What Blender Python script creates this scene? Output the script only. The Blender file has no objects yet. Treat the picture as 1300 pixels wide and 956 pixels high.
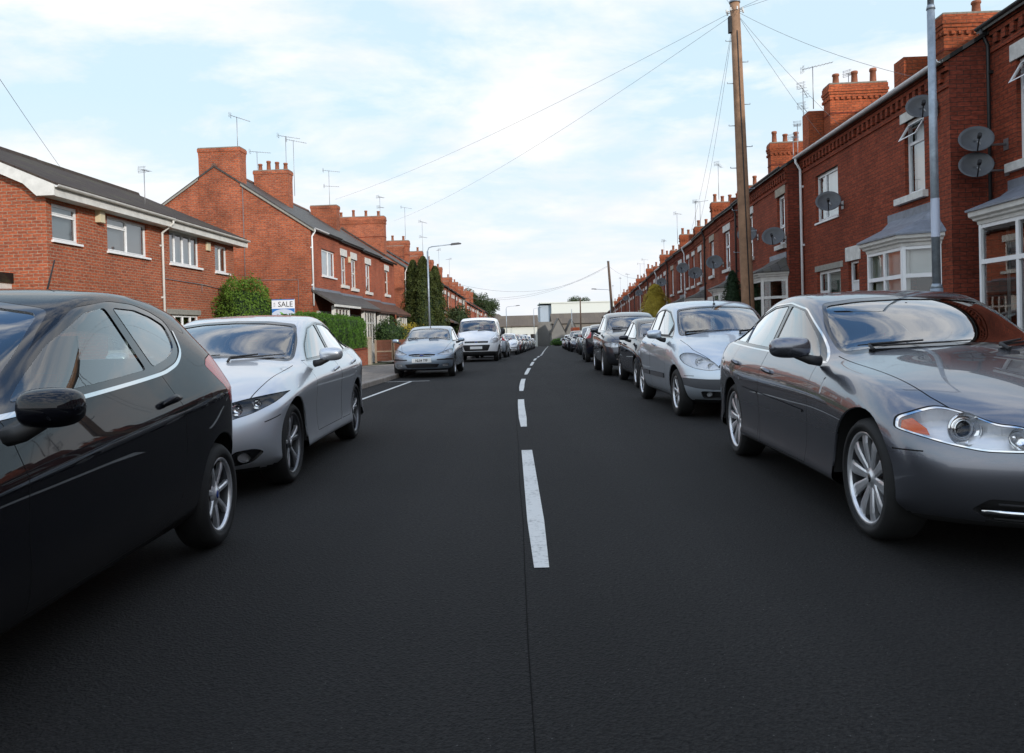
import bpy, bmesh, math, random
from math import sin, cos, pi, radians, atan2, sqrt, hypot
from mathutils import Vector, Matrix, Euler
from mathutils.bvhtree import BVHTree
from mathutils.interpolate import poly_3d_calc

SC = bpy.context.scene
COL = SC.collection
random.seed(7)

# ------------------------------------------------------------------ camera, sky, sun, exposure
cam_d = bpy.data.cameras.new('camera')
cam = bpy.data.objects.new('camera', cam_d)
COL.objects.link(cam)
cam_d.sensor_width = 36.0
cam_d.lens = 36.0 * 1000.0 / 1300.0
cam_d.shift_y = -44.5 / 1300.0
cam_d.clip_start = 0.05
cam_d.clip_end = 3000
CAM_H = 1.2
cam.matrix_world = Matrix.Translation((0, 0, CAM_H)) @ Matrix.Rotation(radians(-0.75), 4, 'X') @ Matrix.Rotation(radians(90), 4, 'X') @ Matrix.Rotation(radians(-1.5), 4, 'Z')
SC.camera = cam

SUN_AZ = radians(146)      # clockwise from +Y (the way the camera looks): behind it and to the right
SUN_EL = radians(17)
world = bpy.data.worlds.new('World'); SC.world = world
world.use_nodes = True
def build_world():
    nt = world.node_tree; N = nt.nodes; L = nt.links
    N.clear()
    out = N.new('ShaderNodeOutputWorld'); bg = N.new('ShaderNodeBackground')
    sky = N.new('ShaderNodeTexSky'); sky.sky_type = 'NISHITA'; sky.sun_disc = False
    sky.sun_elevation = SUN_EL; sky.sun_rotation = SUN_AZ
    sky.air_density = 1.0; sky.dust_density = 1.6; sky.ozone_density = 1.0
    tc = N.new('ShaderNodeTexCoord')
    sep = N.new('ShaderNodeSeparateXYZ'); L.new(tc.outputs['Generated'], sep.inputs[0])
    # project the view direction on a flat cloud layer
    zz = N.new('ShaderNodeMath'); zz.operation = 'MAXIMUM'; zz.inputs[1].default_value = 0.0; L.new(sep.outputs['Z'], zz.inputs[0])
    za = N.new('ShaderNodeMath'); za.operation = 'ADD'; za.inputs[1].default_value = 0.22; L.new(zz.outputs[0], za.inputs[0])
    dx = N.new('ShaderNodeMath'); dx.operation = 'DIVIDE'; L.new(sep.outputs['X'], dx.inputs[0]); L.new(za.outputs[0], dx.inputs[1])
    dy = N.new('ShaderNodeMath'); dy.operation = 'DIVIDE'; L.new(sep.outputs['Y'], dy.inputs[0]); L.new(za.outputs[0], dy.inputs[1])
    cmb = N.new('ShaderNodeCombineXYZ'); L.new(dx.outputs[0], cmb.inputs[0]); L.new(dy.outputs[0], cmb.inputs[1])
    mp = N.new('ShaderNodeMapping'); mp.inputs['Location'].default_value = (3.7, 1.9, 0); mp.inputs['Scale'].default_value = (1.0, 1.35, 1); L.new(cmb.outputs[0], mp.inputs[0])
    n1 = N.new('ShaderNodeTexNoise'); n1.inputs['Scale'].default_value = 1.5; n1.inputs['Detail'].default_value = 7; n1.inputs['Roughness'].default_value = 0.6; n1.inputs['Distortion'].default_value = 0.25
    L.new(mp.outputs[0], n1.inputs['Vector'])
    r1 = N.new('ShaderNodeValToRGB'); r1.color_ramp.elements[0].position = 0.43; r1.color_ramp.elements[1].position = 0.59
    r1.color_ramp.elements[0].color = (0.0, 0.0, 0.0, 1); r1.color_ramp.elements[1].color = (1, 1, 1, 1)
    nh = N.new('ShaderNodeTexNoise'); nh.inputs['Scale'].default_value = 4.2; nh.inputs['Detail'].default_value = 7; nh.inputs['Roughness'].default_value = 0.55; nh.inputs['Distortion'].default_value = 0.4
    L.new(mp.outputs[0], nh.inputs['Vector'])
    zf = N.new('ShaderNodeMapRange'); zf.inputs[1].default_value = 0.42; zf.inputs[2].default_value = 0.75; L.new(sep.outputs['Z'], zf.inputs[0])
    nm = N.new('ShaderNodeMix'); nm.data_type = 'FLOAT'; L.new(zf.outputs[0], nm.inputs[0]); L.new(n1.outputs['Fac'], nm.inputs[2]); L.new(nh.outputs['Fac'], nm.inputs[3])
    L.new(nm.outputs[0], r1.inputs[0])
    # cloud tone; sky behind the camera and overhead brightened to lift ambient light
    n2 = N.new('ShaderNodeTexNoise'); n2.inputs['Scale'].default_value = 2.6; n2.inputs['Detail'].default_value = 6; n2.inputs['Roughness'].default_value = 0.55
    L.new(mp.outputs[0], n2.inputs['Vector'])
    cr = N.new('ShaderNodeValToRGB'); cr.color_ramp.elements[0].position = 0.36; cr.color_ramp.elements[1].position = 0.62
    cr.color_ramp.elements[0].color = (0.86, 0.90, 0.96, 1); cr.color_ramp.elements[1].color = (1.0, 1.0, 1.0, 1)
    L.new(n2.outputs['Fac'], cr.inputs[0])
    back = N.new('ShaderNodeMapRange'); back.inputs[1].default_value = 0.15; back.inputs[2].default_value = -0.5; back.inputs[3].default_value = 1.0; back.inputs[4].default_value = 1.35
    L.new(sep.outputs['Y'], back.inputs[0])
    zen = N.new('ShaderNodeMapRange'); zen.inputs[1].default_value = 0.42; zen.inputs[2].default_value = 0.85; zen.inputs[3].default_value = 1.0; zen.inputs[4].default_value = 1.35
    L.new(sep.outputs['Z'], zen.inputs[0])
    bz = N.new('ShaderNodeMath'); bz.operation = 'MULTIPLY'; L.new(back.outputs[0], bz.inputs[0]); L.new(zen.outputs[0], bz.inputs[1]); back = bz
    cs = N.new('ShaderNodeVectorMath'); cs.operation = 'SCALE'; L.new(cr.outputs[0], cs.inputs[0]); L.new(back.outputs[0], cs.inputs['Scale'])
    cs2 = N.new('ShaderNodeVectorMath'); cs2.operation = 'SCALE'; cs2.inputs['Scale'].default_value = 7.0; L.new(cs.outputs[0], cs2.inputs[0])
    # thin high veil lightens the clear sky
    veil = N.new('ShaderNodeMix'); veil.data_type = 'RGBA'; veil.inputs[6].default_value = (0, 0, 0, 1)
    vz = N.new('ShaderNodeMapRange'); vz.inputs[1].default_value = 0.42; vz.inputs[2].default_value = 0.75; vz.inputs[3].default_value = 0.88; vz.inputs[4].default_value = 0.75
    L.new(sep.outputs['Z'], vz.inputs[0]); L.new(vz.outputs[0], veil.inputs[0])
    L.new(sky.outputs[0], veil.inputs[6]); 
    vc = N.new('ShaderNodeVectorMath'); vc.operation = 'MULTIPLY'; vcm = N.new('ShaderNodeMix'); vcm.data_type = 'RGBA'; vcm.inputs[6].default_value = (4.75, 6.1, 6.95, 1); vcm.inputs[7].default_value = (1.0, 2.1, 4.2, 1); L.new(zf.outputs[0], vcm.inputs[0]); L.new(vcm.outputs[2], vc.inputs[1])
    one = N.new('ShaderNodeCombineXYZ'); one.inputs[0].default_value = 1; one.inputs[1].default_value = 1; one.inputs[2].default_value = 1
    L.new(one.outputs[0], vc.inputs[0])
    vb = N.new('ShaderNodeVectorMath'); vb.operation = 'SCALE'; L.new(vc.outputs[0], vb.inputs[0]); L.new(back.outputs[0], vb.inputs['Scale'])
    L.new(vb.outputs[0], veil.inputs[7])
    mix = N.new('ShaderNodeMix'); mix.data_type = 'RGBA'
    cov = N.new('ShaderNodeMapRange'); cov.inputs[1].default_value = 0.40; cov.inputs[2].default_value = 0.75; cov.inputs[3].default_value = 1.0; cov.inputs[4].default_value = 0.95; L.new(sep.outputs['Z'], cov.inputs[0])
    cm = N.new('ShaderNodeMath'); cm.operation = 'MULTIPLY'; L.new(r1.outputs[0], cm.inputs[0]); L.new(cov.outputs[0], cm.inputs[1])
    L.new(cm.outputs[0], mix.inputs[0]); L.new(veil.outputs[2], mix.inputs[6]); L.new(cs2.outputs[0], mix.inputs[7])
    # haze whitens the sky towards the horizon
    hz = N.new('ShaderNodeMapRange'); hz.inputs[1].default_value = 0.0; hz.inputs[2].default_value = 0.27; hz.inputs[3].default_value = 0.85; hz.inputs[4].default_value = 0.0
    L.new(sep.outputs['Z'], hz.inputs[0])
    mixh = N.new('ShaderNodeMix'); mixh.data_type = 'RGBA'; L.new(hz.outputs[0], mixh.inputs[0]); L.new(mix.outputs[2], mixh.inputs[6])
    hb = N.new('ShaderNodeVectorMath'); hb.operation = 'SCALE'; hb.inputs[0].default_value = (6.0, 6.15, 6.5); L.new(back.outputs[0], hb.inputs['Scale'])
    L.new(hb.outputs[0], mixh.inputs[7])
    bg.inputs['Strength'].default_value = 0.11
    L.new(mixh.outputs[2], bg.inputs['Color']); L.new(bg.outputs[0], out.inputs['Surface'])
build_world()
sun_d = bpy.data.lights.new('sun', 'SUN'); sun = bpy.data.objects.new('sun', sun_d); COL.objects.link(sun)
sun_d.energy = 2.2; sun_d.angle = radians(2.0); sun_d.color = (1.0, 0.93, 0.84)
sv = Vector((sin(SUN_AZ) * cos(SUN_EL), cos(SUN_AZ) * cos(SUN_EL), sin(SUN_EL)))
sun.rotation_euler = sv.to_track_quat('Z', 'Y').to_euler()
SC.view_settings.view_transform = 'Standard'
SC.view_settings.look = 'None'
SC.view_settings.gamma = 1.0
SC.view_settings.use_curve_mapping = False
SC.view_settings.exposure = 0.50
SC.render.engine = 'CYCLES'
SC.cycles.use_denoising = True
SC.cycles.max_bounces = 8
SC.cycles.transparent_max_bounces = 24
SC.cycles.caustics_reflective = False
SC.cycles.caustics_refractive = False

# ------------------------------------------------------------------ tagging and linking
def tag(o, label=None, cat=None, group=None, kind=None):
    if label: o['label'] = label
    if cat: o['category'] = cat
    if group: o['group'] = group
    if kind: o['kind'] = kind
    return o
def empty(name, label, cat, loc=(0, 0, 0), rz=0.0, group=None):
    o = bpy.data.objects.new(name, None); COL.objects.link(o)
    o.location = loc; o.rotation_euler = (0, 0, rz); o.empty_display_size = 0.2
    return tag(o, label, cat, group)
def tree_copy(o, parent=None, mat_map=None):
    c = o.copy(); COL.objects.link(c); c.parent = parent
    if mat_map and c.type == 'MESH':
        for i, s in enumerate(c.material_slots):
            mt = s.material
            if mt and mt.name in mat_map: s.link = 'OBJECT'; s.material = mat_map[mt.name]
    for ch in list(o.children): tree_copy(ch, c, mat_map)
    return c

# ------------------------------------------------------------------ materials
MATS = {}
def new_mat(name):
    m = bpy.data.materials.new(name); m.use_nodes = True; MATS[name] = m
    nt = m.node_tree; b = nt.nodes['Principled BSDF']
    return m, nt, b
def setp(b, **k):
    for a, v in k.items():
        b.inputs[a.replace('_', ' ')].default_value = v
def simple(name, col, rough=0.5, metal=0.0, coat=0.0, spec=0.5, noise=0.0, nscale=8.0, bump=0.0, bscale=60.0):
    m, nt, b = new_mat(name)
    b.inputs['Base Color'].default_value = (*col, 1); b.inputs['Roughness'].default_value = rough
    b.inputs['Metallic'].default_value = metal; b.inputs['Coat Weight'].default_value = coat
    b.inputs['Coat Roughness'].default_value = 0.03; b.inputs['Specular IOR Level'].default_value = spec
    N = nt.nodes; L = nt.links
    if noise > 0 or bump > 0:
        tc = N.new('ShaderNodeTexCoord')
    if noise > 0:
        n = N.new('ShaderNodeTexNoise'); n.inputs['Scale'].default_value = nscale; n.inputs['Detail'].default_value = 6; n.inputs['Roughness'].default_value = 0.65
        L.new(tc.outputs['Object'], n.inputs['Vector'])
        mr = N.new('ShaderNodeMapRange'); mr.inputs[1].default_value = 0.3; mr.inputs[2].default_value = 0.7; mr.inputs[3].default_value = 1 - noise; mr.inputs[4].default_value = 1 + noise
        L.new(n.outputs['Fac'], mr.inputs[0])
        v = N.new('ShaderNodeVectorMath'); v.operation = 'SCALE'; v.inputs[0].default_value = col; L.new(mr.outputs[0], v.inputs['Scale'])
        L.new(v.outputs[0], b.inputs['Base Color'])
    if bump > 0:
        n = N.new('ShaderNodeTexNoise'); n.inputs['Scale'].default_value = bscale; n.inputs['Detail'].default_value = 4
        L.new(tc.outputs['Object'], n.inputs['Vector'])
        bp = N.new('ShaderNodeBump'); bp.inputs['Strength'].default_value = bump; bp.inputs['Distance'].default_value = 0.01
        L.new(n.outputs['Fac'], bp.inputs['Height']); L.new(bp.outputs[0], b.inputs['Normal'])
    return m
def paint(name, col, metal=0.6, rough=0.32, coat=1.0, flake=0.0):
    """car paint; the inside faces of the shell are dark trim"""
    m, nt, b = new_mat(name); N = nt.nodes; L = nt.links
    b.inputs['Base Color'].default_value = (*col, 1); b.inputs['Metallic'].default_value = metal
    b.inputs['Roughness'].default_value = rough; b.inputs['Coat Weight'].default_value = coat; b.inputs['Coat Roughness'].default_value = 0.02
    if metal == 0.0 and sum(col) < .1: b.inputs['Specular IOR Level'].default_value = 0.05
    tc = N.new('ShaderNodeTexCoord'); n = N.new('ShaderNodeTexNoise'); n.inputs['Scale'].default_value = 3.0; n.inputs['Detail'].default_value = 5
    L.new(tc.outputs['Object'], n.inputs['Vector'])
    # a film of road dust, heavier on the lower body
    sp = N.new('ShaderNodeSeparateXYZ'); L.new(tc.outputs['Object'], sp.inputs[0])
    mr = N.new('ShaderNodeMapRange'); mr.inputs[1].default_value = 0.55; mr.inputs[2].default_value = 0.15; mr.inputs[3].default_value = 0.0; mr.inputs[4].default_value = 0.45
    L.new(sp.outputs['Z'], mr.inputs[0])
    mu = N.new('ShaderNodeMath'); mu.operation = 'MULTIPLY'; L.new(mr.outputs[0], mu.inputs[0]); L.new(n.outputs['Fac'], mu.inputs[1])
    mx = N.new('ShaderNodeMix'); mx.data_type = 'RGBA'; mx.inputs[6].default_value = (*col, 1); mx.inputs[7].default_value = (0.09, 0.08, 0.07, 1)
    L.new(mu.outputs[0], mx.inputs[0]); L.new(mx.outputs[2], b.inputs['Base Color'])
    ra = N.new('ShaderNodeMath'); ra.operation = 'MULTIPLY_ADD'; ra.inputs[1].default_value = 0.5; ra.inputs[2].default_value = rough; L.new(mu.outputs[0], ra.inputs[0]); L.new(ra.outputs[0], b.inputs['Roughness'])
    cr = N.new('ShaderNodeMath'); cr.operation = 'MULTIPLY_ADD'; cr.inputs[1].default_value = 0.6; cr.inputs[2].default_value = 0.015; L.new(mu.outputs[0], cr.inputs[0]); L.new(cr.outputs[0], b.inputs['Coat Roughness'])
    geo = N.new('ShaderNodeNewGeometry'); d = N.new('ShaderNodeBsdfDiffuse'); d.inputs[0].default_value = (0.02, 0.02, 0.022, 1)
    ms = N.new('ShaderNodeMixShader'); L.new(geo.outputs['Backfacing'], ms.inputs[0]); L.new(b.outputs[0], ms.inputs[1]); L.new(d.outputs[0], ms.inputs[2])
    L.new(ms.outputs[0], N['Material Output'].inputs['Surface'])
    return m
def glass(name, tint=(0.55, 0.62, 0.62), refl=1.0, rough=0.0, ior=1.5):
    m, nt, b = new_mat(name); N = nt.nodes; L = nt.links
    N.remove(b)
    t = N.new('ShaderNodeBsdfTransparent'); t.inputs[0].default_value = (*tint, 1)
    g = N.new('ShaderNodeBsdfGlossy'); g.inputs['Roughness'].default_value = rough; g.inputs['Color'].default_value = (1, 1, 1, 1)
    f = N.new('ShaderNodeFresnel'); f.inputs['IOR'].default_value = ior
    mu = N.new('ShaderNodeMath'); mu.operation = 'MULTIPLY'; mu.inputs[1].default_value = 1.75 * refl; mu.use_clamp = True
    L.new(f.outputs[0], mu.inputs[0])
    ms = N.new('ShaderNodeMixShader'); L.new(mu.outputs[0], ms.inputs[0]); L.new(t.outputs[0], ms.inputs[1]); L.new(g.outputs[0], ms.inputs[2])
    L.new(ms.outputs[0], N['Material Output'].inputs['Surface'])
    return m

# ------------------------------------------------------------------ mesh builder
class MB:
    def __init__(s): s.v = []; s.f = []; s.m = []; s.smooth = []
    def add(s, verts, faces, mi=0, smooth=False):
        n = len(s.v); s.v.extend([tuple(p) for p in verts])
        for f in faces: s.f.append(tuple(i + n for i in f)); s.m.append(mi); s.smooth.append(smooth)
        return s
    def box(s, x0, x1, y0, y1, z0, z1, mi=0):
        v = [(x0, y0, z0), (x1, y0, z0), (x1, y1, z0), (x0, y1, z0), (x0, y0, z1), (x1, y0, z1), (x1, y1, z1), (x0, y1, z1)]
        return s.add(v, [(0, 3, 2, 1), (4, 5, 6, 7), (0, 1, 5, 4), (1, 2, 6, 5), (2, 3, 7, 6), (3, 0, 4, 7)], mi)
    def prism(s, pts, axis, a, b, mi=0, smooth=False):
        """closed 2D polygon extruded along axis from a to b"""
        n = len(pts)
        def P(p, t):
            return {'x': (t, p[0], p[1]), 'y': (p[0], t, p[1]), 'z': (p[0], p[1], t)}[axis]
        v = [P(p, a) for p in pts] + [P(p, b) for p in pts]
        fs = [tuple(range(n))[::-1], tuple(range(n, 2 * n))]
        area = sum(pts[i][0] * pts[(i + 1) % n][1] - pts[(i + 1) % n][0] * pts[i][1] for i in range(n))
        flip = (area < 0) != (b < a)
        if axis == 'y': flip = not flip
        fs += [(i, (i + 1) % n, n + (i + 1) % n, n + i) for i in range(n)]
        if flip: fs = [f[::-1] for f in fs]
        return s.add(v, fs, mi, smooth)
    def tube(s, pts, r, n=8, mi=0, cap=True, smooth=True):
        """round tube along a path; r may be a list"""
        pts = [Vector(p) for p in pts]; rr = r if isinstance(r, (list, tuple)) else [r] * len(pts)
        base = len(s.v); prev = None
        for i, p in enumerate(pts):
            if i == 0: d = pts[1] - p
            elif i == len(pts) - 1: d = p - pts[i - 1]
            else: d = (pts[i + 1] - p).normalized() + (p - pts[i - 1]).normalized()
            d = d.normalized() if d.length > 1e-9 else Vector((0, 0, 1))
            if prev is None:
                a = Vector((0, 0, 1)) if abs(d.z) < 0.9 else Vector((1, 0, 0)); u = d.cross(a).normalized()
            else: u = (prev - d * prev.dot(d)).normalized()
            w = d.cross(u); prev = u
            for k in range(n):
                t = 2 * pi * k / n; s.v.append(tuple(p + (u * cos(t) + w * sin(t)) * rr[i]))
        for i in range(len(pts) - 1):
            for k in range(n):
                a = base + i * n + k; b = base + i * n + (k + 1) % n
                s.f.append((a, b, b + n, a + n)); s.m.append(mi); s.smooth.append(smooth)
        if cap:
            s.f.append(tuple(base + k for k in range(n))[::-1]); s.m.append(mi); s.smooth.append(False)
            e = base + (len(pts) - 1) * n
            s.f.append(tuple(e + k for k in range(n))); s.m.append(mi); s.smooth.append(False)
        return s
    def lathe(s, prof, n=32, axis='x', mi=0, smooth=True, center=(0, 0, 0), a0=0, a1=2 * pi):
        """profile [(t along axis, radius)]"""
        base = len(s.v); closed = abs(a1 - a0 - 2 * pi) < 1e-6; m = n if closed else n + 1
        for t, r in prof:
            for k in range(m):
                a = a0 + (a1 - a0) * k / n
                c, q = r * cos(a), r * sin(a)
                p = {'x': (t, c, q), 'y': (c, t, q), 'z': (c, q, t)}[axis]
                s.v.append((p[0] + center[0], p[1] + center[1], p[2] + center[2]))
        for i in range(len(prof) - 1):
            for k in range(n):
                a = base + i * m + k; b = base + i * m + (k + 1) % m
                f = (a, b, b + m, a + m)
                s.f.append(f if axis != 'y' else f[::-1]); s.m.append(mi); s.smooth.append(smooth)
        return s
    def build(s, name, mats, parent=None, bevel=0.0, loc=None):
        me = bpy.data.meshes.new(name); me.from_pydata(s.v, [], s.f)
        if not isinstance(mats, (list, tuple)): mats = [mats]
        for m in mats: me.materials.append(m)
        for p, mi, sm in zip(me.polygons, s.m, s.smooth): p.material_index = mi; p.use_smooth = sm
        me.validate(); me.update()
        if bevel > 0:
            bm = bmesh.new(); bm.from_mesh(me)
            bmesh.ops.remove_doubles(bm, verts=bm.verts, dist=1e-5)
            ed = [e for e in bm.edges if len(e.link_faces) == 2 and e.calc_face_angle(0) > 0.6]
            bmesh.ops.bevel(bm, geom=ed, offset=bevel, segments=2, profile=0.7, affect='EDGES', clamp_overlap=True)
            bm.to_mesh(me); bm.free()
        o = bpy.data.objects.new(name, me); COL.objects.link(o)
        if parent is not None: o.parent = parent
        if loc: o.location = loc
        return o
def subd(verts, faces, level=2, crease=None):
    """Catmull-Clark of a cage -> (verts, faces, vertex normals)"""
    me = bpy.data.meshes.new('tmp'); me.from_pydata(verts, [], faces)
    if crease:
        at = me.attributes.new('crease_edge', 'FLOAT', 'EDGE')
        cs = {tuple(sorted(k)): w for k, w in crease.items()}
        for e in me.edges:
            w = cs.get(tuple(sorted(e.vertices)))
            if w: at.data[e.index].value = w
    o = bpy.data.objects.new('tmp', me); COL.objects.link(o)
    md = o.modifiers.new('s', 'SUBSURF'); md.levels = level; md.render_levels = level
    dg = bpy.context.evaluated_depsgraph_get(); ev = o.evaluated_get(dg); m2 = bpy.data.meshes.new_from_object(ev)
    bpy.data.objects.remove(o); bpy.data.meshes.remove(me)
    return m2
def blob(name, cage_v, cage_f, mat, parent=None, level=2):
    m = subd(cage_v, cage_f, level); m.name = name
    for p in m.polygons: p.use_smooth = True
    m.materials.append(mat)
    o = bpy.data.objects.new(name, m); COL.objects.link(o)
    if parent is not None: o.parent = parent
    return o
def text_mesh(name, s, size, mat, parent=None, loc=(0, 0, 0), rot=(0, 0, 0), ext=0.002, sx=1.0, align='CENTER', bold=0.0):
    cu = bpy.data.curves.new(name, 'FONT'); cu.body = s; cu.size = size; cu.extrude = ext; cu.align_x = align; cu.align_y = 'CENTER'; cu.offset = bold
    cu.resolution_u = 2
    o = bpy.data.objects.new('tmp', cu); COL.objects.link(o)
    dg = bpy.context.evaluated_depsgraph_get(); me = bpy.data.meshes.new_from_object(o.evaluated_get(dg)); me.name = name
    bpy.data.objects.remove(o); bpy.data.curves.remove(cu)
    me.transform(Matrix.Diagonal((sx, 1, 1, 1)))
    me.transform(Matrix.Translation(loc) @ Euler(rot).to_matrix().to_4x4())
    me.materials.clear(); me.materials.append(mat)
    o = bpy.data.objects.new(name, me); COL.objects.link(o)
    if parent is not None: o.parent = parent
    return o
def lerp(a, b, t): return a + (b - a) * t
def knots(ks):
    """smooth (monotone cubic) interpolation through knots"""
    xs = [k[0] for k in ks]; ys = [k[1] for k in ks]; n = len(xs)
    d = [(ys[i + 1] - ys[i]) / (xs[i + 1] - xs[i]) for i in range(n - 1)]
    m = [d[0]] + [0 if d[i - 1] * d[i] <= 0 else 2 * d[i - 1] * d[i] / (d[i - 1] + d[i]) for i in range(1, n - 1)] + [d[-1]]
    def f(x):
        if x <= xs[0]: return ys[0]
        if x >= xs[-1]: return ys[-1]
        for i in range(n - 1):
            if x <= xs[i + 1]:
                h = xs[i + 1] - xs[i]; t = (x - xs[i]) / h
                return (2*t**3-3*t*t+1)*ys[i] + (t**3-2*t*t+t)*h*m[i] + (-2*t**3+3*t*t)*ys[i+1] + (t**3-t*t)*h*m[i+1]
    return f
# ------------------------------------------------------------------ car materials
def headlamp_mat():
    m = simple('lamp_reflector', (0.86, 0.87, 0.89), 0.3, 0.3)
    return m
simple('tyre_rubber', (0.010, 0.0098, 0.0098), 0.75, noise=0.25, nscale=20)
simple('black_plastic', (0.016, 0.016, 0.017), 0.55, bump=0.1, bscale=300)
simple('black_gloss', (0.008, 0.008, 0.009), 0.12, coat=0.6)
simple('dark_trim', (0.02, 0.02, 0.022), 0.8)
simple('seat_cloth', (0.035, 0.036, 0.04), 0.9)
simple('grey_plastic', (0.075, 0.078, 0.085), 0.55)
simple('underbody', (0.01, 0.01, 0.01), 0.9)
simple('chrome', (0.78, 0.79, 0.8), 0.08, 1.0)
simple('satin_metal', (0.55, 0.56, 0.58), 0.3, 1.0)
simple('alloy', (0.72, 0.73, 0.75), 0.34, 0.75, coat=0.3, noise=0.15, nscale=12)
simple('alloy_dark', (0.14, 0.145, 0.155), 0.35, 0.8, coat=0.3)
simple('brake_metal', (0.13, 0.11, 0.10), 0.5, 0.7)
simple('amber_lens', (0.85, 0.16, 0.03), 0.15, coat=0.8)
simple('red_lens', (0.45, 0.006, 0.010), 0.2, coat=0.4)
simple('plate_white', (0.78, 0.78, 0.76), 0.35)
simple('plate_black', (0.012, 0.012, 0.012), 0.4)
simple('badge_blue', (0.02, 0.05, 0.22), 0.2, coat=0.5)
simple('white_sticker', (0.75, 0.76, 0.78), 0.4)
simple('cyan_sticker', (0.05, 0.45, 0.62), 0.4)
headlamp_mat()
glass('car_glass', (0.50, 0.56, 0.55), 1.45)
glass('privacy_glass', (0.10, 0.11, 0.12), 1.2)
glass('lamp_lens', (0.96, 0.97, 0.98), 0.45)
paint('paint_black', (0.0022, 0.0026, 0.005), 0.0, 0.6, 0.75)
paint('paint_silver', (0.60, 0.63, 0.67), 0.7, 0.36)
paint('paint_slate', (0.17, 0.178, 0.205), 0.85, 0.27)
paint('paint_iceblue', (0.56, 0.62, 0.68), 0.7, 0.38)
paint('paint_bluegrey', (0.30, 0.37, 0.45), 0.7, 0.36)
paint('paint_white', (0.85, 0.86, 0.87), 0.0, 0.35)
paint('paint_darkgrey', (0.07, 0.075, 0.09), 0.75, 0.32)
paint('paint_navy', (0.006, 0.008, 0.016), 0.0, 0.4)
paint('paint_red', (0.25, 0.012, 0.01), 0.2, 0.35)
paint('paint_teal', (0.10, 0.17, 0.19), 0.6, 0.34)

# ------------------------------------------------------------------ polygons
def rpoly(pts, r=0.03, n=4):
    """rounded polygon; a point may carry its own radius as third value"""
    out = []; m = len(pts)
    for i in range(m):
        p = Vector(pts[i][:2]); a = Vector(pts[i - 1][:2]); b = Vector(pts[(i + 1) % m][:2])
        rr = pts[i][2] if len(pts[i]) > 2 else r
        la = (a - p).length; lb = (b - p).length; rr = min(rr, la * 0.48, lb * 0.48)
        if rr < 1e-4: out.append(tuple(p)); continue
        s = p + (a - p) / la * rr; e = p + (b - p) / lb * rr
        for k in range(n + 1):
            t = k / n; out.append(tuple(s * (1 - t) ** 2 + p * 2 * t * (1 - t) + e * t * t))
    return out
def rpoly_open(pts, n=4):
    """smooth open polyline through the points"""
    out = []; P = [Vector(p) for p in pts]
    for i in range(len(P) - 1):
        a, b, c, d = P[max(0, i - 1)], P[i], P[i + 1], P[min(len(P) - 1, i + 2)]
        for k in range(n):
            t = k / n; out.append(tuple(0.5 * ((2 * b) + (c - a) * t + (2 * a - 5 * b + 4 * c - d) * t * t + (3 * b - a - 3 * c + d) * t ** 3)))
    return out + [tuple(P[-1])]
def area2(p): return sum(p[i][0] * p[(i + 1) % len(p)][1] - p[(i + 1) % len(p)][0] * p[i][1] for i in range(len(p)))
def inset(poly, d):
    n = len(poly); s = 1 if area2(poly) > 0 else -1; out = []
    for i in range(n):
        p = Vector(poly[i]); a = Vector(poly[i - 1]); b = Vector(poly[(i + 1) % n])
        u = (p - a); v = (b - p)
        if u.length < 1e-7: u = v
        if v.length < 1e-7: v = u
        u.normalize(); v.normalize()
        nu = Vector((-u.y, u.x)) * s; nv = Vector((-v.y, v.x)) * s
        q = nu + nv
        if q.length < 1e-6: q = nu
        q.normalize(); k = max(0.4, q.dot(nu))
        out.append(tuple(p + q * d / k))
    return out
def ellipse(cx, cy, rx, ry, n=28, a=0.0):
    return [(cx + rx * cos(2 * pi * k / n) * cos(a) - ry * sin(2 * pi * k / n) * sin(a), cy + rx * cos(2 * pi * k / n) * sin(a) + ry * sin(2 * pi * k / n) * cos(a)) for k in range(n)]
def strip(pts, w):
    """thin closed band along an open 2D polyline"""
    L = []; R = []
    for i, p in enumerate(pts):
        p = Vector(p); a = Vector(pts[max(0, i - 1)]); b = Vector(pts[min(len(pts) - 1, i + 1)])
        d = (b - a).normalized(); nn = Vector((-d.y, d.x)) * w / 2
        L.append(tuple(p + nn)); R.append(tuple(p - nn))
    return L + R[::-1]
def pip(p, poly):
    x, y = p; c = False; j = len(poly) - 1
    for i in range(len(poly)):
        xi, yi = poly[i]; xj, yj = poly[j]
        if (yi > y) != (yj > y) and x < (xj - xi) * (y - yi) / (yj - yi) + xi: c = not c
        j = i
    return c
AX = {'x': (1, 2, 0), 'y': (0, 2, 1), 'z': (0, 1, 2)}

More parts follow.
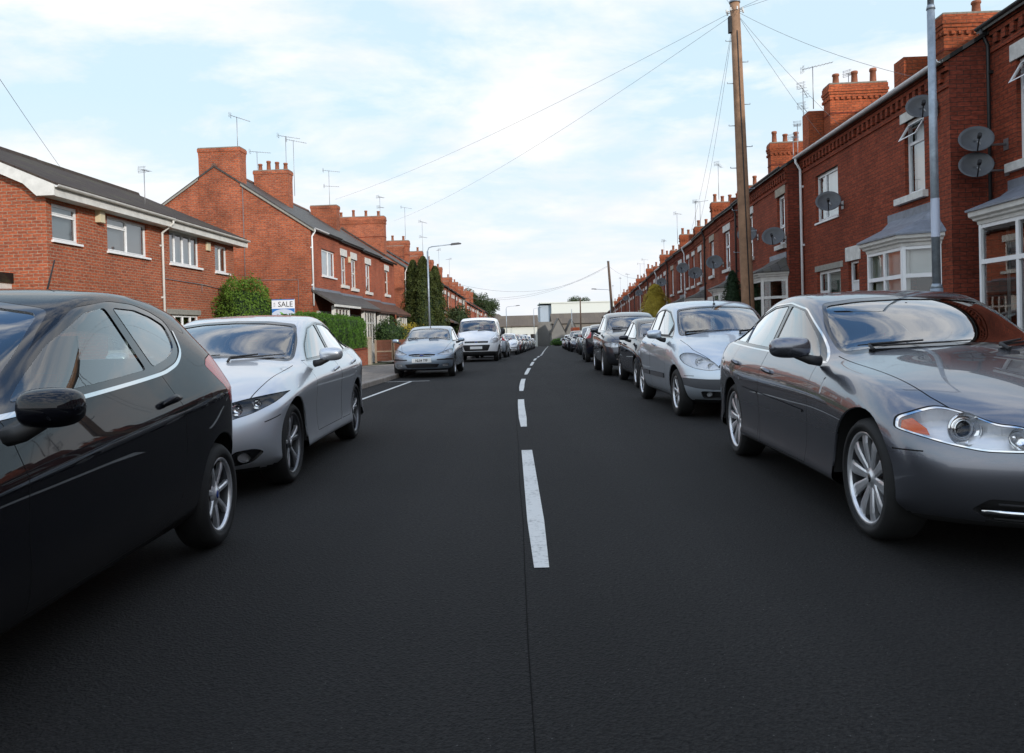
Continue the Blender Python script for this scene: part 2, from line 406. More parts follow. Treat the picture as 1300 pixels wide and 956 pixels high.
class Body:
    """smooth car shell whose faces are cut into regions along side, front and top view outlines"""
    def __init__(s, me):
        s.bm = bmesh.new(); s.bm.from_mesh(me)
        s.bm.normal_update()
        s.ref = s.bm.copy(); s.ref.verts.ensure_lookup_table(); s.ref.faces.ensure_lookup_table()
        s.bvh = BVHTree.FromBMesh(s.ref)
        s.info = {}
        s.reg = s.bm.faces.layers.int.new('reg'); s.regs = {0: dict(name='body')}; s.n = 1
    def new(s, **k): s.regs[s.n] = k; s.n += 1; return s.n - 1
    def cut(s, poly, ax, cond, rid, only=None):
        i, j, k = AX[ax]
        x0 = min(p[0] for p in poly); x1 = max(p[0] for p in poly); y0 = min(p[1] for p in poly); y1 = max(p[1] for p in poly)
        cur = set(); info = s.info
        for f in s.bm.faces:
            t = info.get(f)
            if t is None:
                a = [v.co for v in f.verts]; m = len(a)
                t = (min(c.x for c in a), min(c.y for c in a), min(c.z for c in a), max(c.x for c in a), max(c.y for c in a), max(c.z for c in a), f.calc_center_median()); info[f] = t
            if t[i + 3] < x0 or t[i] > x1 or t[j + 3] < y0 or t[j] > y1: continue
            if only is not None and f[s.reg] not in only: continue
            if cond(t[6]): cur.add(f)
        n = len(poly)
        for q in range(n):
            a = poly[q]; b = poly[(q + 1) % n]
            dx, dy = b[0] - a[0], b[1] - a[1]; l = hypot(dx, dy)
            if l < 1e-6: continue
            nx, ny = -dy / l, dx / l; ex0, ex1 = min(a[0], b[0]), max(a[0], b[0]); ey0, ey1 = min(a[1], b[1]), max(a[1], b[1])
            sel = []
            for f in cur:
                if not f.is_valid: continue
                us = [v.co[i] for v in f.verts]; ws = [v.co[j] for v in f.verts]
                if max(us) < ex0 - 1e-5 or min(us) > ex1 + 1e-5 or max(ws) < ey0 - 1e-5 or min(ws) > ey1 + 1e-5: continue
                dd = [(u - a[0]) * nx + (w - a[1]) * ny for u, w in zip(us, ws)]
                if max(dd) > 1e-5 and min(dd) < -1e-5: sel.append(f)
            if not sel: continue
            geom = set(sel)
            for f in sel: geom.update(f.edges); geom.update(f.verts)
            no = [0, 0, 0]; no[i] = nx; no[j] = ny; co = [0, 0, 0]; co[i] = a[0]; co[j] = a[1]
            for f in sel: info.pop(f, None)
            r = bmesh.ops.bisect_plane(s.bm, geom=list(geom), dist=1e-6, plane_co=co, plane_no=no)
            cur = {f for f in cur if f.is_valid}
            nf = [g for g in r['geom'] if isinstance(g, bmesh.types.BMFace)]
            for f in nf: info.pop(f, None)
            cur.update(nf)
        cnt = 0
        for f in cur:
            if not f.is_valid: continue
            c = f.calc_center_median()
            if only is not None and f[s.reg] not in only: continue
            if pip((c[i], c[j]), poly): f[s.reg] = rid; cnt += 1
        return cnt
    def point(s, ax, a, b, sign):
        """first hit looking along the axis from outside: returns (point, normal)"""
        i, j, k = AX[ax]; o = [0, 0, 0]; o[i] = a; o[j] = b; o[k] = sign * 10; d = [0, 0, 0]; d[k] = -sign
        h = s.bvh.ray_cast(Vector(o), Vector(d))
        if h[0] is None:
            h = s.bvh.find_nearest(Vector([a if q == i else b if q == j else sign * 0.9 for q in range(3)]))
        n = h[1]
        if n[k] * sign < 0: n = -n
        return h[0], n
    def finish(s, root, body_mat):
        cache = {}
        def nrm(v):
            r = cache.get(v.index)
            if r is None:
                loc, n0, fi, d = s.bvh.find_nearest(v.co); f = s.ref.faces[fi]
                w = poly_3d_calc([x.co for x in f.verts], loc); r = Vector((0, 0, 0))
                for a, x in zip(w, f.verts): r += x.normal * a
                r.normalize(); cache[v.index] = r
            return r
        s.bm.verts.index_update(); groups = {}
        for f in s.bm.faces: groups.setdefault(f[s.reg], []).append(f)
        objs = {}
        merged = {}
        for rid, fs in groups.items():
            R = s.regs[rid]
            if R.get('drop'): continue
            if 'merge' in R:
                for sd in (1, -1):
                    h = [f for f in fs if (f.calc_center_median().x >= 0) == (sd > 0)]
                    if h: merged.setdefault((R['merge'], sd), []).append((R, h))
            else: merged.setdefault(rid, []).append((R, fs))
        for key, lst in merged.items():
            R0 = lst[0][0]; V = []; F = []; LN = []; SM = []
            for R, fs in lst:
                ins = R.get('inset', 0.0); idx = {}; fset = set(fs)
                for f in fs:
                    t = []
                    for v in f.verts:
                        if v not in idx: idx[v] = len(V); V.append(v.co - nrm(v) * ins)
                        t.append(idx[v]); LN.append(nrm(v))
                    F.append(t)
                if ins > 0 and R.get('skirt', True):
                    for f in fs:
                        vs = list(f.verts)
                        for a, b in zip(vs, vs[1:] + vs[:1]):
                            e = s.bm.edges.get((a, b))
                            if e is None: continue
                            if any(g in fset for g in e.link_faces if g is not f): continue
                            A = a.co - nrm(a) * ins; B = b.co - nrm(b) * ins; m = len(V)
                            V += [A, B, b.co.copy(), a.co.copy()]
                            q = (B - A).cross(b.co - B)
                            if q.length < 1e-12: q = nrm(a)
                            q = q.normalized()
                            F.append([m + 3, m + 2, m + 1, m]); LN += [-q] * 4
            me = bpy.data.meshes.new(R0['name']); me.from_pydata(V, [], F)
            me.polygons.foreach_set('use_smooth', [True] * len(F))
            me.materials.append(R0.get('mat') or body_mat)
            me.update()
            if len(me.loops) == len(LN):
                me.normals_split_custom_set([tuple(n) for n in LN])
            o = bpy.data.objects.new(R0['name'], me); COL.objects.link(o)
            p = R0.get('parent'); o.parent = objs.get(p, root) if p is not None else root
            objs[key] = o
            if R0.get('label'): o['label'] = R0['label']
        s.objs = objs
        return objs
    def patch(s, rid, name, mat, off, parent, smooth=True):
        """copy of a region's faces moved inwards by off, e.g. the reflector behind a lens"""
        mb_v = []; mb_f = []; idx = {}
        for f in s.bm.faces:
            if f[s.reg] != rid: continue
            t = []
            for v in f.verts:
                if v not in idx: idx[v] = len(mb_v); mb_v.append(v.co - v.normal * off)
                t.append(idx[v])
            mb_f.append(t)
            for e in f.edges:
                if any(g[s.reg] == rid for g in e.link_faces if g is not f): continue
                a, b = e.verts; k = len(mb_v); mb_v += [a.co - a.normal * .003, b.co - b.normal * .003, b.co - b.normal * off, a.co - a.normal * off]; mb_f.append([k, k + 1, k + 2, k + 3])
        if not mb_f: return None
        me = bpy.data.meshes.new(name); me.from_pydata(mb_v, [], mb_f); me.materials.append(mat)
        me.polygons.foreach_set('use_smooth', [smooth] * len(mb_f)); me.update()
        o = bpy.data.objects.new(name, me); COL.objects.link(o); o.parent = parent
        return o

def car_cage(T):
    W = knots(T['W']); zS = knots(T['zS']); zb = knots(T['zb']) if isinstance(T['zb'], list) else (lambda y: T['zb'])
    z2 = T.get('z2', 0.45); xl = T.get('sill_in', 0.035)
    def ring(yS, zB, xB, yK, xK, zK, yT, zT, side=None):
        w = W(yS); b = zb(yS)
        if side is None:
            S = [(w - 0.13, yS, b), (w - xl, yS, b + 0.09), (w - T.get('mid_in', 0.008), yS, z2), (w, yS, zS(yS))]
        else: S = side
        f1 = T.get('t1', 0.52)
        h = [(0, S[0][1], S[0][2]), (S[0][0] * 0.36, S[0][1], S[0][2]), (S[0][0] * 0.7, S[0][1], S[0][2])] + S + [(xB, yS if side is None else side[3][1], zB), (xK, yK, zK),
             (xK * f1, yT + (yK - yT) * 0.28, zT - (zT - zK) * 0.24), (0, yT, zT)]
        return h                                       # 0,1,2 bottom; 3..6 sides; 7 belt; 8 K; 9 t1; 10 t0
    V = []; F = []; CR = {}
    def cap(C, front):
        # C rows: bottom, sill, mid, shoulder: (y, z, half width); sweep
        sw = C['sweep']; sgn = 1 if front else -1
        S = []
        for r in range(4):
            y, z, hw = C['rows'][r]; S.append((hw, y + sgn * sw, z))
        return S
    st = T['st']
    SF = cap(T['front'], True); SR = cap(T['rear'], False)
    rings = []
    rings.append(ring(*st[0], side=SF))
    wk = T.get('widen', .04)
    for n_, q in enumerate(st[1:-1]):
        if n_ >= 4: q = q[:4] + (q[4] + wk * (1 if n_ > 4 else .6), q[5] + .012, q[6], q[7])
        rings.append(ring(*q))
    rings.append(ring(*st[-1], side=SR))
    # vertices: full ring of 20: half h[0..10] on +x, mirrored 9..1 on -x
    def push(h):
        a = []
        for p in h: V.append(p); a.append(len(V) - 1)
        m = [a[0]]
        for k in range(1, 10): V.append((-h[k][0], h[k][1], h[k][2])); m.append(len(V) - 1)
        m.append(a[10])
        return a, m
    idx = [push(h) for h in rings]
    for i in range(len(idx) - 1):
        (a, am), (b, bm_) = idx[i], idx[i + 1]
        for k in range(10):
            F.append((a[k], b[k], b[k + 1], a[k + 1]))
            F.append((am[k + 1], bm_[k + 1], bm_[k], am[k]))
        for row, w in (list(T.get('crease', {}).items()) + ([(8, T.get('cant', .42))] if i >= 3 else [])):
            CR[(a[row], b[row])] = w; CR[(am[row], bm_[row])] = w
    def capfaces(ix, C, front, h):
        a, am = ix; sw = C['sweep']; sgn = 1 if front else -1; pw = C.get('pow', 2.3)
        # columns 0..3 : centre, t1, K, edge;  rows 0 bottom, 1 sill, 2 mid, 3 shoulder, 4 top
        G = [[None] * 4 for _ in range(5)]; M = [[None] * 4 for _ in range(5)]
        bot = [0, 1, 2, 3]; top = [10, 9, 8, 7]
        for c in range(4):
            G[0][c] = a[bot[c]]; M[0][c] = am[bot[c]]; G[4][c] = a[top[c]]; M[4][c] = am[top[c]]
        for c in range(4):                               # bottom row follows the plan sweep
            fr = [0, 0.36, 0.7, 1][c]; y, z, hw = C['rows'][0]
            for g, s_ in ((G, 1), (M, -1)):
                x = V[g[0][c]][0]; V[g[0][c]] = (x, y + sgn * sw * fr ** pw, z)
        for r in (1, 2, 3):
            y, z, hw = C['rows'][r]; G[r][3] = a[3 + r]; M[r][3] = am[3 + r]
            for c, fr in ((0, 0), (1, 0.36), (2, 0.72)):
                zz = z + C.get('bow', 0.0) * (1 - fr ** 2) * (1 if r == 3 else 0)
                V.append((hw * fr, y + sgn * sw * fr ** pw, zz)); G[r][c] = len(V) - 1
                if c == 0: M[r][0] = G[r][0]
                else: V.append((-hw * fr, y + sgn * sw * fr ** pw, zz)); M[r][c] = len(V) - 1
        for r in range(4):
            for c in range(3):
                q = (G[r][c], G[r][c + 1], G[r + 1][c + 1], G[r + 1][c]); m = (M[r][c + 1], M[r][c], M[r + 1][c], M[r + 1][c + 1])
                if not front: q = q[::-1]; m = m[::-1]
                F.append(q); F.append(m)
    capfaces(idx[0], T['front'], True, rings[0]); capfaces(idx[-1], T['rear'], False, rings[-1])
    return V, F, CR

# ------------------------------------------------------------------ wheels
def make_wheel(R, rr, wd, style, parent, side, y, xo):
    """side: +1/-1; xo: outer face position from the car's middle"""
    s = side
    def X(t): return s * t
    t = MB(); h = wd / 2
    prof = [(-h + 0.02, rr + 0.004), (-h, rr + 0.03), (-h + 0.002, R - 0.035), (-h + 0.03, R - 0.006), (-h + 0.06, R), (h - 0.06, R), (h - 0.03, R - 0.006), (h - 0.004, R - 0.03), (h, R - 0.065), (h - 0.004, rr + 0.018), (h - 0.016, rr + 0.003)]
    t.lathe([(X(a), b) for a, b in prof], 56)
    for k in (-0.045, -0.015, 0.015, 0.045):           # tread grooves as dark steps
        t.lathe([(X(k - 0.004), R + 0.0005), (X(k - 0.003), R - 0.006), (X(k + 0.003), R - 0.006), (X(k + 0.004), R + 0.0005)], 40)
    hub = MB(); hub.lathe([(X(-0.02), 0.0001), (X(-0.02), rr * 0.72), (X(-0.035), rr * 0.72), (X(-0.035), 0.0001)], 36)
    hub.box(min(X(-0.05), X(0.0)), max(X(-0.05), X(0.0)), -rr * 0.75, -rr * 0.3, -0.07, 0.07)
    w = hub.build('wheel', MATS['brake_metal'], parent); w.location = (s * (xo - h), y, R)
    t.build('tyre', MATS['tyre_rubber'], w)
    r = MB(); lip = h - 0.012
    r.lathe([(X(lip - 0.004), rr + 0.006), (X(lip), rr), (X(lip - 0.006), rr - 0.012), (X(lip - 0.02), rr - 0.016)], 56)
    r.lathe([(X(lip - 0.02), rr - 0.016), (X(-h + 0.03), rr - 0.035), (X(-h + 0.01), rr)], 56, mi=style.get('barrel', 1))
    n, w0, w1, sp = style['n'], style['w0'], style['w1'], style.get('split', 0)
    dish = style.get('dish', 0.018)
    def spoke(a0, a1, wi, wo, mi=0, ri=0.045, ro=None):
        ro = ro or rr - 0.014
        st_ = []
        for k in range(5):
            q = k / 4; rad = ri + (ro - ri) * q; an = a0 + (a1 - a0) * q; hw = (wi + (wo - wi) * q) / 2
            xf = lip - 0.012 - dish * (1 - q) ** 1.5 - (0.006 if k == 4 else 0); xb = xf - 0.03
            c = Vector((cos(an), sin(an))); p = Vector((-sin(an), cos(an)))
            st_.append([(X(xf - 0.006), *(c * rad + p * hw)), (X(xf), *(c * rad + p * hw * 0.55)), (X(xf), *(c * rad - p * hw * 0.55)), (X(xf - 0.006), *(c * rad - p * hw)), (X(xb), *(c * rad - p * hw * 0.8)), (X(xb), *(c * rad + p * hw * 0.8))])
        vs = [v for q in st_ for v in q]; fs = []
        for k in range(4):
            for e in range(6):
                f = (k * 6 + e, k * 6 + (e + 1) % 6, (k + 1) * 6 + (e + 1) % 6, (k + 1) * 6 + e); fs.append(f if s < 0 else f[::-1])
        r.add(vs, fs, mi)
    for k in range(n):
        a = 2 * pi * k / n + style.get('rot', 0.3)
        if sp:
            spoke(a - sp * 0.35, a - sp, w0, w1); spoke(a + sp * 0.35, a + sp, w0, w1, style.get('mi2', 0))
        else: spoke(a, a + style.get('twist', 0), w0, w1, (k % 2) * style.get('alt', 0))
    r.lathe([(X(lip - 0.035), 0.075), (X(lip - 0.012 - dish), 0.062), (X(lip - 0.008 - dish), 0.034), (X(lip - 0.004 - dish), 0.032), (X(lip - 0.001 - dish), 0.022), (X(lip - 0.001 - dish), 0.0001)], 24)
    o = r.build('rim', [MATS[style.get('mat', 'alloy')], MATS[style.get('mat2', 'alloy_dark')]], w)
    c = MB(); c.lathe([(X(lip + 0.0005 - dish), 0.0001), (X(lip + 0.0005 - dish), 0.024), (X(lip - 0.004 - dish), 0.026)], 20)
    c.build('hub_cap', MATS[style.get('cap', 'black_gloss')], w)
    b = MB()
    for k in range(5):
        a = 2 * pi * k / 5 + 0.4; b.tube([(X(lip - 0.04), 0.052 * cos(a), 0.052 * sin(a)), (X(lip - 0.012 - dish), 0.052 * cos(a), 0.052 * sin(a))], 0.009, 6)
    b.build('wheel_nut', MATS['dark_trim'], w)
    return w

def mirror_shape(parent, s, x, y, z, mat, size=(0.20, 0.14, 0.115), arm=True, capmat=None):
    """door mirror: rounded shell on a short arm; s is the side"""
    w, d, h = size
    V = []; F = []
    nx, nz = 3, 3
    secs = [(-0.5, 0.55, 0.75, 0.0), (-0.30, 0.9, 0.95, 0.0), (0.15, 1.0, 1.0, 0.02), (0.5, 0.70, 0.72, 0.08)]
    # sections along x (outwards); each section is an 8-gon in y,z, bulging to the front (-y)
    for t, sy, sz, back in secs:
        for (py, pz) in ((-0.5, 0), (-0.40, 0.36), (0.0, 0.5), (0.42, 0.44), (0.5, 0.0), (0.42, -0.42), (0.0, -0.5), (-0.36, -0.38)):
            V.append((s * (x + w * t), y + d * (py * sy + back), z + h * pz * sz))
    for i in range(3):
        for k in range(8):
            f = (i * 8 + k, i * 8 + (k + 1) % 8, (i + 1) * 8 + (k + 1) % 8, (i + 1) * 8 + k); F.append(f if s < 0 else f[::-1])
    e0 = tuple(range(8)); e1 = tuple(24 + k for k in range(8))
    F.append(e0 if s > 0 else e0[::-1]); F.append(e1[::-1] if s > 0 else e1)
    o = blob('door_mirror', V, F, mat, parent, 2)
    a = MB(); a.tube([(s * (x - w * 0.75), y + 0.02, z - h * 0.62), (s * (x - w * 0.5), y + 0.01, z - h * 0.55), (s * (x - w * 0.15), y, z - h * 0.3)], [0.035, 0.032, 0.028], 10)
    a.build('mirror_arm', MATS['black_plastic'], o)
    g = MB(); g.prism([(p[0] * w * 0.38 * 1 + s * x, p[1] * h * 0.36 + z) for p in ellipse(0, 0, 1, 1, 16)], 'y', y + d * 0.44, y + d * 0.47)
    g.build('mirror_glass', MATS['chrome'], o)
    return o

def seats(root, T):
    yf = T.get('seat_y', 1.35); zf = T.get('seat_z', 0.0); m = MATS['seat_cloth']
    def seat(x, y, w=0.5, back=0.60, name='seat'):
        b = MB(); b.box(x - w / 2, x + w / 2, y - 0.5, y, 0.30 + zf, 0.46 + zf)
        b.prism([(y - 0.10, 0.42 + zf), (y + 0.06, 0.42 + zf), (y + 0.22, 0.42 + back + zf), (y + 0.11, 0.42 + back + zf)], 'x', x - w / 2, x + w / 2)
        return b.build(name, m, root, bevel=0.035)
    for x in (-0.36, 0.36):
        o = seat(x, yf)
        h = MB(); h.box(x - 0.13, x + 0.13, yf + 0.15, yf + 0.25, 1.06 + zf, 1.06 + 0.17 + zf); h.tube([(x - 0.06, yf + 0.2, 0.98 + zf), (x - 0.06, yf + 0.2, 1.08 + zf)], 0.008); h.tube([(x + 0.06, yf + 0.2, 0.98 + zf), (x + 0.06, yf + 0.2, 1.08 + zf)], 0.008)
        h.build('headrest', m, o, bevel=0.02)
    seat(0, yf + 0.95, 1.25, 0.52, 'rear_seat')
    d = MB(); yc = T['dash'][0]; zc = T['dash'][1]; hw = T['dash'][2]
    d.prism([(yc - 0.12, 0.45), (yc - 0.12, zc - 0.05), (yc + 0.1, zc - 0.005), (yc + 0.38, zc), (yc + 0.45, zc - 0.10), (yc + 0.42, 0.45)], 'x', -hw, hw)
    d.build('dashboard', MATS['dark_trim'], root, bevel=0.02)
    s = MB(); cx, cy, cz = -0.36, yc + 0.62, zc - 0.04
    ring = []
    for k in range(25):
        a = 2 * pi * k / 24; ring.append((cx + 0.185 * cos(a), cy - 0.185 * sin(a) * 0.35 * -1, cz + 0.185 * sin(a) * 0.93))
    s.tube(ring, 0.014, 8, cap=False); s.tube([(cx - 0.17, cy, cz), (cx + 0.17, cy, cz)], 0.018, 8); s.tube([(cx, cy, cz), (cx, cy - 0.2, cz - 0.12)], 0.035, 8)
    s.build('steering_wheel', MATS['dark_trim'], root)
    r = MB(); ry, rz = T['rearview']; r.box(-0.12, 0.12, ry, ry + 0.03, rz - 0.035, rz + 0.035); r.tube([(0, ry, rz), (0, ry - 0.05, rz + 0.06)], 0.01)
    r.build('rear_view_mirror', MATS['dark_trim'], root, bevel=0.008)
    f = MB(); f.box(-T['dash'][2] - 0.02, T['dash'][2] + 0.02, yc - 0.1, T.get('floor_end', 3.2), 0.24, 0.29)
    f.build('floor_pan', MATS['underbody'], root)

def build_car(T, root):
    """T: table of one car; root: the Empty that carries the parts"""
    V, F, CR = car_cage(T); me = subd(V, F, T.get('level', 3), CR)
    B = Body(me); pm = MATS[T['paint']]; WR = T['R']; wb = T['wb']
    front_x = lambda lo: (lambda c: c.y < lo)
    regs = {}
    seam = B.new(name='door_seal', mat=MATS['underbody'], inset=0.007, merge='seam')
    # ---- wheel arches
    arch = T.get('arch', WR + 0.055); az = T.get('arch_z', WR + 0.01)
    drop = B.new(name='drop', drop=True)
    for s in (1, -1):
        for yy in (0, wb):
            B.cut(ellipse(yy, az, arch, arch, 40), 'x', lambda c, s=s: c.x * s > 0.35, drop)
            # below the hub the opening runs straight down
            B.cut([(yy - arch, az), (yy + arch, az), (yy + arch * 0.96, 0.0), (yy - arch * 0.96, 0.0)], 'x', lambda c, s=s: c.x * s > 0.42, drop)
    keep0 = {0}
    # ---- lower plastic / bumper zones painted separately
    for z in T.get('zones', []):
        rid = B.new(name=z['name'], mat=MATS[z['mat']] if z.get('mat') else None, inset=z.get('inset', 0), label=z.get('label'))
        z['rid'] = rid
        sides = (1, -1) if z['ax'] == 'x' else (0,)
        for s in sides:
            if z['ax'] == 'x': cond = lambda c, s=s, z=z: c.x * s > z.get('xmin', 0.4)
            elif z['ax'] == 'y': cond = (lambda c, z=z: z['lo'] < c.y < z['hi'])
            else: cond = (lambda c, z=z: c.z > z['lo'])
            rid2 = rid
            if s == -1:
                rid2 = B.new(**B.regs[rid])
            polys = [z['poly']]
            if z['ax'] != 'x' and z.get('mirror'): 
                polys.append([(-p[0], p[1]) for p in z['poly']])
            for q, pl in enumerate(polys):
                r3 = rid2 if q == 0 else B.new(**B.regs[rid])
                if q: z['rid_m'] = r3
                B.cut(pl, z['ax'], cond, r3, {0} | ({zz['rid'] for zz in T['zones'] if zz.get('under') and 'rid' in zz} | {zz['rid_m'] for zz in T['zones'] if zz.get('under') and 'rid_m' in zz}))
    # ---- shut lines and doors
    for d in T.get('doors', []):
        for s in (1, -1):
            cond = lambda c, s=s: c.x * s > 0.35
            B.cut(d, 'x', cond, seam, {0})
            rid = B.new(name='door'); regs.setdefault('door', []).append((rid, s))
            B.cut(inset(d, 0.0045), 'x', cond, rid, {seam})
    allowed = {0, seam} | {r for r, s in regs.get('door', [])}
    for l in T.get('lines', []):
        for s in (1, -1):
            if l[0] == 'x': B.cut(strip(l[1], 0.007), 'x', lambda c, s=s: c.x * s > 0.3, seam, {0})
            else: B.cut(strip([(p[0] * s, p[1]) for p in l[1]], 0.007), l[0], l[2], seam, {0})
    # ---- glass
    gm = MATS['car_glass']; glist = []
    def window(poly, ax, cond, name, trims, mat=gm, ins=0.006, lab=None):
        cur = poly; al = allowed
        for (w, m, ti) in trims:
            t = B.new(name='window_trim', mat=MATS[m], inset=ti, merge='trim_' + m)
            B.cut(cur, ax, cond, t, al); al = {t}; cur = inset(cur, w)
        g = B.new(name=name, mat=mat, inset=ins); B.cut(cur, ax, cond, g, al)
        glist.append(g); return g
    zmid = T.get('zglass', 0.8)
    ws = T['windscreen']
    full = ws + [(-p[0], p[1]) for p in ws[::-1] if abs(p[0]) > 1e-6]
    full = [(p[0] * (1.055 if p[1] > ws[0][1] else 1.03), p[1]) for p in full]
    window(rpoly(full, 0.05), 'y', lambda c: c.y < T['ws_y'] and c.z > zmid, 'windscreen', [(0.022, 'black_gloss', 0.001)])
    rw = T['rear_window']; full = rw + [(-p[0], p[1]) for p in rw[::-1] if abs(p[0]) > 1e-6]
    window(rpoly(full, 0.05), 'y', lambda c: c.y > T['rw_y'] and c.z > zmid, 'rear_window', [(0.03, 'black_gloss', 0.001)], MATS[T.get('rear_glass', 'car_glass')])
    for s in (1, -1):
        cond = lambda c, s=s: c.x * s > 0.3
        dlo = rpoly(T['dlo'], 0.05)
        cur = dlo; al = allowed
        for (w, m, ti) in T['dlo_trim']:
            t = B.new(name='window_trim', mat=MATS[m], inset=ti, merge='trim_' + m)
            B.cut(cur, 'x', cond, t, al); al = {t}; cur = inset(cur, w)
        for pts, wd, mt in T.get('side_strips', []):
            t = B.new(name='window_trim', mat=MATS[mt], inset=-.003, merge='trim_' + mt); B.cut(strip(rpoly_open(pts), wd), 'x', cond, t, None)
        for k, g in enumerate(T['panes']):
            gg = B.new(name='side_window', mat=MATS[T.get('pane_mats', {}).get(k, 'car_glass')], inset=0.006); B.cut(rpoly(g, 0.025), 'x', cond, gg, al)
    # ---- lamps and other front details
    lampids = []
    for l in T.get('lamps', []):
        for s in (1, -1):
            pl = [(p[0] * s, p[1]) for p in l['poly']]
            cond = (lambda c: c.y < l.get('ymax', 1.0)) if not l.get('rear') else (lambda c: c.y > l['ymin'])
            if l.get('ax') == 'x': pl = l['poly']; cond = lambda c, s=s, l=l: c.x * s > 0.3 and l['y0'] < c.y < l['y1']
            t = B.new(name='lamp_seal', mat=MATS['underbody'], inset=0.004, merge='lampseal'); al2 = None
            B.cut(pl, l.get('ax', 'y'), cond, t, None)
            cur = inset(pl, 0.005)
            if l.get('frame'):
                t2 = B.new(name='lamp_frame', mat=MATS[l['frame']], inset=0.0, merge='lampframe'); B.cut(cur, l.get('ax', 'y'), cond, t2, {t}); cur = inset(cur, 0.007); t = t2
            m = MATS[l['mat']]
            r = B.new(name=l['name'], mat=m, inset=0.001 if not l.get('deep') else 0.002); B.cut(cur, l.get('ax', 'y'), cond, r, {t})
            lampids.append((l, r, s))
    # ---- underside black
    und = B.new(name='underside', mat=MATS['underbody'])
    for f in B.bm.faces:
        if f[B.reg] == 0 and f.normal.z < -0.75 and f.calc_center_median().z < 0.4: f[B.reg] = und
    backs = [(l, r, s, l['deep']) for l, r, s in lampids if l.get('deep')]
    objs = B.finish(root, pm)
    for l, r, s, dp in backs:
        lens = objs.get(r)
        if lens is None: continue
        o = B.patch(r, 'reflector', MATS[l.get('back', 'lamp_reflector')], dp, lens, False)
        for (cx, cz, rad, kind) in l.get('bowls', []):
            p, n = B.point('y', cx * s, cz, -1); m = MB()
            yy = p.y + 0.022
            if kind == 'proj':
                m.lathe([(yy - 0.0, rad), (yy + 0.012, rad * 0.98), (yy + 0.03, rad * 0.62), (yy + 0.018, rad * 0.56), (yy + 0.004, rad * 0.54)], 28, 'y', center=(p.x, 0, p.z))
                m.build('reflector_bowl', MATS['chrome'], lens)
                q = MB(); q.lathe([(yy + 0.012, 0.0001), (yy + 0.014, rad * 0.25), (yy + 0.024, rad * 0.48), (yy + 0.04, rad * 0.53)], 24, 'y', center=(p.x, 0, p.z)); q.build('projector_lens', MATS['black_gloss'], lens)
            else:
                m.lathe([(yy, rad), (yy + 0.02, rad * 0.8), (yy + 0.045, rad * 0.3), (yy + 0.03, 0.001)], 28, 'y', center=(p.x, 0, p.z)); m.build('reflector_bowl', MATS['chrome'], lens)
        for (poly, mname) in l.get('inner', []):
            pts = []; fs = []
            for q in poly:
                h, n = B.point('y', q[0] * s, q[1], -1); pts.append(h - n * 0.012 if n.y < 0 else h + n * 0.012)
            m = MB(); m.add(pts, [tuple(range(len(pts)))]); m.build('indicator', MATS[mname], lens)
    # ---- arch liners
    for s in (1, -1):
        for yy in (0, wb):
            ln = MB()
            P = []; last = 0.8; na = 36
            for k in range(na + 1):
                a = -0.12 + (pi + 0.24) * k / na; ca, sa = cos(a), sin(a)
                h = B.bvh.ray_cast(Vector((s * 5, yy + (arch + 0.012) * ca, max(az + (arch + 0.012) * sa, T['front']['rows'][1][1]))), Vector((-s, 0, 0)))
                last = abs(h[0].x) if h[0] is not None and abs(h[0].x) > 0.5 else 0.70
                xo = last - 0.012
                P += [(s * xo, yy + (arch + 0.0) * ca, az + arch * sa), (s * (xo - 0.03), yy + (arch + 0.008) * ca, az + (arch + 0.008) * sa), (s * 0.40, yy + (arch + 0.01) * ca, az + (arch + 0.01) * sa), (s * 0.40, yy, az)]
            lp = MB(); lp.tube([(P[4 * q][0] + s * .004, P[4 * q][1], P[4 * q][2]) for q in range(1, na)], .0075, 6); lp.build('wheel_arch_lip', pm, root)
            Fs = []
            for k in range(na):
                for q in range(3): Fs.append((k * 4 + q, k * 4 + q + 1, k * 4 + q + 5, k * 4 + q + 4))
            ln.add(P, Fs, 0, True); ln.build('wheel_arch_liner', MATS['underbody'], root)
    # ---- wheels
    xo = T['track_out']
    for yy in (0, wb):
        for s in (1, -1): make_wheel(WR, T['rim'], T.get('tw', 0.21), T['wheel'], root, s, yy, xo)
    # ---- mirrors, handles
    my, mx, mz, ms = T['mirror']
    for s in (1, -1): mirror_shape(root, s, mx, my, mz, MATS[T.get('mirror_mat', T['paint'])], ms)
    doors = [o for k, o in objs.items() if o.name.startswith('door') and not o.name.startswith('door_seal')]
    for (hy, hz) in T.get('handles', []):
        for s in (1, -1):
            a, na = B.point('x', hy - 0.085, hz - 0.008, s); b, nb = B.point('x', hy + 0.085, hz + 0.004, s); c, nc = B.point('x', hy, hz, s)
            m = MB(); m.tube([a - na * 0.01, a + na * 0.022, c + nc * 0.034, b + nb * 0.022, b - nb * 0.01], [0.012, 0.013, 0.015, 0.013, 0.012], 8)
            par = root
            for d in doors:
                ys = [v.co.y for v in d.data.vertices]; xs = d.data.vertices[0].co.x
                if xs * s > 0 and min(ys) < hy < max(ys): par = d
            h = m.build('door_handle', MATS[T.get('handle_mat', T['paint'])], par)
            for v in h.data.vertices: v.co.z = hz + (v.co.z - hz) * 1.25
    # ---- wipers
    for (x0, x1, z0) in T.get('wipers', []):
        pts = []
        for k in range(7):
            x = lerp(x0, x1, k / 6); p, n = B.point('y', x, z0 + 0.004 * k, -1); pts.append(p + n * 0.014)
        m = MB(); m.tube(pts, [0.008, 0.008, 0.007, 0.007, 0.006, 0.005, 0.004], 6)
        arm, n = B.point('y', x0, z0 - 0.02, -1); m.tube([arm + n * 0.01, pts[0] + Vector((0, -0.01, 0.01)), pts[3] + n * 0.02], [0.013, 0.011, 0.006], 6)
        m.build('wiper', MATS['black_plastic'], root)
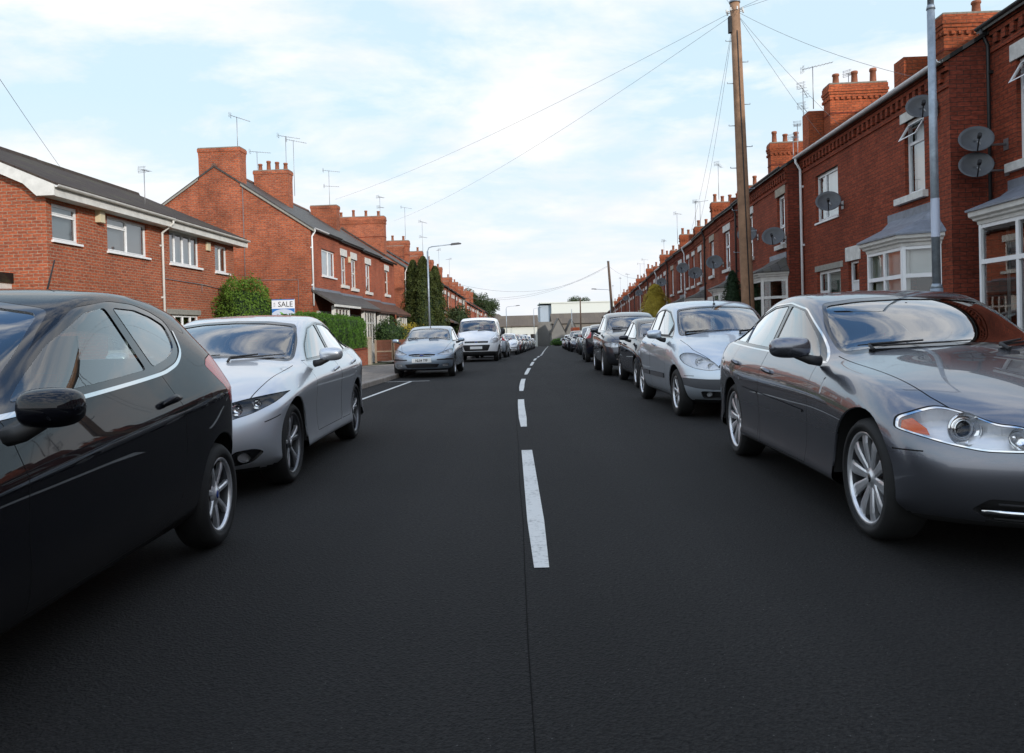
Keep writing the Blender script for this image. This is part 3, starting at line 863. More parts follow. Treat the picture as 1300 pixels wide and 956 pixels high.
    # ---- roof aerial
    if T.get('aerial'):
        yy = T['aerial']; p, n = B.point('z', 0, yy, 1); m = MB(); m.tube([(0, yy, p.z - .01), (0, yy, p.z + .02)], [.022, .014], 10); m.tube([(0, yy, p.z + .02), (0, yy + .09, p.z + .20)], [.006, .004], 6); m.build('roof_aerial', MATS['dark_trim'], root)
    # ---- papers behind the windscreen
    for (x, z, w_, h_, mt) in T.get('stickers', []):
        v = []
        for (a, b) in ((x - w_, z - h_), (x + w_, z - h_), (x + w_, z + h_), (x - w_, z + h_)): p, n = B.point('y', a, b, -1); v.append(p - n * .012)
        m = MB(); m.add(v, [(0, 1, 2, 3)]); m.build('windscreen_sticker', MATS[mt], root)
    # ---- plates
    pl = T.get('plate')
    if pl:
        z, txt = pl[:2]; p, n = B.point('y', 0, z, -1); m = MB(); m.box(-0.26, 0.26, p.y - 0.016, p.y - 0.004, z - 0.0555, z + 0.0555)
        o = m.build('number_plate', MATS['plate_white'], root, bevel=0.003)
        if txt: text_mesh('plate_text', txt, 0.098, MATS['plate_black'], o, (0, p.y - 0.0175, z - 0.002), (radians(90), 0, 0), 0.001, 0.82, bold=0.002)
    pl = T.get('rear_plate')
    if pl:
        p, n = B.point('y', 0, pl, 1); m = MB(); m.box(-0.26, 0.26, p.y + 0.004, p.y + 0.016, pl - 0.055, pl + 0.055)
        simple('plate_yellow', (0.7, 0.5, 0.05), 0.4) if 'plate_yellow' not in MATS else None
        m.build('number_plate', MATS['plate_yellow'], root, bevel=0.003)
    seats(root, T)
    T['B'] = B; T['objs'] = objs
    return B
# ------------------------------------------------------------------ the kinds of car, measured from the front axle back
XF = dict(sill_in=.004, mid_in=.034, stickers=[(-.50, 1.325, .06, .022, 'cyan_sticker')], paint='paint_slate', wb=2.909, R=0.333, rim=0.252, tw=0.235, track_out=0.885, arch=0.385,
  front=dict(rows=[(-.80, .19, .78), (-.87, .30, .86), (-.90, .48, .875), (-.87, .62, .85)], sweep=.40, pow=2.5),
  rear=dict(rows=[(3.85, .30, .66), (3.98, .42, .76), (4.06, .62, .80), (4.02, .86, .78)], sweep=.26),
  W=[(-.5, .87), (-.25, .925), (0.05, .932), (.5, .925), (1.0, .915), (2.0, .92), (2.9, .935), (3.4, .905), (3.8, .84)],
  zS=[(-.5, .64), (0, .72), (.8, .77), (2, .80), (3, .85), (3.8, .88)], zb=.17, z2=.44,
  st=[(0, .70, .77, -.66, .50, .745, -.83, .74), (-.26, .79, .77, -.34, .50, .835, -.48, .83), (.0, .865, .80, -.05, .52, .90, -.12, .915),
      (.35, .905, .81, .32, .54, .955, .26, .98), (.74, .93, .81, .84, .62, 1.0, .64, 1.015), (1.05, .945, .81, 1.20, .60, 1.20, 1.06, 1.215),
      (1.45, .957, .81, 1.60, .575, 1.375, 1.50, 1.405), (1.9, .967, .81, 1.98, .56, 1.42, 1.95, 1.46), (2.35, .98, .81, 2.4, .56, 1.41, 2.4, 1.46),
      (2.8, .995, .80, 2.80, .545, 1.345, 2.85, 1.405), (3.2, 1.015, .785, 3.20, .53, 1.215, 3.25, 1.28), (3.6, 1.025, .76, 3.58, .52, 1.09, 3.66, 1.13),
      (3.85, 1.02, .72, 3.88, .50, 1.055, 4.03, 1.07)],
  crease={7: .4, 4: .5},
  windscreen=[(0, 1.035), (.35, 1.025), (.665, .985), (.615, 1.18), (.535, 1.345), (.3, 1.375), (0, 1.385)], ws_y=1.9,
  rear_window=[(0, 1.14), (.55, 1.12), (.47, 1.30), (0, 1.34)], rw_y=2.6,
  dlo=[(.76, .935), (1.16, 1.13), (1.58, 1.315), (1.98, 1.372), (2.4, 1.365), (2.8, 1.302), (3.12, 1.20), (3.42, 1.05), (3.40, 1.025), (2.4, .99), (1.7, .97)],
  dlo_trim=[(.011, 'chrome', .0), (.012, 'black_gloss', .003)],
  panes=[[(.95, .975), (1.22, 1.12), (1.6, 1.29), (1.93, 1.34), (1.97, 1.01), (1.6, 1.0)], [(2.02, 1.345), (2.4, 1.335), (2.76, 1.275), (2.93, 1.21), (2.82, 1.04), (2.05, 1.015)], [(2.97, 1.195), (3.12, 1.145), (3.33, 1.06), (2.87, 1.045)]],
  doors=[[(.90, .27), (1.96, .26), (2.01, .5), (2.02, 1.02), (.88, .98), (.86, .60)], [(2.03, .26), (2.44, .26), (2.55, .46), (2.70, .68), (2.92, .82), (2.97, 1.02), (2.025, 1.02)]],
  lines=[('z', [(.60, -.66), (.655, -.30), (.68, .1), (.70, .5), (.71, .78)], lambda c: c.z > .62), ('x', [(-.52, .56), (-.36, .555)], None)],
  zones=[dict(name='side_vent', mat='satin_metal', ax='x', xmin=.4, inset=.006, poly=rpoly([(.615, .76), (.64, .75), (.645, .85), (.62, .86)], .01)),
         dict(name='door_moulding', mat=None, ax='x', xmin=.4, inset=-.008, poly=rpoly([(.95, .60), (2.0, .635), (2.0, .652), (.95, .618)], .006)),
         dict(name='rear_door_moulding', mat=None, ax='x', xmin=.4, inset=-.008, poly=rpoly([(2.05, .637), (2.50, .652), (2.50, .668), (2.05, .654)], .006)),
         dict(name='lower_grille', mat='black_plastic', ax='y', lo=-2, hi=0.1, inset=.04, poly=rpoly([(-.585, .36), (-.64, .30), (-.55, .245), (0, .235), (.55, .245), (.64, .30), (.585, .36), (0, .355)], .02)),
         dict(name='main_grille', mat='black_plastic', ax='y', lo=-2, hi=-.3, inset=.035, poly=rpoly([(-.34, .665), (-.30, .45), (-.22, .42), (.22, .42), (.30, .45), (.34, .665), (0, .70)], .05))],
  lamps=[dict(name='headlight', mat='lamp_lens', frame='chrome', deep=.075, poly=rpoly([(.865, .655, .02), (.84, .715, .03), (.745, .755, .05), (.66, .775, .05), (.585, .745, .03), (.52, .705, .03), (.44, .70, .03), (.365, .66, .03), (.37, .60, .03), (.45, .578, .03), (.60, .575, .04), (.72, .60, .04), (.82, .635, .03)]),
              bowls=[(.63, .672, .082, 'proj'), (.455, .64, .052, 'bowl')], inner=[([(.845, .665), (.828, .700), (.79, .715), (.765, .672), (.765, .64), (.81, .648)], 'amber_lens')]),
         dict(name='tail_light', mat='red_lens', rear=True, ymin=3.3, poly=rpoly([(.84, .72), (.80, .95), (.50, .98), (.52, .76)]))],
  wheel=dict(n=10, w0=.040, w1=.078, dish=.02, alt=0, rot=.12, cap='black_gloss', split=0),
  mirror=(.80, 1.02, 1.045, (.27, .17, .155)), handles=[(1.83, .835), (2.78, .865)], wipers=[(-.52, .10, 1.03), (.22, .62, 1.02)],
  dash=(.85, 1.0, .66), rearview=(1.42, 1.27), plate=(.50, None), floor_end=3.3)

ACC = dict(sill_in=.0, mid_in=.034, stickers=[(-.30, 1.12, .012, .04, 'white_sticker')],paint='paint_silver', wb=2.705, R=0.328, rim=0.245, tw=0.225, track_out=0.88, arch=0.378,
  front=dict(rows=[(-.83, .17, .79), (-.92, .27, .86), (-.93, .47, .87), (-.88, .62, .84)], sweep=.42, pow=2.5),
  rear=dict(rows=[(3.58, .30, .66), (3.72, .42, .76), (3.78, .62, .79), (3.76, .86, .77)], sweep=.26),
  W=[(-.5, .86), (-.25, .91), (0.0, .92), (.5, .905), (1.0, .90), (2.0, .91), (2.7, .925), (3.1, .90), (3.5, .84)],
  zS=[(-.5, .63), (0, .74), (.8, .80), (2, .84), (2.8, .88), (3.5, .90)], zb=.16, z2=.44,
  st=[(0, .70, .77, -.66, .50, .745, -.83, .73), (-.26, .80, .76, -.34, .50, .84, -.46, .825), (.0, .87, .79, -.05, .54, .90, -.12, .91),
      (.35, .905, .80, .30, .56, .955, .24, .975), (.62, .925, .80, .66, .62, .99, .44, 1.015), (.92, .945, .80, 1.02, .60, 1.18, .84, 1.19),
      (1.3, .957, .80, 1.42, .575, 1.355, 1.26, 1.385), (1.75, .97, .80, 1.80, .565, 1.405, 1.75, 1.445), (2.15, .985, .795, 2.2, .56, 1.395, 2.2, 1.445),
      (2.55, 1.005, .785, 2.58, .545, 1.33, 2.62, 1.39), (2.92, 1.03, .77, 2.94, .53, 1.21, 3.0, 1.27), (3.3, 1.04, .75, 3.30, .52, 1.095, 3.4, 1.13),
      (3.58, 1.03, .71, 3.60, .50, 1.06, 3.74, 1.075)],
  crease={7: .4, 6: .45, 4: .6},
  windscreen=[(0, 1.03), (.35, 1.02), (.68, .975), (.615, 1.17), (.545, 1.325), (.3, 1.36), (0, 1.37)], ws_y=1.7,
  rear_window=[(0, 1.14), (.55, 1.12), (.47, 1.29), (0, 1.33)], rw_y=2.4,
  dlo=[(.84, .96), (1.10, 1.14), (1.42, 1.30), (1.80, 1.357), (2.2, 1.35), (2.58, 1.285), (2.88, 1.18), (3.08, 1.06), (3.06, 1.035), (2.2, 1.0), (1.5, .975)],
  dlo_trim=[(.012, 'satin_metal', .0), (.02, 'black_gloss', .003)],
  panes=[[(.94, .995), (1.12, 1.12), (1.44, 1.275), (1.75, 1.325), (1.80, 1.02), (1.4, 1.01)], [(1.85, 1.33), (2.2, 1.32), (2.52, 1.265), (2.66, 1.215), (2.66, 1.045), (1.88, 1.02)], [(2.70, 1.20), (2.86, 1.14), (2.99, 1.065), (2.70, 1.05)]],
  doors=[[(.80, .33), (1.80, .33), (1.84, .5), (1.84, 1.02), (.78, .98), (.76, .60)], [(1.855, .33), (2.22, .33), (2.32, .48), (2.46, .68), (2.66, .82), (2.70, 1.04), (1.85, 1.02)]],
  lines=[('z', [(.66, -.58), (.70, -.2), (.725, .2), (.73, .55)], lambda c: c.z > .62), ('x', [(-.52, .56), (-.36, .60)], None)],
  zones=[dict(name='lower_grille', mat='black_plastic', ax='y', lo=-2, hi=0.1, inset=.04, poly=rpoly([(-.40, .36), (-.42, .24), (.42, .24), (.40, .36)], .02)),
         dict(name='main_grille', mat='black_plastic', ax='y', lo=-2, hi=-.3, inset=.03, poly=rpoly([(-.38, .66), (-.30, .47), (.30, .47), (.38, .66)], .03)),
         dict(name='fog_light_surround', mat='black_gloss', ax='y', lo=-2, hi=0.1, inset=.015, mirror=True, poly=rpoly([(.80, .345), (.74, .375), (.62, .365), (.57, .30), (.60, .25), (.72, .27)], .03))],
  lamps=[dict(name='headlight', mat='lamp_lens', deep=.06, back='alloy_dark', poly=rpoly([(.875, .768, .01), (.78, .758, .04), (.64, .735, .05), (.45, .685, .03), (.44, .61, .02), (.56, .585, .05), (.72, .63, .05), (.84, .70, .04)]),
              bowls=[(.515, .638, .042, 'bowl'), (.61, .668, .048, 'bowl'), (.72, .695, .038, 'bowl')], inner=[]),
         dict(name='fog_light', mat='lamp_lens', deep=.025, poly=ellipse(.675, .31, .042, .042), bowls=[(.675, .31, .034, 'bowl')]),
         dict(name='tail_light', mat='red_lens', rear=True, ymin=3.1, poly=rpoly([(.84, .74), (.80, .95), (.50, .98), (.52, .78)]))],
  wheel=dict(n=5, w0=.030, w1=.046, dish=.02, split=.20, rot=.3, mat='alloy_dark', mat2='alloy', mi2=1, barrel=0, cap='alloy'),
  mirror=(.90, 1.00, 1.03, (.22, .15, .14)), handles=[(1.64, .86), (2.50, .895)], wipers=[(-.52, .10, 1.02), (.22, .62, 1.01)],
  dash=(.72, 1.0, .66), rearview=(1.2, 1.25), plate=(.50, None), floor_end=3.1)

FIE = dict(aerial=2.25, paint='paint_black', wb=2.489, R=0.298, rim=0.208, tw=0.20, track_out=0.835, arch=0.352,
  front=dict(rows=[(-.70, .18, .66), (-.77, .28, .76), (-.80, .46, .78), (-.76, .62, .76)], sweep=.34, pow=2.5),
  rear=dict(rows=[(2.98, .28, .58), (3.08, .40, .68), (3.14, .60, .72), (3.10, .86, .70)], sweep=.24),
  W=[(-.45, .79), (-.2, .825), (0.0, .842), (.5, .835), (1.2, .838), (1.9, .845), (2.4, .858), (2.75, .835), (2.95, .77)],
  zS=[(-.45, .63), (0, .70), (.8, .76), (1.6, .82), (2.4, .90), (2.95, .92)], zb=.19, z2=.44,
  st=[(0, .70, .71, -.56, .46, .76, -.72, .76), (-.22, .80, .70, -.28, .46, .86, -.40, .87), (.02, .87, .73, -.02, .48, .93, -.08, .95),
      (.32, .915, .745, .28, .50, .99, .22, 1.015), (.58, .94, .75, .62, .58, 1.03, .42, 1.06), (.85, .955, .755, .98, .575, 1.20, .78, 1.22),
      (1.2, .975, .76, 1.38, .55, 1.375, 1.18, 1.405), (1.6, 1.0, .76, 1.72, .535, 1.43, 1.62, 1.475), (2.0, 1.03, .755, 2.05, .525, 1.42, 2.05, 1.48),
      (2.35, 1.075, .745, 2.38, .515, 1.385, 2.45, 1.455), (2.62, 1.12, .725, 2.66, .50, 1.33, 2.78, 1.405), (2.80, 1.11, .69, 2.82, .47, 1.24, 2.93, 1.33),
      (2.9, 1.05, .665, 2.95, .47, 1.12, 3.05, 1.10)],
  crease={7: .35, 6: .6},
  windscreen=[(0, 1.08), (.35, 1.065), (.64, 1.01), (.58, 1.19), (.515, 1.345), (.3, 1.385), (0, 1.395)], ws_y=1.6,
  rear_window=[(0, 1.06), (.50, 1.06), (.44, 1.28), (0, 1.32)], rw_y=2.72,
  dlo=[(.50, .95), (.74, 1.05), (1.02, 1.20), (1.38, 1.355), (1.70, 1.395), (1.95, 1.388), (2.14, 1.355), (2.30, 1.30, .06), (2.27, 1.15, .11), (2.12, 1.085, .12), (1.8, 1.03), (1.2, .99)],
  dlo_trim=[(.028, 'black_gloss', .002)], side_strips=[([(.50, .945), (1.2, .985), (1.8, 1.025), (2.0, 1.05), (2.14, 1.085), (2.26, 1.15), (2.31, 1.25)], .016, 'chrome')],
  panes=[[(.70, .995), (.80, 1.05), (1.06, 1.19), (1.42, 1.33), (1.62, 1.36), (1.74, 1.06), (1.3, 1.03)], [(1.70, 1.362), (1.94, 1.357), (2.11, 1.325), (2.24, 1.28, .04), (2.21, 1.165, .08), (2.07, 1.112, .10), (1.83, 1.07)]],
  pane_mats={1: 'car_glass'},
  doors=[[(.60, .27), (1.72, .27), (1.90, .40), (1.96, .60), (1.93, .85), (1.86, 1.06), (.58, 1.0), (.56, .60)]],
  lines=[('z', [(.56, -.50), (.64, -.1), (.67, .2), (.68, .5)], lambda c: c.z > .62), ('x', [(-.45, .52), (-.33, .52)], None)],
  zones=[dict(name='main_grille', mat='black_plastic', ax='y', lo=-2, hi=-.3, inset=.03, poly=rpoly([(-.50, .50), (-.40, .32), (.40, .32), (.50, .50)], .03)),
         dict(name='fuel_flap', mat=None, ax='x', xmin=.4, inset=.0022, poly=ellipse(2.80, .80, .075, .085, 24))],
  lamps=[dict(name='headlight', mat='lamp_lens', deep=.03, poly=rpoly([(.80, .755, .02), (.70, .75, .04), (.55, .71, .03), (.50, .64, .02), (.70, .64, .03), (.78, .70, .03)]), bowls=[(.62, .69, .04, 'bowl')]),
         dict(name='tail_light', mat='red_lens', ax='x', y0=2.3, y1=3.4, poly=rpoly([(2.46, 1.05), (2.55, .94), (2.66, .82), (3.14, .82), (3.14, 1.13), (2.66, 1.11), (2.54, 1.09)], .02))],
  wheel=dict(n=7, w0=.030, w1=.034, dish=.016, rot=.2, cap='badge_blue'),
  mirror=(.47, .965, .99, (.20, .17, .145)), handles=[(1.80, .895)], wipers=[(-.48, .10, 1.08), (.22, .60, 1.06)],
  dash=(.72, 1.02, .62), rearview=(1.15, 1.28), plate=(.48, None), floor_end=2.7)

SCE = dict(stickers=[(.55, 1.14, .05, .03, 'white_sticker'), (-.52, 1.13, .05, .025, 'cyan_sticker')], aerial=1.2, paint='paint_iceblue', wb=2.685, R=0.318, rim=0.215, tw=0.21, track_out=0.87, arch=0.372,
  front=dict(rows=[(-.72, .20, .70), (-.80, .30, .80), (-.83, .48, .825), (-.80, .62, .80)], sweep=.38, pow=2.5),
  rear=dict(rows=[(2.98, .30, .62), (3.08, .40, .72), (3.12, .60, .76), (3.08, .90, .74)], sweep=.20),
  W=[(-.5, .83), (-.25, .88), (0.0, .895), (.5, .895), (1.2, .895), (2.0, .90), (2.6, .905), (2.85, .87), (2.95, .82)],
  zS=[(-.5, .64), (0, .78), (.8, .86), (1.6, .90), (2.4, .94), (2.95, .95)], zb=.19, z2=.46,
  st=[(0, .72, .76, -.60, .49, .78, -.76, .79), (-.22, .86, .74, -.30, .49, .90, -.42, .91), (.02, .945, .78, -.02, .52, .99, -.08, 1.005),
      (.28, .985, .79, .24, .55, 1.045, .16, 1.065), (.46, 1.0, .79, .48, .62, 1.07, .28, 1.105), (.75, 1.01, .79, .86, .60, 1.28, .66, 1.31),
      (1.15, 1.02, .79, 1.28, .575, 1.485, 1.10, 1.525), (1.6, 1.035, .79, 1.68, .565, 1.555, 1.6, 1.61), (2.0, 1.05, .785, 2.05, .56, 1.55, 2.05, 1.62),
      (2.4, 1.07, .775, 2.42, .545, 1.51, 2.5, 1.585), (2.7, 1.09, .755, 2.72, .53, 1.44, 2.82, 1.52), (2.84, 1.08, .735, 2.88, .51, 1.28, 2.96, 1.36),
      (2.9, 1.02, .72, 2.95, .50, 1.12, 3.05, 1.15)],
  crease={7: .4, 6: .2},
  windscreen=[(0, 1.125), (.35, 1.11), (.665, 1.06), (.60, 1.28), (.535, 1.46), (.3, 1.495), (0, 1.505)], ws_y=1.6,
  rear_window=[(0, 1.12), (.52, 1.12), (.46, 1.40), (0, 1.43)], rw_y=2.75,
  dlo=[(.62, 1.035), (.90, 1.25), (1.28, 1.435), (1.68, 1.492), (2.05, 1.485), (2.42, 1.445), (2.66, 1.36), (2.74, 1.20), (2.70, 1.10), (2.0, 1.07), (1.2, 1.045)],
  dlo_trim=[(.016, 'black_gloss', .0), (.014, 'black_plastic', .003)],
  panes=[[(.66, 1.065), (.83, 1.19), (.86, 1.07)], [(.92, 1.09), (.92, 1.24), (1.30, 1.41), (1.66, 1.462), (1.70, 1.10)], [(1.74, 1.465), (2.05, 1.458), (2.32, 1.43), (2.32, 1.11), (1.77, 1.10)], [(2.37, 1.42), (2.60, 1.35), (2.68, 1.20), (2.64, 1.125), (2.37, 1.11)]],
  doors=[[(.62, .29), (1.68, .28), (1.73, .5), (1.73, 1.08), (.60, 1.04), (.58, .60)], [(1.745, .28), (2.16, .28), (2.27, .46), (2.40, .68), (2.50, .80), (2.52, 1.08), (1.74, 1.08)]],
  lines=[('z', [(.50, -.60), (.66, -.2), (.70, .1), (.71, .35)], lambda c: c.z > .70), ('x', [(-.50, .56), (-.36, .56)], None)],
  zones=[dict(name='bumper_strip', mat='grey_plastic', ax='y', lo=-2, hi=-.1, inset=.004, under=True, poly=rpoly([(-.865, .535), (-.84, .44), (-.70, .40), (-.52, .385), (.52, .385), (.70, .40), (.84, .44), (.865, .535), (.6, .52), (-.6, .52)], .02)),
         dict(name='lower_grille', mat='black_plastic', ax='y', lo=-2, hi=-.1, inset=.03, poly=rpoly([(-.66, .365), (-.62, .27), (.62, .27), (.66, .365)], .03)),
         dict(name='main_grille', mat='black_plastic', ax='y', lo=-2, hi=-.3, inset=.025, mirror=True, poly=rpoly([(.09, .70), (.10, .60), (.40, .60), (.45, .69), (.40, .72)], .02)),
         dict(name='door_strip', mat='grey_plastic', ax='x', xmin=.4, inset=-.012, poly=rpoly([(.66, .475), (1.70, .465), (1.70, .53), (.66, .54)], .012)),
         dict(name='rear_door_strip', mat='grey_plastic', ax='x', xmin=.4, inset=-.012, poly=rpoly([(1.76, .465), (2.24, .462), (2.28, .53), (1.76, .53)], .012))],
  lamps=[dict(name='headlight', mat='lamp_lens', deep=.03, poly=rpoly([(.84, .80, .04), (.78, .855, .05), (.66, .85, .07), (.50, .75, .05), (.42, .645, .02), (.56, .625, .05), (.72, .655, .06), (.82, .72, .04)]),
              bowls=[(.64, .735, .058, 'bowl'), (.53, .685, .04, 'bowl')], inner=[]),
         dict(name='fog_light', mat='lamp_lens', deep=.02, poly=ellipse(.56, .325, .035, .035), bowls=[(.56, .325, .03, 'bowl')]),
         dict(name='tail_light', mat='red_lens', rear=True, ymin=2.6, poly=rpoly([(.84, .80), (.76, 1.20), (.64, 1.20), (.66, .82)]))],
  wheel=dict(n=8, w0=.028, w1=.036, dish=.014, rot=.2, cap='alloy'),
  mirror=(.80, .99, 1.10, (.22, .15, .145)), handles=[(1.52, .935), (2.34, .955)], wipers=[(-.60, .0, 1.105), (.10, .60, 1.10)],
  dash=(.52, 1.06, .64), rearview=(1.02, 1.38), plate=(.455, None), floor_end=2.8, seat_z=.10, seat_y=1.3)

FOC = dict(aerial=1.35, paint='paint_bluegrey', wb=2.615, R=0.305, rim=0.195, tw=0.195, track_out=0.835, arch=0.358,
  front=dict(rows=[(-.72, .19, .68), (-.79, .29, .78), (-.82, .46, .80), (-.78, .60, .78)], sweep=.30, pow=2.6),
  rear=dict(rows=[(3.12, .30, .60), (3.22, .40, .70), (3.26, .60, .74), (3.20, .86, .72)], sweep=.22),
  W=[(-.45, .80), (-.2, .835), (0.0, .845), (.5, .845), (1.2, .848), (2.0, .85), (2.6, .85), (2.95, .82), (3.1, .77)],
  zS=[(-.45, .62), (0, .72), (.8, .78), (1.6, .82), (2.4, .87), (3.1, .88)], zb=.19, z2=.44,
  st=[(0, .68, .73, -.58, .47, .70, -.74, .70), (-.22, .79, .71, -.28, .46, .82, -.40, .83), (.02, .86, .735, -.02, .48, .905, -.08, .92),
      (.32, .90, .745, .28, .50, .965, .22, .985), (.55, .915, .75, .58, .58, 1.0, .38, 1.03), (.85, .93, .75, .96, .57, 1.17, .76, 1.195),
      (1.2, .945, .755, 1.34, .55, 1.33, 1.18, 1.36), (1.6, .955, .755, 1.70, .535, 1.385, 1.62, 1.425), (2.0, .965, .755, 2.05, .53, 1.385, 2.05, 1.43),
      (2.4, .98, .75, 2.42, .52, 1.355, 2.5, 1.405), (2.75, .99, .735, 2.78, .51, 1.28, 2.88, 1.34), (2.98, .985, .71, 3.0, .50, 1.12, 3.06, 1.17),
      (3.08, .96, .69, 3.10, .49, 1.0, 3.18, 1.02)],
  crease={7: .4, 6: .45, 4: .6},
  windscreen=[(0, 1.05), (.35, 1.035), (.64, .98), (.575, 1.16), (.51, 1.30), (.3, 1.34), (0, 1.35)], ws_y=1.6,
  rear_window=[(0, 1.0), (.50, 1.0), (.46, 1.24), (0, 1.28)], rw_y=2.6,
  dlo=[(.66, .95), (.96, 1.13), (1.34, 1.285), (1.70, 1.335), (2.05, 1.335), (2.42, 1.305), (2.72, 1.22), (2.90, 1.03), (2.86, 1.0), (2.0, .975)],
  dlo_trim=[(.012, 'black_gloss', .0), (.014, 'black_plastic', .003)],
  panes=[[(.80, .99), (1.0, 1.12), (1.36, 1.26), (1.66, 1.305), (1.70, .995)], [(1.75, 1.31), (2.05, 1.31), (2.36, 1.285), (2.40, 1.01), (1.77, 1.0)], [(2.44, 1.27), (2.66, 1.20), (2.80, 1.04), (2.44, 1.015)]],
  doors=[[(.62, .27), (1.68, .27), (1.72, .5), (1.72, 1.0), (.60, .96), (.58, .60)], [(1.735, .27), (2.14, .27), (2.25, .46), (2.38, .66), (2.50, .80), (2.52, 1.0), (1.73, 1.0)]],
  lines=[('z', [(.56, -.50), (.64, -.1), (.67, .2), (.68, .5)], lambda c: c.z > .62), ('x', [(-.45, .55), (-.33, .55)], None)],
  zones=[dict(name='main_grille', mat='black_gloss', ax='y', lo=-2, hi=-.3, inset=.02, poly=rpoly([(-.37, .635), (-.34, .60), (-.2, .575), (.2, .575), (.34, .60), (.37, .635), (.2, .655), (-.2, .655)], .02)),
         dict(name='lower_grille', mat='black_plastic', ax='y', lo=-2, hi=-.1, inset=.03, poly=rpoly([(-.47, .375), (-.40, .28), (.40, .28), (.47, .375), (0, .395)], .02)),
         dict(name='bumper_strip', mat='black_plastic', ax='y', lo=-2, hi=-.1, inset=-.006, mirror=True, poly=rpoly([(.40, .505), (.80, .515), (.82, .475), (.40, .475)], .01)),
         dict(name='bumper_corner', mat='black_plastic', ax='x', xmin=.4, inset=-.004, poly=rpoly([(-.62, .52), (-.37, .52), (-.37, .475), (-.62, .475)], .01))],
  lamps=[dict(name='headlight', mat='lamp_lens', deep=.02, poly=rpoly([(.79, .66, .01), (.79, .765, .03), (.70, .765, .03), (.50, .68, .03), (.40, .635, .01), (.56, .615, .03), (.72, .625, .02)]), bowls=[(.66, .69, .045, 'bowl'), (.56, .66, .03, 'bowl')]),
         dict(name='fog_light', mat='lamp_lens', deep=.02, poly=rpoly([(.54, .37), (.54, .30), (.69, .30), (.70, .38)], .02), bowls=[(.615, .338, .03, 'bowl')]),
         dict(name='tail_light', mat='red_lens', rear=True, ymin=2.8, poly=rpoly([(.80, .88), (.72, 1.25), (.58, 1.25), (.62, .90)]))],
  wheel=dict(n=5, w0=.05, w1=.05, dish=.014, rot=.3, cap='alloy'),
  mirror=(.76, .95, 1.0, (.20, .14, .115)), handles=[(1.54, .85), (2.34, .88)], wipers=[(-.55, .02, 1.045), (.08, .58, 1.035)],
  dash=(.60, 1.0, .62), rearview=(1.12, 1.22), plate=(.475, 'NL04 TFF'), rear_plate=.80, floor_end=2.8)

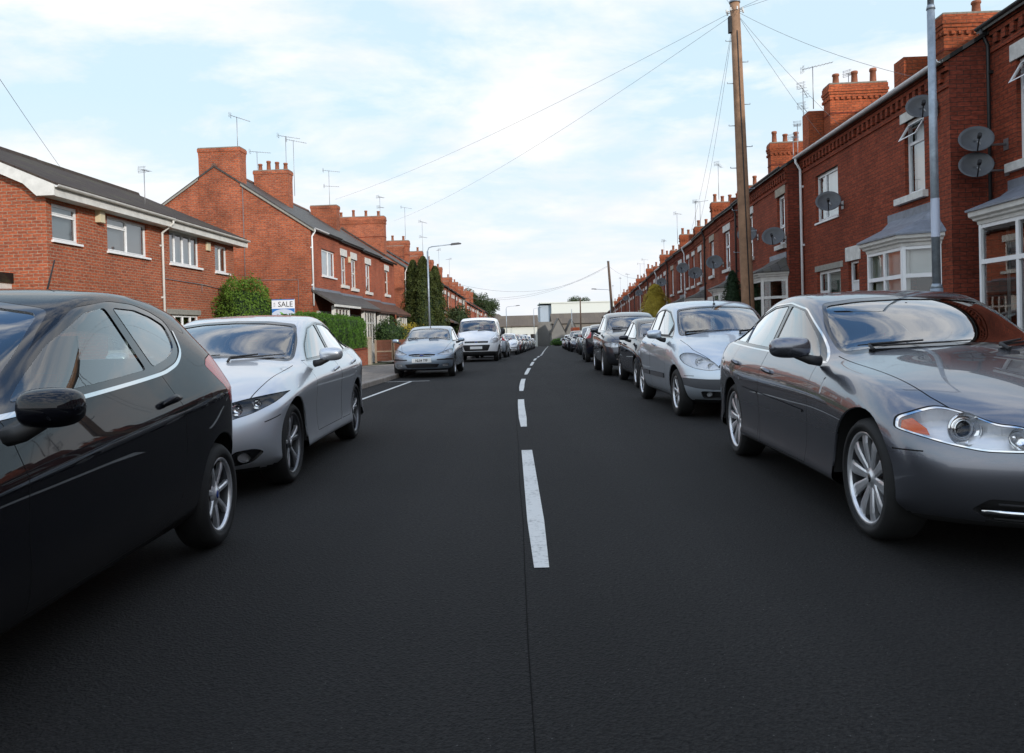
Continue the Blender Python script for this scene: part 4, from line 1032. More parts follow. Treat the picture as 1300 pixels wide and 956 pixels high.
SUV = dict(paint='paint_darkgrey', wb=2.68, R=0.355, rim=0.245, tw=0.235, track_out=0.90, arch=0.405,
  front=dict(rows=[(-.74, .26, .66), (-.82, .36, .76), (-.85, .56, .80), (-.83, .78, .79)], sweep=.26, pow=2.6),
  rear=dict(rows=[(3.35, .36, .64), (3.46, .46, .74), (3.50, .66, .78), (3.46, .96, .76)], sweep=.20),
  W=[(-.5, .83), (-.2, .89), (0.1, .92), (.5, .915), (1.2, .91), (2.0, .915), (2.7, .925), (3.1, .90), (3.35, .84)],
  zS=[(-.5, .82), (0, .90), (.8, .95), (1.6, .97), (2.4, 1.0), (3.3, 1.02)], zb=.24, z2=.55,
  st=[(0, .90, .74, -.62, .50, .93, -.76, .93), (-.25, 1.0, .78, -.30, .52, 1.045, -.42, 1.05), (.02, 1.04, .80, .0, .54, 1.09, -.05, 1.105),
      (.35, 1.065, .81, .33, .56, 1.125, .28, 1.145), (.62, 1.08, .81, .64, .64, 1.15, .44, 1.18), (.88, 1.09, .81, .96, .62, 1.34, .78, 1.36),
      (1.2, 1.10, .81, 1.30, .60, 1.52, 1.16, 1.555), (1.6, 1.11, .81, 1.68, .59, 1.60, 1.6, 1.65), (2.0, 1.12, .81, 2.05, .585, 1.605, 2.05, 1.665),
      (2.45, 1.135, .80, 2.5, .575, 1.585, 2.55, 1.645), (2.85, 1.15, .785, 2.9, .56, 1.53, 3.0, 1.59), (3.15, 1.15, .76, 3.18, .54, 1.36, 3.25, 1.42),
      (3.3, 1.10, .74, 3.34, .53, 1.16, 3.42, 1.18)],
  crease={7: .3, 6: .3},
  windscreen=[(0, 1.20), (.35, 1.19), (.70, 1.14), (.635, 1.34), (.56, 1.50), (.3, 1.53), (0, 1.54)], ws_y=1.6,
  rear_window=[(0, 1.18), (.56, 1.18), (.50, 1.48), (0, 1.51)], rw_y=2.9,
  dlo=[(.72, 1.11), (.98, 1.30), (1.30, 1.475), (1.68, 1.55), (2.05, 1.555), (2.5, 1.535), (2.86, 1.48), (3.05, 1.25), (3.0, 1.18), (2.0, 1.14)],
  dlo_trim=[(.014, 'chrome', .0), (.014, 'black_gloss', .003)],
  panes=[[(.84, 1.15), (1.0, 1.28), (1.32, 1.45), (1.72, 1.525), (1.76, 1.17)], [(1.82, 1.525), (2.05, 1.528), (2.48, 1.505), (2.50, 1.19), (1.84, 1.175)], [(2.56, 1.50), (2.82, 1.455), (2.96, 1.26), (2.93, 1.21), (2.56, 1.195)]],
  pane_mats={1: 'privacy_glass', 2: 'privacy_glass'},
  doors=[[(.66, .40), (1.74, .40), (1.79, .6), (1.79, 1.17), (.64, 1.12), (.62, .70)], [(1.805, .40), (2.22, .40), (2.32, .58), (2.46, .80), (2.58, .92), (2.60, 1.17), (1.80, 1.17)]],
  lines=[('z', [(.60, -.55), (.70, -.1), (.73, .2), (.74, .5)], lambda c: c.z > .85)],
  zones=[dict(name='main_grille', mat='black_gloss', ax='y', lo=-2, hi=-.1, inset=.02, poly=rpoly([(-.50, .84), (-.48, .72), (.48, .72), (.50, .84)], .02)),
         dict(name='lower_grille', mat='black_plastic', ax='y', lo=-2, hi=-.1, inset=.03, poly=rpoly([(-.66, .56), (-.62, .40), (.62, .40), (.66, .56)], .04))],
  lamps=[dict(name='headlight', mat='lamp_lens', deep=.03, poly=rpoly([(.88, .80, .02), (.86, .86, .03), (.70, .86, .03), (.52, .84, .01), (.50, .73, .01), (.70, .72, .03), (.84, .75, .03)]), bowls=[(.72, .79, .045, 'bowl'), (.60, .785, .04, 'bowl')]),
         dict(name='tail_light', mat='red_lens', rear=True, ymin=2.8, poly=rpoly([(.88, .90), (.84, 1.10), (.50, 1.10), (.50, .92)]))],
  wheel=dict(n=5, w0=.04, w1=.05, dish=.014, split=.16, rot=.3, cap='black_gloss'),
  mirror=(.84, 1.02, 1.17, (.22, .16, .16)), handles=[(1.62, 1.02), (2.42, 1.05)], wipers=[(-.55, .02, 1.195), (.08, .58, 1.185)],
  dash=(.66, 1.15, .66), rearview=(1.12, 1.42), plate=(.62, None), floor_end=3.0, seat_z=.18, level=2)

VAN = dict(widen=0, paint='paint_white', wb=2.933, R=0.335, rim=0.205, tw=0.215, track_out=0.93, arch=0.39,
  front=dict(rows=[(-.78, .22, .72), (-.88, .32, .82), (-.92, .56, .86), (-.90, .82, .86)], sweep=.30, pow=2.5),
  rear=dict(rows=[(3.90, .36, .78), (3.96, .46, .88), (3.98, .80, .92), (3.98, 1.30, .91)], sweep=.05, pow=4),
  W=[(-.5, .90), (-.2, .95), (0.1, .985), (1.0, .985), (2.0, .985), (3.0, .985), (3.7, .975), (3.9, .95)],
  zS=[(-.5, .88), (0, .98), (.8, 1.05), (1.6, 1.15), (2.4, 1.2), (3.9, 1.2)], zb=.24, z2=.55,
  st=[(0, .98, .80, -.66, .54, 1.03, -.80, 1.04), (-.30, 1.09, .84, -.40, .58, 1.16, -.52, 1.17), (-.06, 1.15, .87, -.12, .62, 1.24, -.22, 1.27),
      (.12, 1.19, .88, .12, .74, 1.30, -.04, 1.34), (.35, 1.25, .89, .42, .79, 1.55, .22, 1.57),
      (.72, 1.32, .90, .82, .79, 1.80, .66, 1.84), (1.1, 1.38, .91, 1.15, .79, 1.90, 1.1, 1.955), (1.7, 1.42, .91, 1.7, .79, 1.91, 1.7, 1.975),
      (2.6, 1.42, .91, 2.6, .79, 1.91, 2.6, 1.975), (3.5, 1.42, .91, 3.5, .79, 1.90, 3.5, 1.965), (3.85, 1.42, .90, 3.87, .77, 1.86, 3.90, 1.92),
      (3.9, 1.40, .88, 3.95, .75, 1.78, 3.97, 1.80)],
  crease={7: .1},
  windscreen=[(0, 1.36), (.35, 1.345), (.80, 1.27), (.77, 1.55), (.72, 1.775), (.3, 1.82), (0, 1.83)], ws_y=1.2, zglass=1.0,
  rear_window=[(0, 1.25), (.66, 1.25), (.60, 1.70), (0, 1.74)], rw_y=3.8,
  dlo=[(.24, 1.22), (.44, 1.44), (.84, 1.70), (1.10, 1.75), (1.34, 1.75), (1.36, 1.20), (.8, 1.18)],
  dlo_trim=[(.014, 'black_gloss', .0)],
  panes=[[(.36, 1.26), (.50, 1.43), (.88, 1.66), (1.10, 1.71), (1.28, 1.71), (1.30, 1.24), (.8, 1.22)]],
  doors=[[(.42, .38), (1.36, .38), (1.42, .6), (1.42, 1.20), (.24, 1.20), (.40, .80)]],
  lines=[('z', [(.62, -.70), (.74, -.4), (.80, -.1), (.82, .1)], lambda c: c.z > .9), ('x', [(1.55, .40), (1.55, 1.78)], None), ('x', [(2.75, .85), (2.75, 1.78)], None)],
  zones=[dict(name='lower_bumper', mat='black_plastic', ax='y', lo=-2, hi=-.1, inset=.004, under=True, poly=rpoly([(-.97, .42), (-.97, .18), (.97, .18), (.97, .42), (.60, .44), (-.60, .44)], .01)),
         dict(name='main_grille', mat='black_plastic', ax='y', lo=-2, hi=-.1, inset=.03, poly=rpoly([(-.60, .72), (-.50, .46), (.50, .46), (.60, .72)], .04)),
         dict(name='upper_grille', mat='black_gloss', ax='y', lo=-2, hi=-.1, inset=.015, poly=rpoly([(-.52, .885), (-.50, .80), (.50, .80), (.52, .885)], .015))],
  lamps=[dict(name='headlight', mat='lamp_lens', deep=.03, poly=rpoly([(.94, .92, .03), (.88, 1.03, .05), (.74, 1.0, .05), (.60, .89, .02), (.62, .80, .02), (.76, .78, .04), (.90, .82, .04)]), bowls=[(.74, .88, .05, 'bowl')]),
         dict(name='tail_light', mat='red_lens', rear=True, ymin=3.7, poly=rpoly([(.93, .80), (.93, 1.25), (.80, 1.25), (.80, .80)]))],
  wheel=dict(n=5, w0=.06, w1=.06, dish=.02, rot=.3, cap='dark_trim'), mirror_mat='black_plastic',
  mirror=(.48, 1.12, 1.30, (.20, .16, .30)), handles=[(1.26, 1.02)], handle_mat='black_plastic', wipers=[(-.62, .0, 1.34), (.05, .66, 1.33)],
  dash=(.12, 1.26, .74), rearview=(.62, 1.66), plate=(.60, None), floor_end=1.5, seat_z=.40, seat_y=1.0, level=2)
# ------------------------------------------------------------------ the lie of the street
Xc = knots([(0, .12), (12, .12), (17.6, .2), (23, .42), (27.7, .65), (35.6, 1.03), (41.5, 1.38), (47.5, 1.76), (60, 2.35), (100, 4.3), (150, 6.8), (260, 12)])
def g(Y):
    if Y < 20: return 0.0
    if Y < 40: return -0.0004 * (Y - 20) ** 2
    return -0.16 - 0.016 * (Y - 40) if Y < 190 else -2.56
fR = knots([(-30, 7.3), (13.1, 7.35), (20.5, 7.61), (26.7, 7.72), (33, 8.2), (36.9, 8.59), (45, 9.12), (56, 10.02), (80, 11.9), (110, 14.2), (160, 18.1)])
fL = knots([(-30, -13.2), (17.75, -10.4), (28.1, -9.85), (31.5, -7.93), (46.8, -6.9), (49.7, -6.69), (54, -5.75), (58, -5.5), (78, -4.9), (107, -4.0), (181, -2.0)])
kL = knots([(-30, -3.85), (10, -3.85), (17, -3.55), (21, -3.5), (60, -3.6), (200, -3.8)])
kR = knots([(-30, 3.95), (200, 3.95)])

# ------------------------------------------------------------------ setting materials
def asphalt():
    m, nt, b = new_mat('asphalt'); N = nt.nodes; L = nt.links
    tc = N.new('ShaderNodeTexCoord')
    n1 = N.new('ShaderNodeTexNoise'); n1.inputs['Scale'].default_value = 0.35; n1.inputs['Detail'].default_value = 5; L.new(tc.outputs['Object'], n1.inputs[0])
    n2 = N.new('ShaderNodeTexVoronoi'); n2.inputs['Scale'].default_value = 95; L.new(tc.outputs['Object'], n2.inputs[0])
    n3 = N.new('ShaderNodeTexNoise'); n3.inputs['Scale'].default_value = 55; n3.inputs['Detail'].default_value = 3; L.new(tc.outputs['Object'], n3.inputs[0])
    # long streaks left by the paver along the road
    mp = N.new('ShaderNodeMapping'); mp.inputs['Scale'].default_value = (1.6, 0.05, 1); L.new(tc.outputs['Object'], mp.inputs[0])
    n4 = N.new('ShaderNodeTexNoise'); n4.inputs['Scale'].default_value = 1.0; n4.inputs['Detail'].default_value = 4; L.new(mp.outputs[0], n4.inputs[0])
    r = N.new('ShaderNodeValToRGB'); r.color_ramp.elements[0].position = 0.36; r.color_ramp.elements[1].position = 0.66
    r.color_ramp.elements[0].color = (0.0048, 0.0046, 0.0043, 1); r.color_ramp.elements[1].color = (0.0122, 0.0116, 0.0109, 1)
    a = N.new('ShaderNodeMath'); a.operation = 'MULTIPLY_ADD'; a.inputs[1].default_value = 0.5; L.new(n1.outputs['Fac'], a.inputs[0])
    a2 = N.new('ShaderNodeMath'); a2.operation = 'MULTIPLY'; a2.inputs[1].default_value = 0.5; L.new(n4.outputs['Fac'], a2.inputs[0]); L.new(a2.outputs[0], a.inputs[2])
    L.new(a.outputs[0], r.inputs[0])
    # pale stone chips
    n5 = N.new('ShaderNodeTexVoronoi'); n5.inputs['Scale'].default_value = 38; L.new(tc.outputs['Object'], n5.inputs[0])
    lt = N.new('ShaderNodeMath'); lt.operation = 'LESS_THAN'; lt.inputs[1].default_value = 0.09; L.new(n5.outputs['Distance'], lt.inputs[0])
    n6 = N.new('ShaderNodeTexNoise'); n6.inputs['Scale'].default_value = 3.2; n6.inputs['Detail'].default_value = 2; L.new(tc.outputs['Object'], n6.inputs[0])
    gt = N.new('ShaderNodeMath'); gt.operation = 'GREATER_THAN'; gt.inputs[1].default_value = 0.54; L.new(n6.outputs['Fac'], gt.inputs[0])
    mu = N.new('ShaderNodeMath'); mu.operation = 'MULTIPLY'; L.new(lt.outputs[0], mu.inputs[0]); L.new(gt.outputs[0], mu.inputs[1])
    mu2 = N.new('ShaderNodeMath'); mu2.operation = 'MULTIPLY'; mu2.inputs[1].default_value = 0.55; L.new(mu.outputs[0], mu2.inputs[0])
    mx = N.new('ShaderNodeMix'); mx.data_type = 'RGBA'; mx.inputs[7].default_value = (0.10, 0.095, 0.09, 1); L.new(mu2.outputs[0], mx.inputs[0]); L.new(r.outputs[0], mx.inputs[6])
    gr = N.new('ShaderNodeMapRange'); gr.inputs[1].default_value = 0.3; gr.inputs[2].default_value = 0.7; gr.inputs[3].default_value = 0.25; gr.inputs[4].default_value = 2.2; L.new(n3.outputs['Fac'], gr.inputs[0])
    vm = N.new('ShaderNodeVectorMath'); vm.operation = 'SCALE'; L.new(mx.outputs[2], vm.inputs[0]); L.new(gr.outputs[0], vm.inputs['Scale'])
    L.new(vm.outputs[0], b.inputs['Base Color'])
    b.inputs['Roughness'].default_value = 0.85; b.inputs['Specular IOR Level'].default_value = 0.3
    bp = N.new('ShaderNodeBump'); bp.inputs['Strength'].default_value = 0.8; bp.inputs['Distance'].default_value = 0.008; L.new(n2.outputs['Distance'], bp.inputs['Height']); L.new(bp.outputs[0], b.inputs['Normal'])
    return m
asphalt()
def paving():
    m, nt, b = new_mat('paving'); N = nt.nodes; L = nt.links
    tc = N.new('ShaderNodeTexCoord'); br = N.new('ShaderNodeTexBrick'); br.inputs['Scale'].default_value = 1.0
    br.inputs['Brick Width'].default_value = 0.9; br.inputs['Row Height'].default_value = 0.6; br.inputs['Mortar Size'].default_value = 0.008
    br.inputs['Color1'].default_value = (0.19, 0.165, 0.14, 1); br.inputs['Color2'].default_value = (0.25, 0.215, 0.18, 1); br.inputs['Mortar'].default_value = (0.06, 0.055, 0.05, 1)
    L.new(tc.outputs['Object'], br.inputs['Vector'])
    n = N.new('ShaderNodeTexNoise'); n.inputs['Scale'].default_value = 2.5; n.inputs['Detail'].default_value = 8; L.new(tc.outputs['Object'], n.inputs[0])
    mr = N.new('ShaderNodeMapRange'); mr.inputs[1].default_value = 0.3; mr.inputs[2].default_value = 0.7; mr.inputs[3].default_value = 0.65; mr.inputs[4].default_value = 1.15; L.new(n.outputs[0], mr.inputs[0])
    v = N.new('ShaderNodeVectorMath'); v.operation = 'SCALE'; L.new(br.outputs['Color'], v.inputs[0]); L.new(mr.outputs[0], v.inputs['Scale']); L.new(v.outputs[0], b.inputs['Base Color'])
    b.inputs['Roughness'].default_value = 0.9
paving()
def brick(name, c1, c2, mortar, dirt=0.35, bw=0.225, rh=0.075, ms=0.006, cdark=(0.08, 0.025, 0.02), scale=1.0, warm=None):
    """brickwork laid in real courses; u runs along the wall whichever way it faces"""
    m, nt, b = new_mat(name); N = nt.nodes; L = nt.links
    tc = N.new('ShaderNodeTexCoord'); sp = N.new('ShaderNodeSeparateXYZ'); L.new(tc.outputs['Object'], sp.inputs[0])
    ad = N.new('ShaderNodeMath'); ad.operation = 'ADD'; L.new(sp.outputs[0], ad.inputs[0]); L.new(sp.outputs[1], ad.inputs[1])
    cb = N.new('ShaderNodeCombineXYZ'); L.new(ad.outputs[0], cb.inputs[0]); L.new(sp.outputs[2], cb.inputs[1])
    br = N.new('ShaderNodeTexBrick'); br.inputs['Scale'].default_value = scale; br.inputs['Brick Width'].default_value = bw; br.inputs['Row Height'].default_value = rh; br.inputs['Mortar Size'].default_value = ms
    br.inputs['Mortar Smooth'].default_value = 0.3; br.inputs['Bias'].default_value = -0.1
    br.inputs['Color1'].default_value = (*c1, 1); br.inputs['Color2'].default_value = (*c2, 1); br.inputs['Mortar'].default_value = (*mortar, 1)
    L.new(cb.outputs[0], br.inputs['Vector'])
    # single bricks burnt darker or paler
    mp = N.new('ShaderNodeMapping'); mp.inputs['Scale'].default_value = (1 / bw, 1 / rh, 1); L.new(cb.outputs[0], mp.inputs[0])
    wn = N.new('ShaderNodeTexNoise'); wn.inputs['Scale'].default_value = 2.7; wn.inputs['Detail'].default_value = 1.0; L.new(mp.outputs[0], wn.inputs[0])
    r = N.new('ShaderNodeValToRGB'); e = r.color_ramp.elements; e[0].position = 0.30; e[0].color = (0.68, 0.64, 0.66, 1); e[1].position = 0.72; e[1].color = (1.25, 1.22, 1.18, 1); L.new(wn.outputs['Fac'], r.inputs[0])
    n = N.new('ShaderNodeTexNoise'); n.inputs['Scale'].default_value = 0.6; n.inputs['Detail'].default_value = 8; n.inputs['Roughness'].default_value = 0.65; L.new(tc.outputs['Object'], n.inputs[0])
    mr = N.new('ShaderNodeMapRange'); mr.inputs[1].default_value = 0.3; mr.inputs[2].default_value = 0.72; mr.inputs[3].default_value = 1 - dirt; mr.inputs[4].default_value = 1 + dirt * 0.6; L.new(n.outputs[0], mr.inputs[0])
    v = N.new('ShaderNodeVectorMath'); v.operation = 'MULTIPLY'; L.new(br.outputs['Color'], v.inputs[0]); L.new(r.outputs[0], v.inputs[1])
    v2 = N.new('ShaderNodeVectorMath'); v2.operation = 'SCALE'; L.new(v.outputs[0], v2.inputs[0]); L.new(mr.outputs[0], v2.inputs['Scale'])
    L.new(v2.outputs[0], b.inputs['Base Color']); b.inputs['Roughness'].default_value = 0.92; b.inputs['Specular IOR Level'].default_value = 0.2
    bp = N.new('ShaderNodeBump'); bp.inputs['Strength'].default_value = 0.6; bp.inputs['Distance'].default_value = 0.006; bp.invert = True; L.new(br.outputs['Fac'], bp.inputs['Height']); L.new(bp.outputs[0], b.inputs['Normal'])
    return m
brick('brick_terrace', (0.293, 0.068, 0.035), (0.198, 0.048, 0.027), (0.085, 0.05, 0.036))
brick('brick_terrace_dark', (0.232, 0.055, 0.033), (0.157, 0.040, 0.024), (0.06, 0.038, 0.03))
brick('brick_terrace_worn', (0.328, 0.090, 0.045), (0.205, 0.055, 0.031), (0.13, 0.085, 0.06), 0.4)
brick('brick_chimney_sunlit', (0.423, 0.109, 0.045), (0.308, 0.079, 0.035), (0.14, 0.08, 0.05), 0.45)  # terrace brick with the sunlight on the stacks put into its colour
brick('brick_gable', (0.451, 0.125, 0.056), (0.287, 0.079, 0.041), (0.27, 0.19, 0.14), 0.45, ms=.009)
brick('brick_front_left', (0.410, 0.103, 0.052), (0.287, 0.073, 0.042), (0.25, 0.16, 0.11), 0.3, ms=.008)
brick('brick_modern', (0.437, 0.119, 0.056), (0.287, 0.082, 0.046), (0.34, 0.25, 0.18), 0.22, ms=.009)
def tiles(name, c1, c2, w=0.25, h=0.16, rough=0.75, moss=0.3):
    m, nt, b = new_mat(name); N = nt.nodes; L = nt.links
    tc = N.new('ShaderNodeTexCoord'); br = N.new('ShaderNodeTexBrick'); br.inputs['Scale'].default_value = 1.0; br.inputs['Brick Width'].default_value = w; br.inputs['Row Height'].default_value = h; br.inputs['Mortar Size'].default_value = 0.006
    br.inputs['Color1'].default_value = (*c1, 1); br.inputs['Color2'].default_value = (*c2, 1); br.inputs['Mortar'].default_value = (c1[0] * .25, c1[1] * .25, c1[2] * .25, 1)
    L.new(tc.outputs['Object'], br.inputs['Vector'])
    n = N.new('ShaderNodeTexNoise'); n.inputs['Scale'].default_value = 1.4; n.inputs['Detail'].default_value = 8; n.inputs['Roughness'].default_value = 0.7; L.new(tc.outputs['Object'], n.inputs[0])
    r = N.new('ShaderNodeValToRGB'); r.color_ramp.elements[0].position = 0.52; r.color_ramp.elements[1].position = 0.68; L.new(n.outputs[0], r.inputs[0])
    mu = N.new('ShaderNodeMath'); mu.operation = 'MULTIPLY'; mu.inputs[1].default_value = moss; L.new(r.outputs[0], mu.inputs[0])
    mx = N.new('ShaderNodeMix'); mx.data_type = 'RGBA'; mx.inputs[7].default_value = (0.10, 0.10, 0.05, 1); L.new(mu.outputs[0], mx.inputs[0]); L.new(br.outputs['Color'], mx.inputs[6]); L.new(mx.outputs[2], b.inputs['Base Color'])
    b.inputs['Roughness'].default_value = rough; b.inputs['Specular IOR Level'].default_value = 0.25
    bp = N.new('ShaderNodeBump'); bp.inputs['Strength'].default_value = 0.7; bp.inputs['Distance'].default_value = 0.012; bp.invert = True; L.new(br.outputs['Fac'], bp.inputs['Height']); L.new(bp.outputs[0], b.inputs['Normal'])
    return m
tiles('slate', (0.058, 0.054, 0.051), (0.078, 0.072, 0.066), 0.3, 0.2, 0.55, 0.3)
tiles('concrete_tile', (0.045, 0.034, 0.029), (0.06, 0.045, 0.037), 0.3, 0.27, 0.85, 0.5)
tiles('rosemary_tile', (0.155, 0.07, 0.045), (0.105, 0.052, 0.038), 0.17, 0.12, 0.8, 0.4)
tiles('shed_roof', (0.12, 0.10, 0.085), (0.15, 0.125, 0.10), 1.0, 3.0, 0.9, 0.3)
simple('ridge_clay', (0.13, 0.07, 0.05), 0.8, noise=0.3, nscale=6)
simple('upvc', (0.80, 0.81, 0.82), 0.32, noise=0.06, nscale=3)
simple('white_wood', (0.64, 0.63, 0.60), 0.5, noise=0.14, nscale=5)
simple('stone_paint', (0.60, 0.59, 0.56), 0.75, noise=0.22, nscale=6)
simple('stone_bare', (0.34, 0.30, 0.24), 0.85, noise=0.25, nscale=9)
simple('concrete_lintel', (0.26, 0.25, 0.22), 0.85, noise=0.2, nscale=8)
simple('lead', (0.19, 0.21, 0.25), 0.5, 0.2, noise=0.25, nscale=7)
simple('gutter_black', (0.012, 0.012, 0.013), 0.45)
simple('clay_pot', (0.27, 0.09, 0.045), 0.8, noise=0.3, nscale=14)
simple('clay_pot_pale', (0.40, 0.27, 0.18), 0.8, noise=0.3, nscale=14)
simple('mortar_flaunching', (0.20, 0.18, 0.15), 0.95, noise=0.3, nscale=14, bump=0.5, bscale=30)
simple('room_dark', (0.018, 0.016, 0.015), 0.95)
simple('curtain_net', (0.85, 0.86, 0.87), 0.9)
simple('blind_grey', (0.75, 0.78, 0.77), 0.8)
simple('curtain_green', (0.13, 0.20, 0.16), 0.9)
simple('curtain_ochre', (0.35, 0.20, 0.08), 0.9)
simple('steel_galv', (0.30, 0.35, 0.40), 0.5, 0.55, noise=0.22, nscale=9)
simple('aerial_metal', (0.30, 0.30, 0.31), 0.45, 0.7)
simple('dish_grey', (0.085, 0.09, 0.098), 0.55, noise=0.15, nscale=6)
simple('wire', (0.17, 0.17, 0.18), 0.8)
simple('joint_tar', (0.0060, 0.0058, 0.0055), 0.9, spec=0.1)
simple('pole_wood', (0.27, 0.155, 0.09), 0.85, noise=0.3, nscale=4, bump=0.5, bscale=25)
simple('pole_dark', (0.10, 0.065, 0.045), 0.85, noise=0.3, nscale=4)
simple('kerb_concrete', (0.24, 0.215, 0.19), 0.9, noise=0.25, nscale=4)
def road_paint():
    m, nt, b = new_mat('road_paint'); N = nt.nodes; L = nt.links; tc = N.new('ShaderNodeTexCoord')
    n = N.new('ShaderNodeTexNoise'); n.inputs['Scale'].default_value = 28; n.inputs['Detail'].default_value = 8; n.inputs['Roughness'].default_value = 0.75; L.new(tc.outputs['Object'], n.inputs[0])
    n2 = N.new('ShaderNodeTexNoise'); n2.inputs['Scale'].default_value = 2.2; n2.inputs['Detail'].default_value = 4; L.new(tc.outputs['Object'], n2.inputs[0])
    a = N.new('ShaderNodeMath'); a.operation = 'MULTIPLY_ADD'; a.inputs[1].default_value = 0.45; L.new(n2.outputs[0], a.inputs[0]); L.new(n.outputs[0], a.inputs[2])
    r = N.new('ShaderNodeValToRGB'); e = r.color_ramp.elements; e[0].position = 0.74; e[0].color = (0.66, 0.655, 0.62, 1); e[1].position = 0.98; e[1].color = (0.06, 0.06, 0.06, 1); q = r.color_ramp.elements.new(0.86); q.color = (0.46, 0.455, 0.43, 1)
    L.new(a.outputs[0], r.inputs[0]); L.new(r.outputs[0], b.inputs['Base Color']); b.inputs['Roughness'].default_value = 0.75
road_paint()
simple('soil', (0.07, 0.075, 0.035), 0.95, noise=0.4, nscale=3)
simple('verge_grass', (0.06, 0.10, 0.03), 0.95, noise=0.4, nscale=5)
simple('fence_wood', (0.15, 0.055, 0.032), 0.8, noise=0.25, nscale=5)
simple('fence_post', (0.28, 0.21, 0.15), 0.85, noise=0.2, nscale=5)
simple('door_brown', (0.06, 0.025, 0.014), 0.5)
simple('door_white', (0.68, 0.69, 0.70), 0.35)
simple('shed_white', (0.60, 0.62, 0.58), 0.7, noise=0.05)
simple('shed_grey', (0.17, 0.165, 0.155), 0.8, noise=0.15, nscale=0.4)
simple('shed_brown', (0.16, 0.14, 0.12), 0.8, noise=0.15, nscale=0.3)
simple('sheet_blue', (0.33, 0.39, 0.46), 0.6)
simple('board_orange', (0.50, 0.10, 0.03), 0.6)
simple('sign_blue', (0.02, 0.15, 0.45), 0.4)
simple('sign_white', (0.72, 0.74, 0.78), 0.4)
simple('sign_green', (0.15, 0.42, 0.05), 0.4)
simple('sign_pale', (0.50, 0.56, 0.68), 0.4)
simple('alarm_cream', (0.62, 0.55, 0.38), 0.5)
glass('house_glass', (0.93, 0.95, 0.95), 1.2)
def leafmat(name, c, var=0.35):
    m, nt, b = new_mat(name); N = nt.nodes; L = nt.links
    geo = N.new('ShaderNodeNewGeometry'); tc = N.new('ShaderNodeTexCoord')
    n = N.new('ShaderNodeTexNoise'); n.inputs['Scale'].default_value = 2.2; n.inputs['Detail'].default_value = 5; L.new(tc.outputs['Object'], n.inputs[0])
    n2 = N.new('ShaderNodeTexNoise'); n2.inputs['Scale'].default_value = 22; L.new(tc.outputs['Object'], n2.inputs[0])
    a = N.new('ShaderNodeMath'); a.operation = 'ADD'; L.new(n.outputs[0], a.inputs[0]); L.new(n2.outputs[0], a.inputs[1])
    mr = N.new('ShaderNodeMapRange'); mr.inputs[1].default_value = 0.7; mr.inputs[2].default_value = 1.3; mr.inputs[3].default_value = 1 - var; mr.inputs[4].default_value = 1 + var; L.new(a.outputs[0], mr.inputs[0])
    v = N.new('ShaderNodeVectorMath'); v.operation = 'SCALE'; v.inputs[0].default_value = c; L.new(mr.outputs[0], v.inputs['Scale']); L.new(v.outputs[0], b.inputs['Base Color'])
    b.inputs['Roughness'].default_value = 0.6; b.inputs['Specular IOR Level'].default_value = 0.25
    t = N.new('ShaderNodeBsdfTranslucent'); L.new(v.outputs[0], t.inputs[0]); ms = N.new('ShaderNodeMixShader'); ms.inputs[0].default_value = 0.25
    L.new(b.outputs[0], ms.inputs[1]); L.new(t.outputs[0], ms.inputs[2]); L.new(ms.outputs[0], N['Material Output'].inputs['Surface'])
    return m
leafmat('leaf_hedge', (0.075, 0.165, 0.022)); leafmat('leaf_bush', (0.10, 0.18, 0.022)); leafmat('leaf_conifer', (0.070, 0.088, 0.022)); leafmat('leaf_golden', (0.42, 0.33, 0.045))
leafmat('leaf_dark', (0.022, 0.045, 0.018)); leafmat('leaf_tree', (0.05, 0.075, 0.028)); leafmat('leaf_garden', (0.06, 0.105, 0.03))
simple('bark', (0.08, 0.06, 0.045), 0.9, noise=0.3)

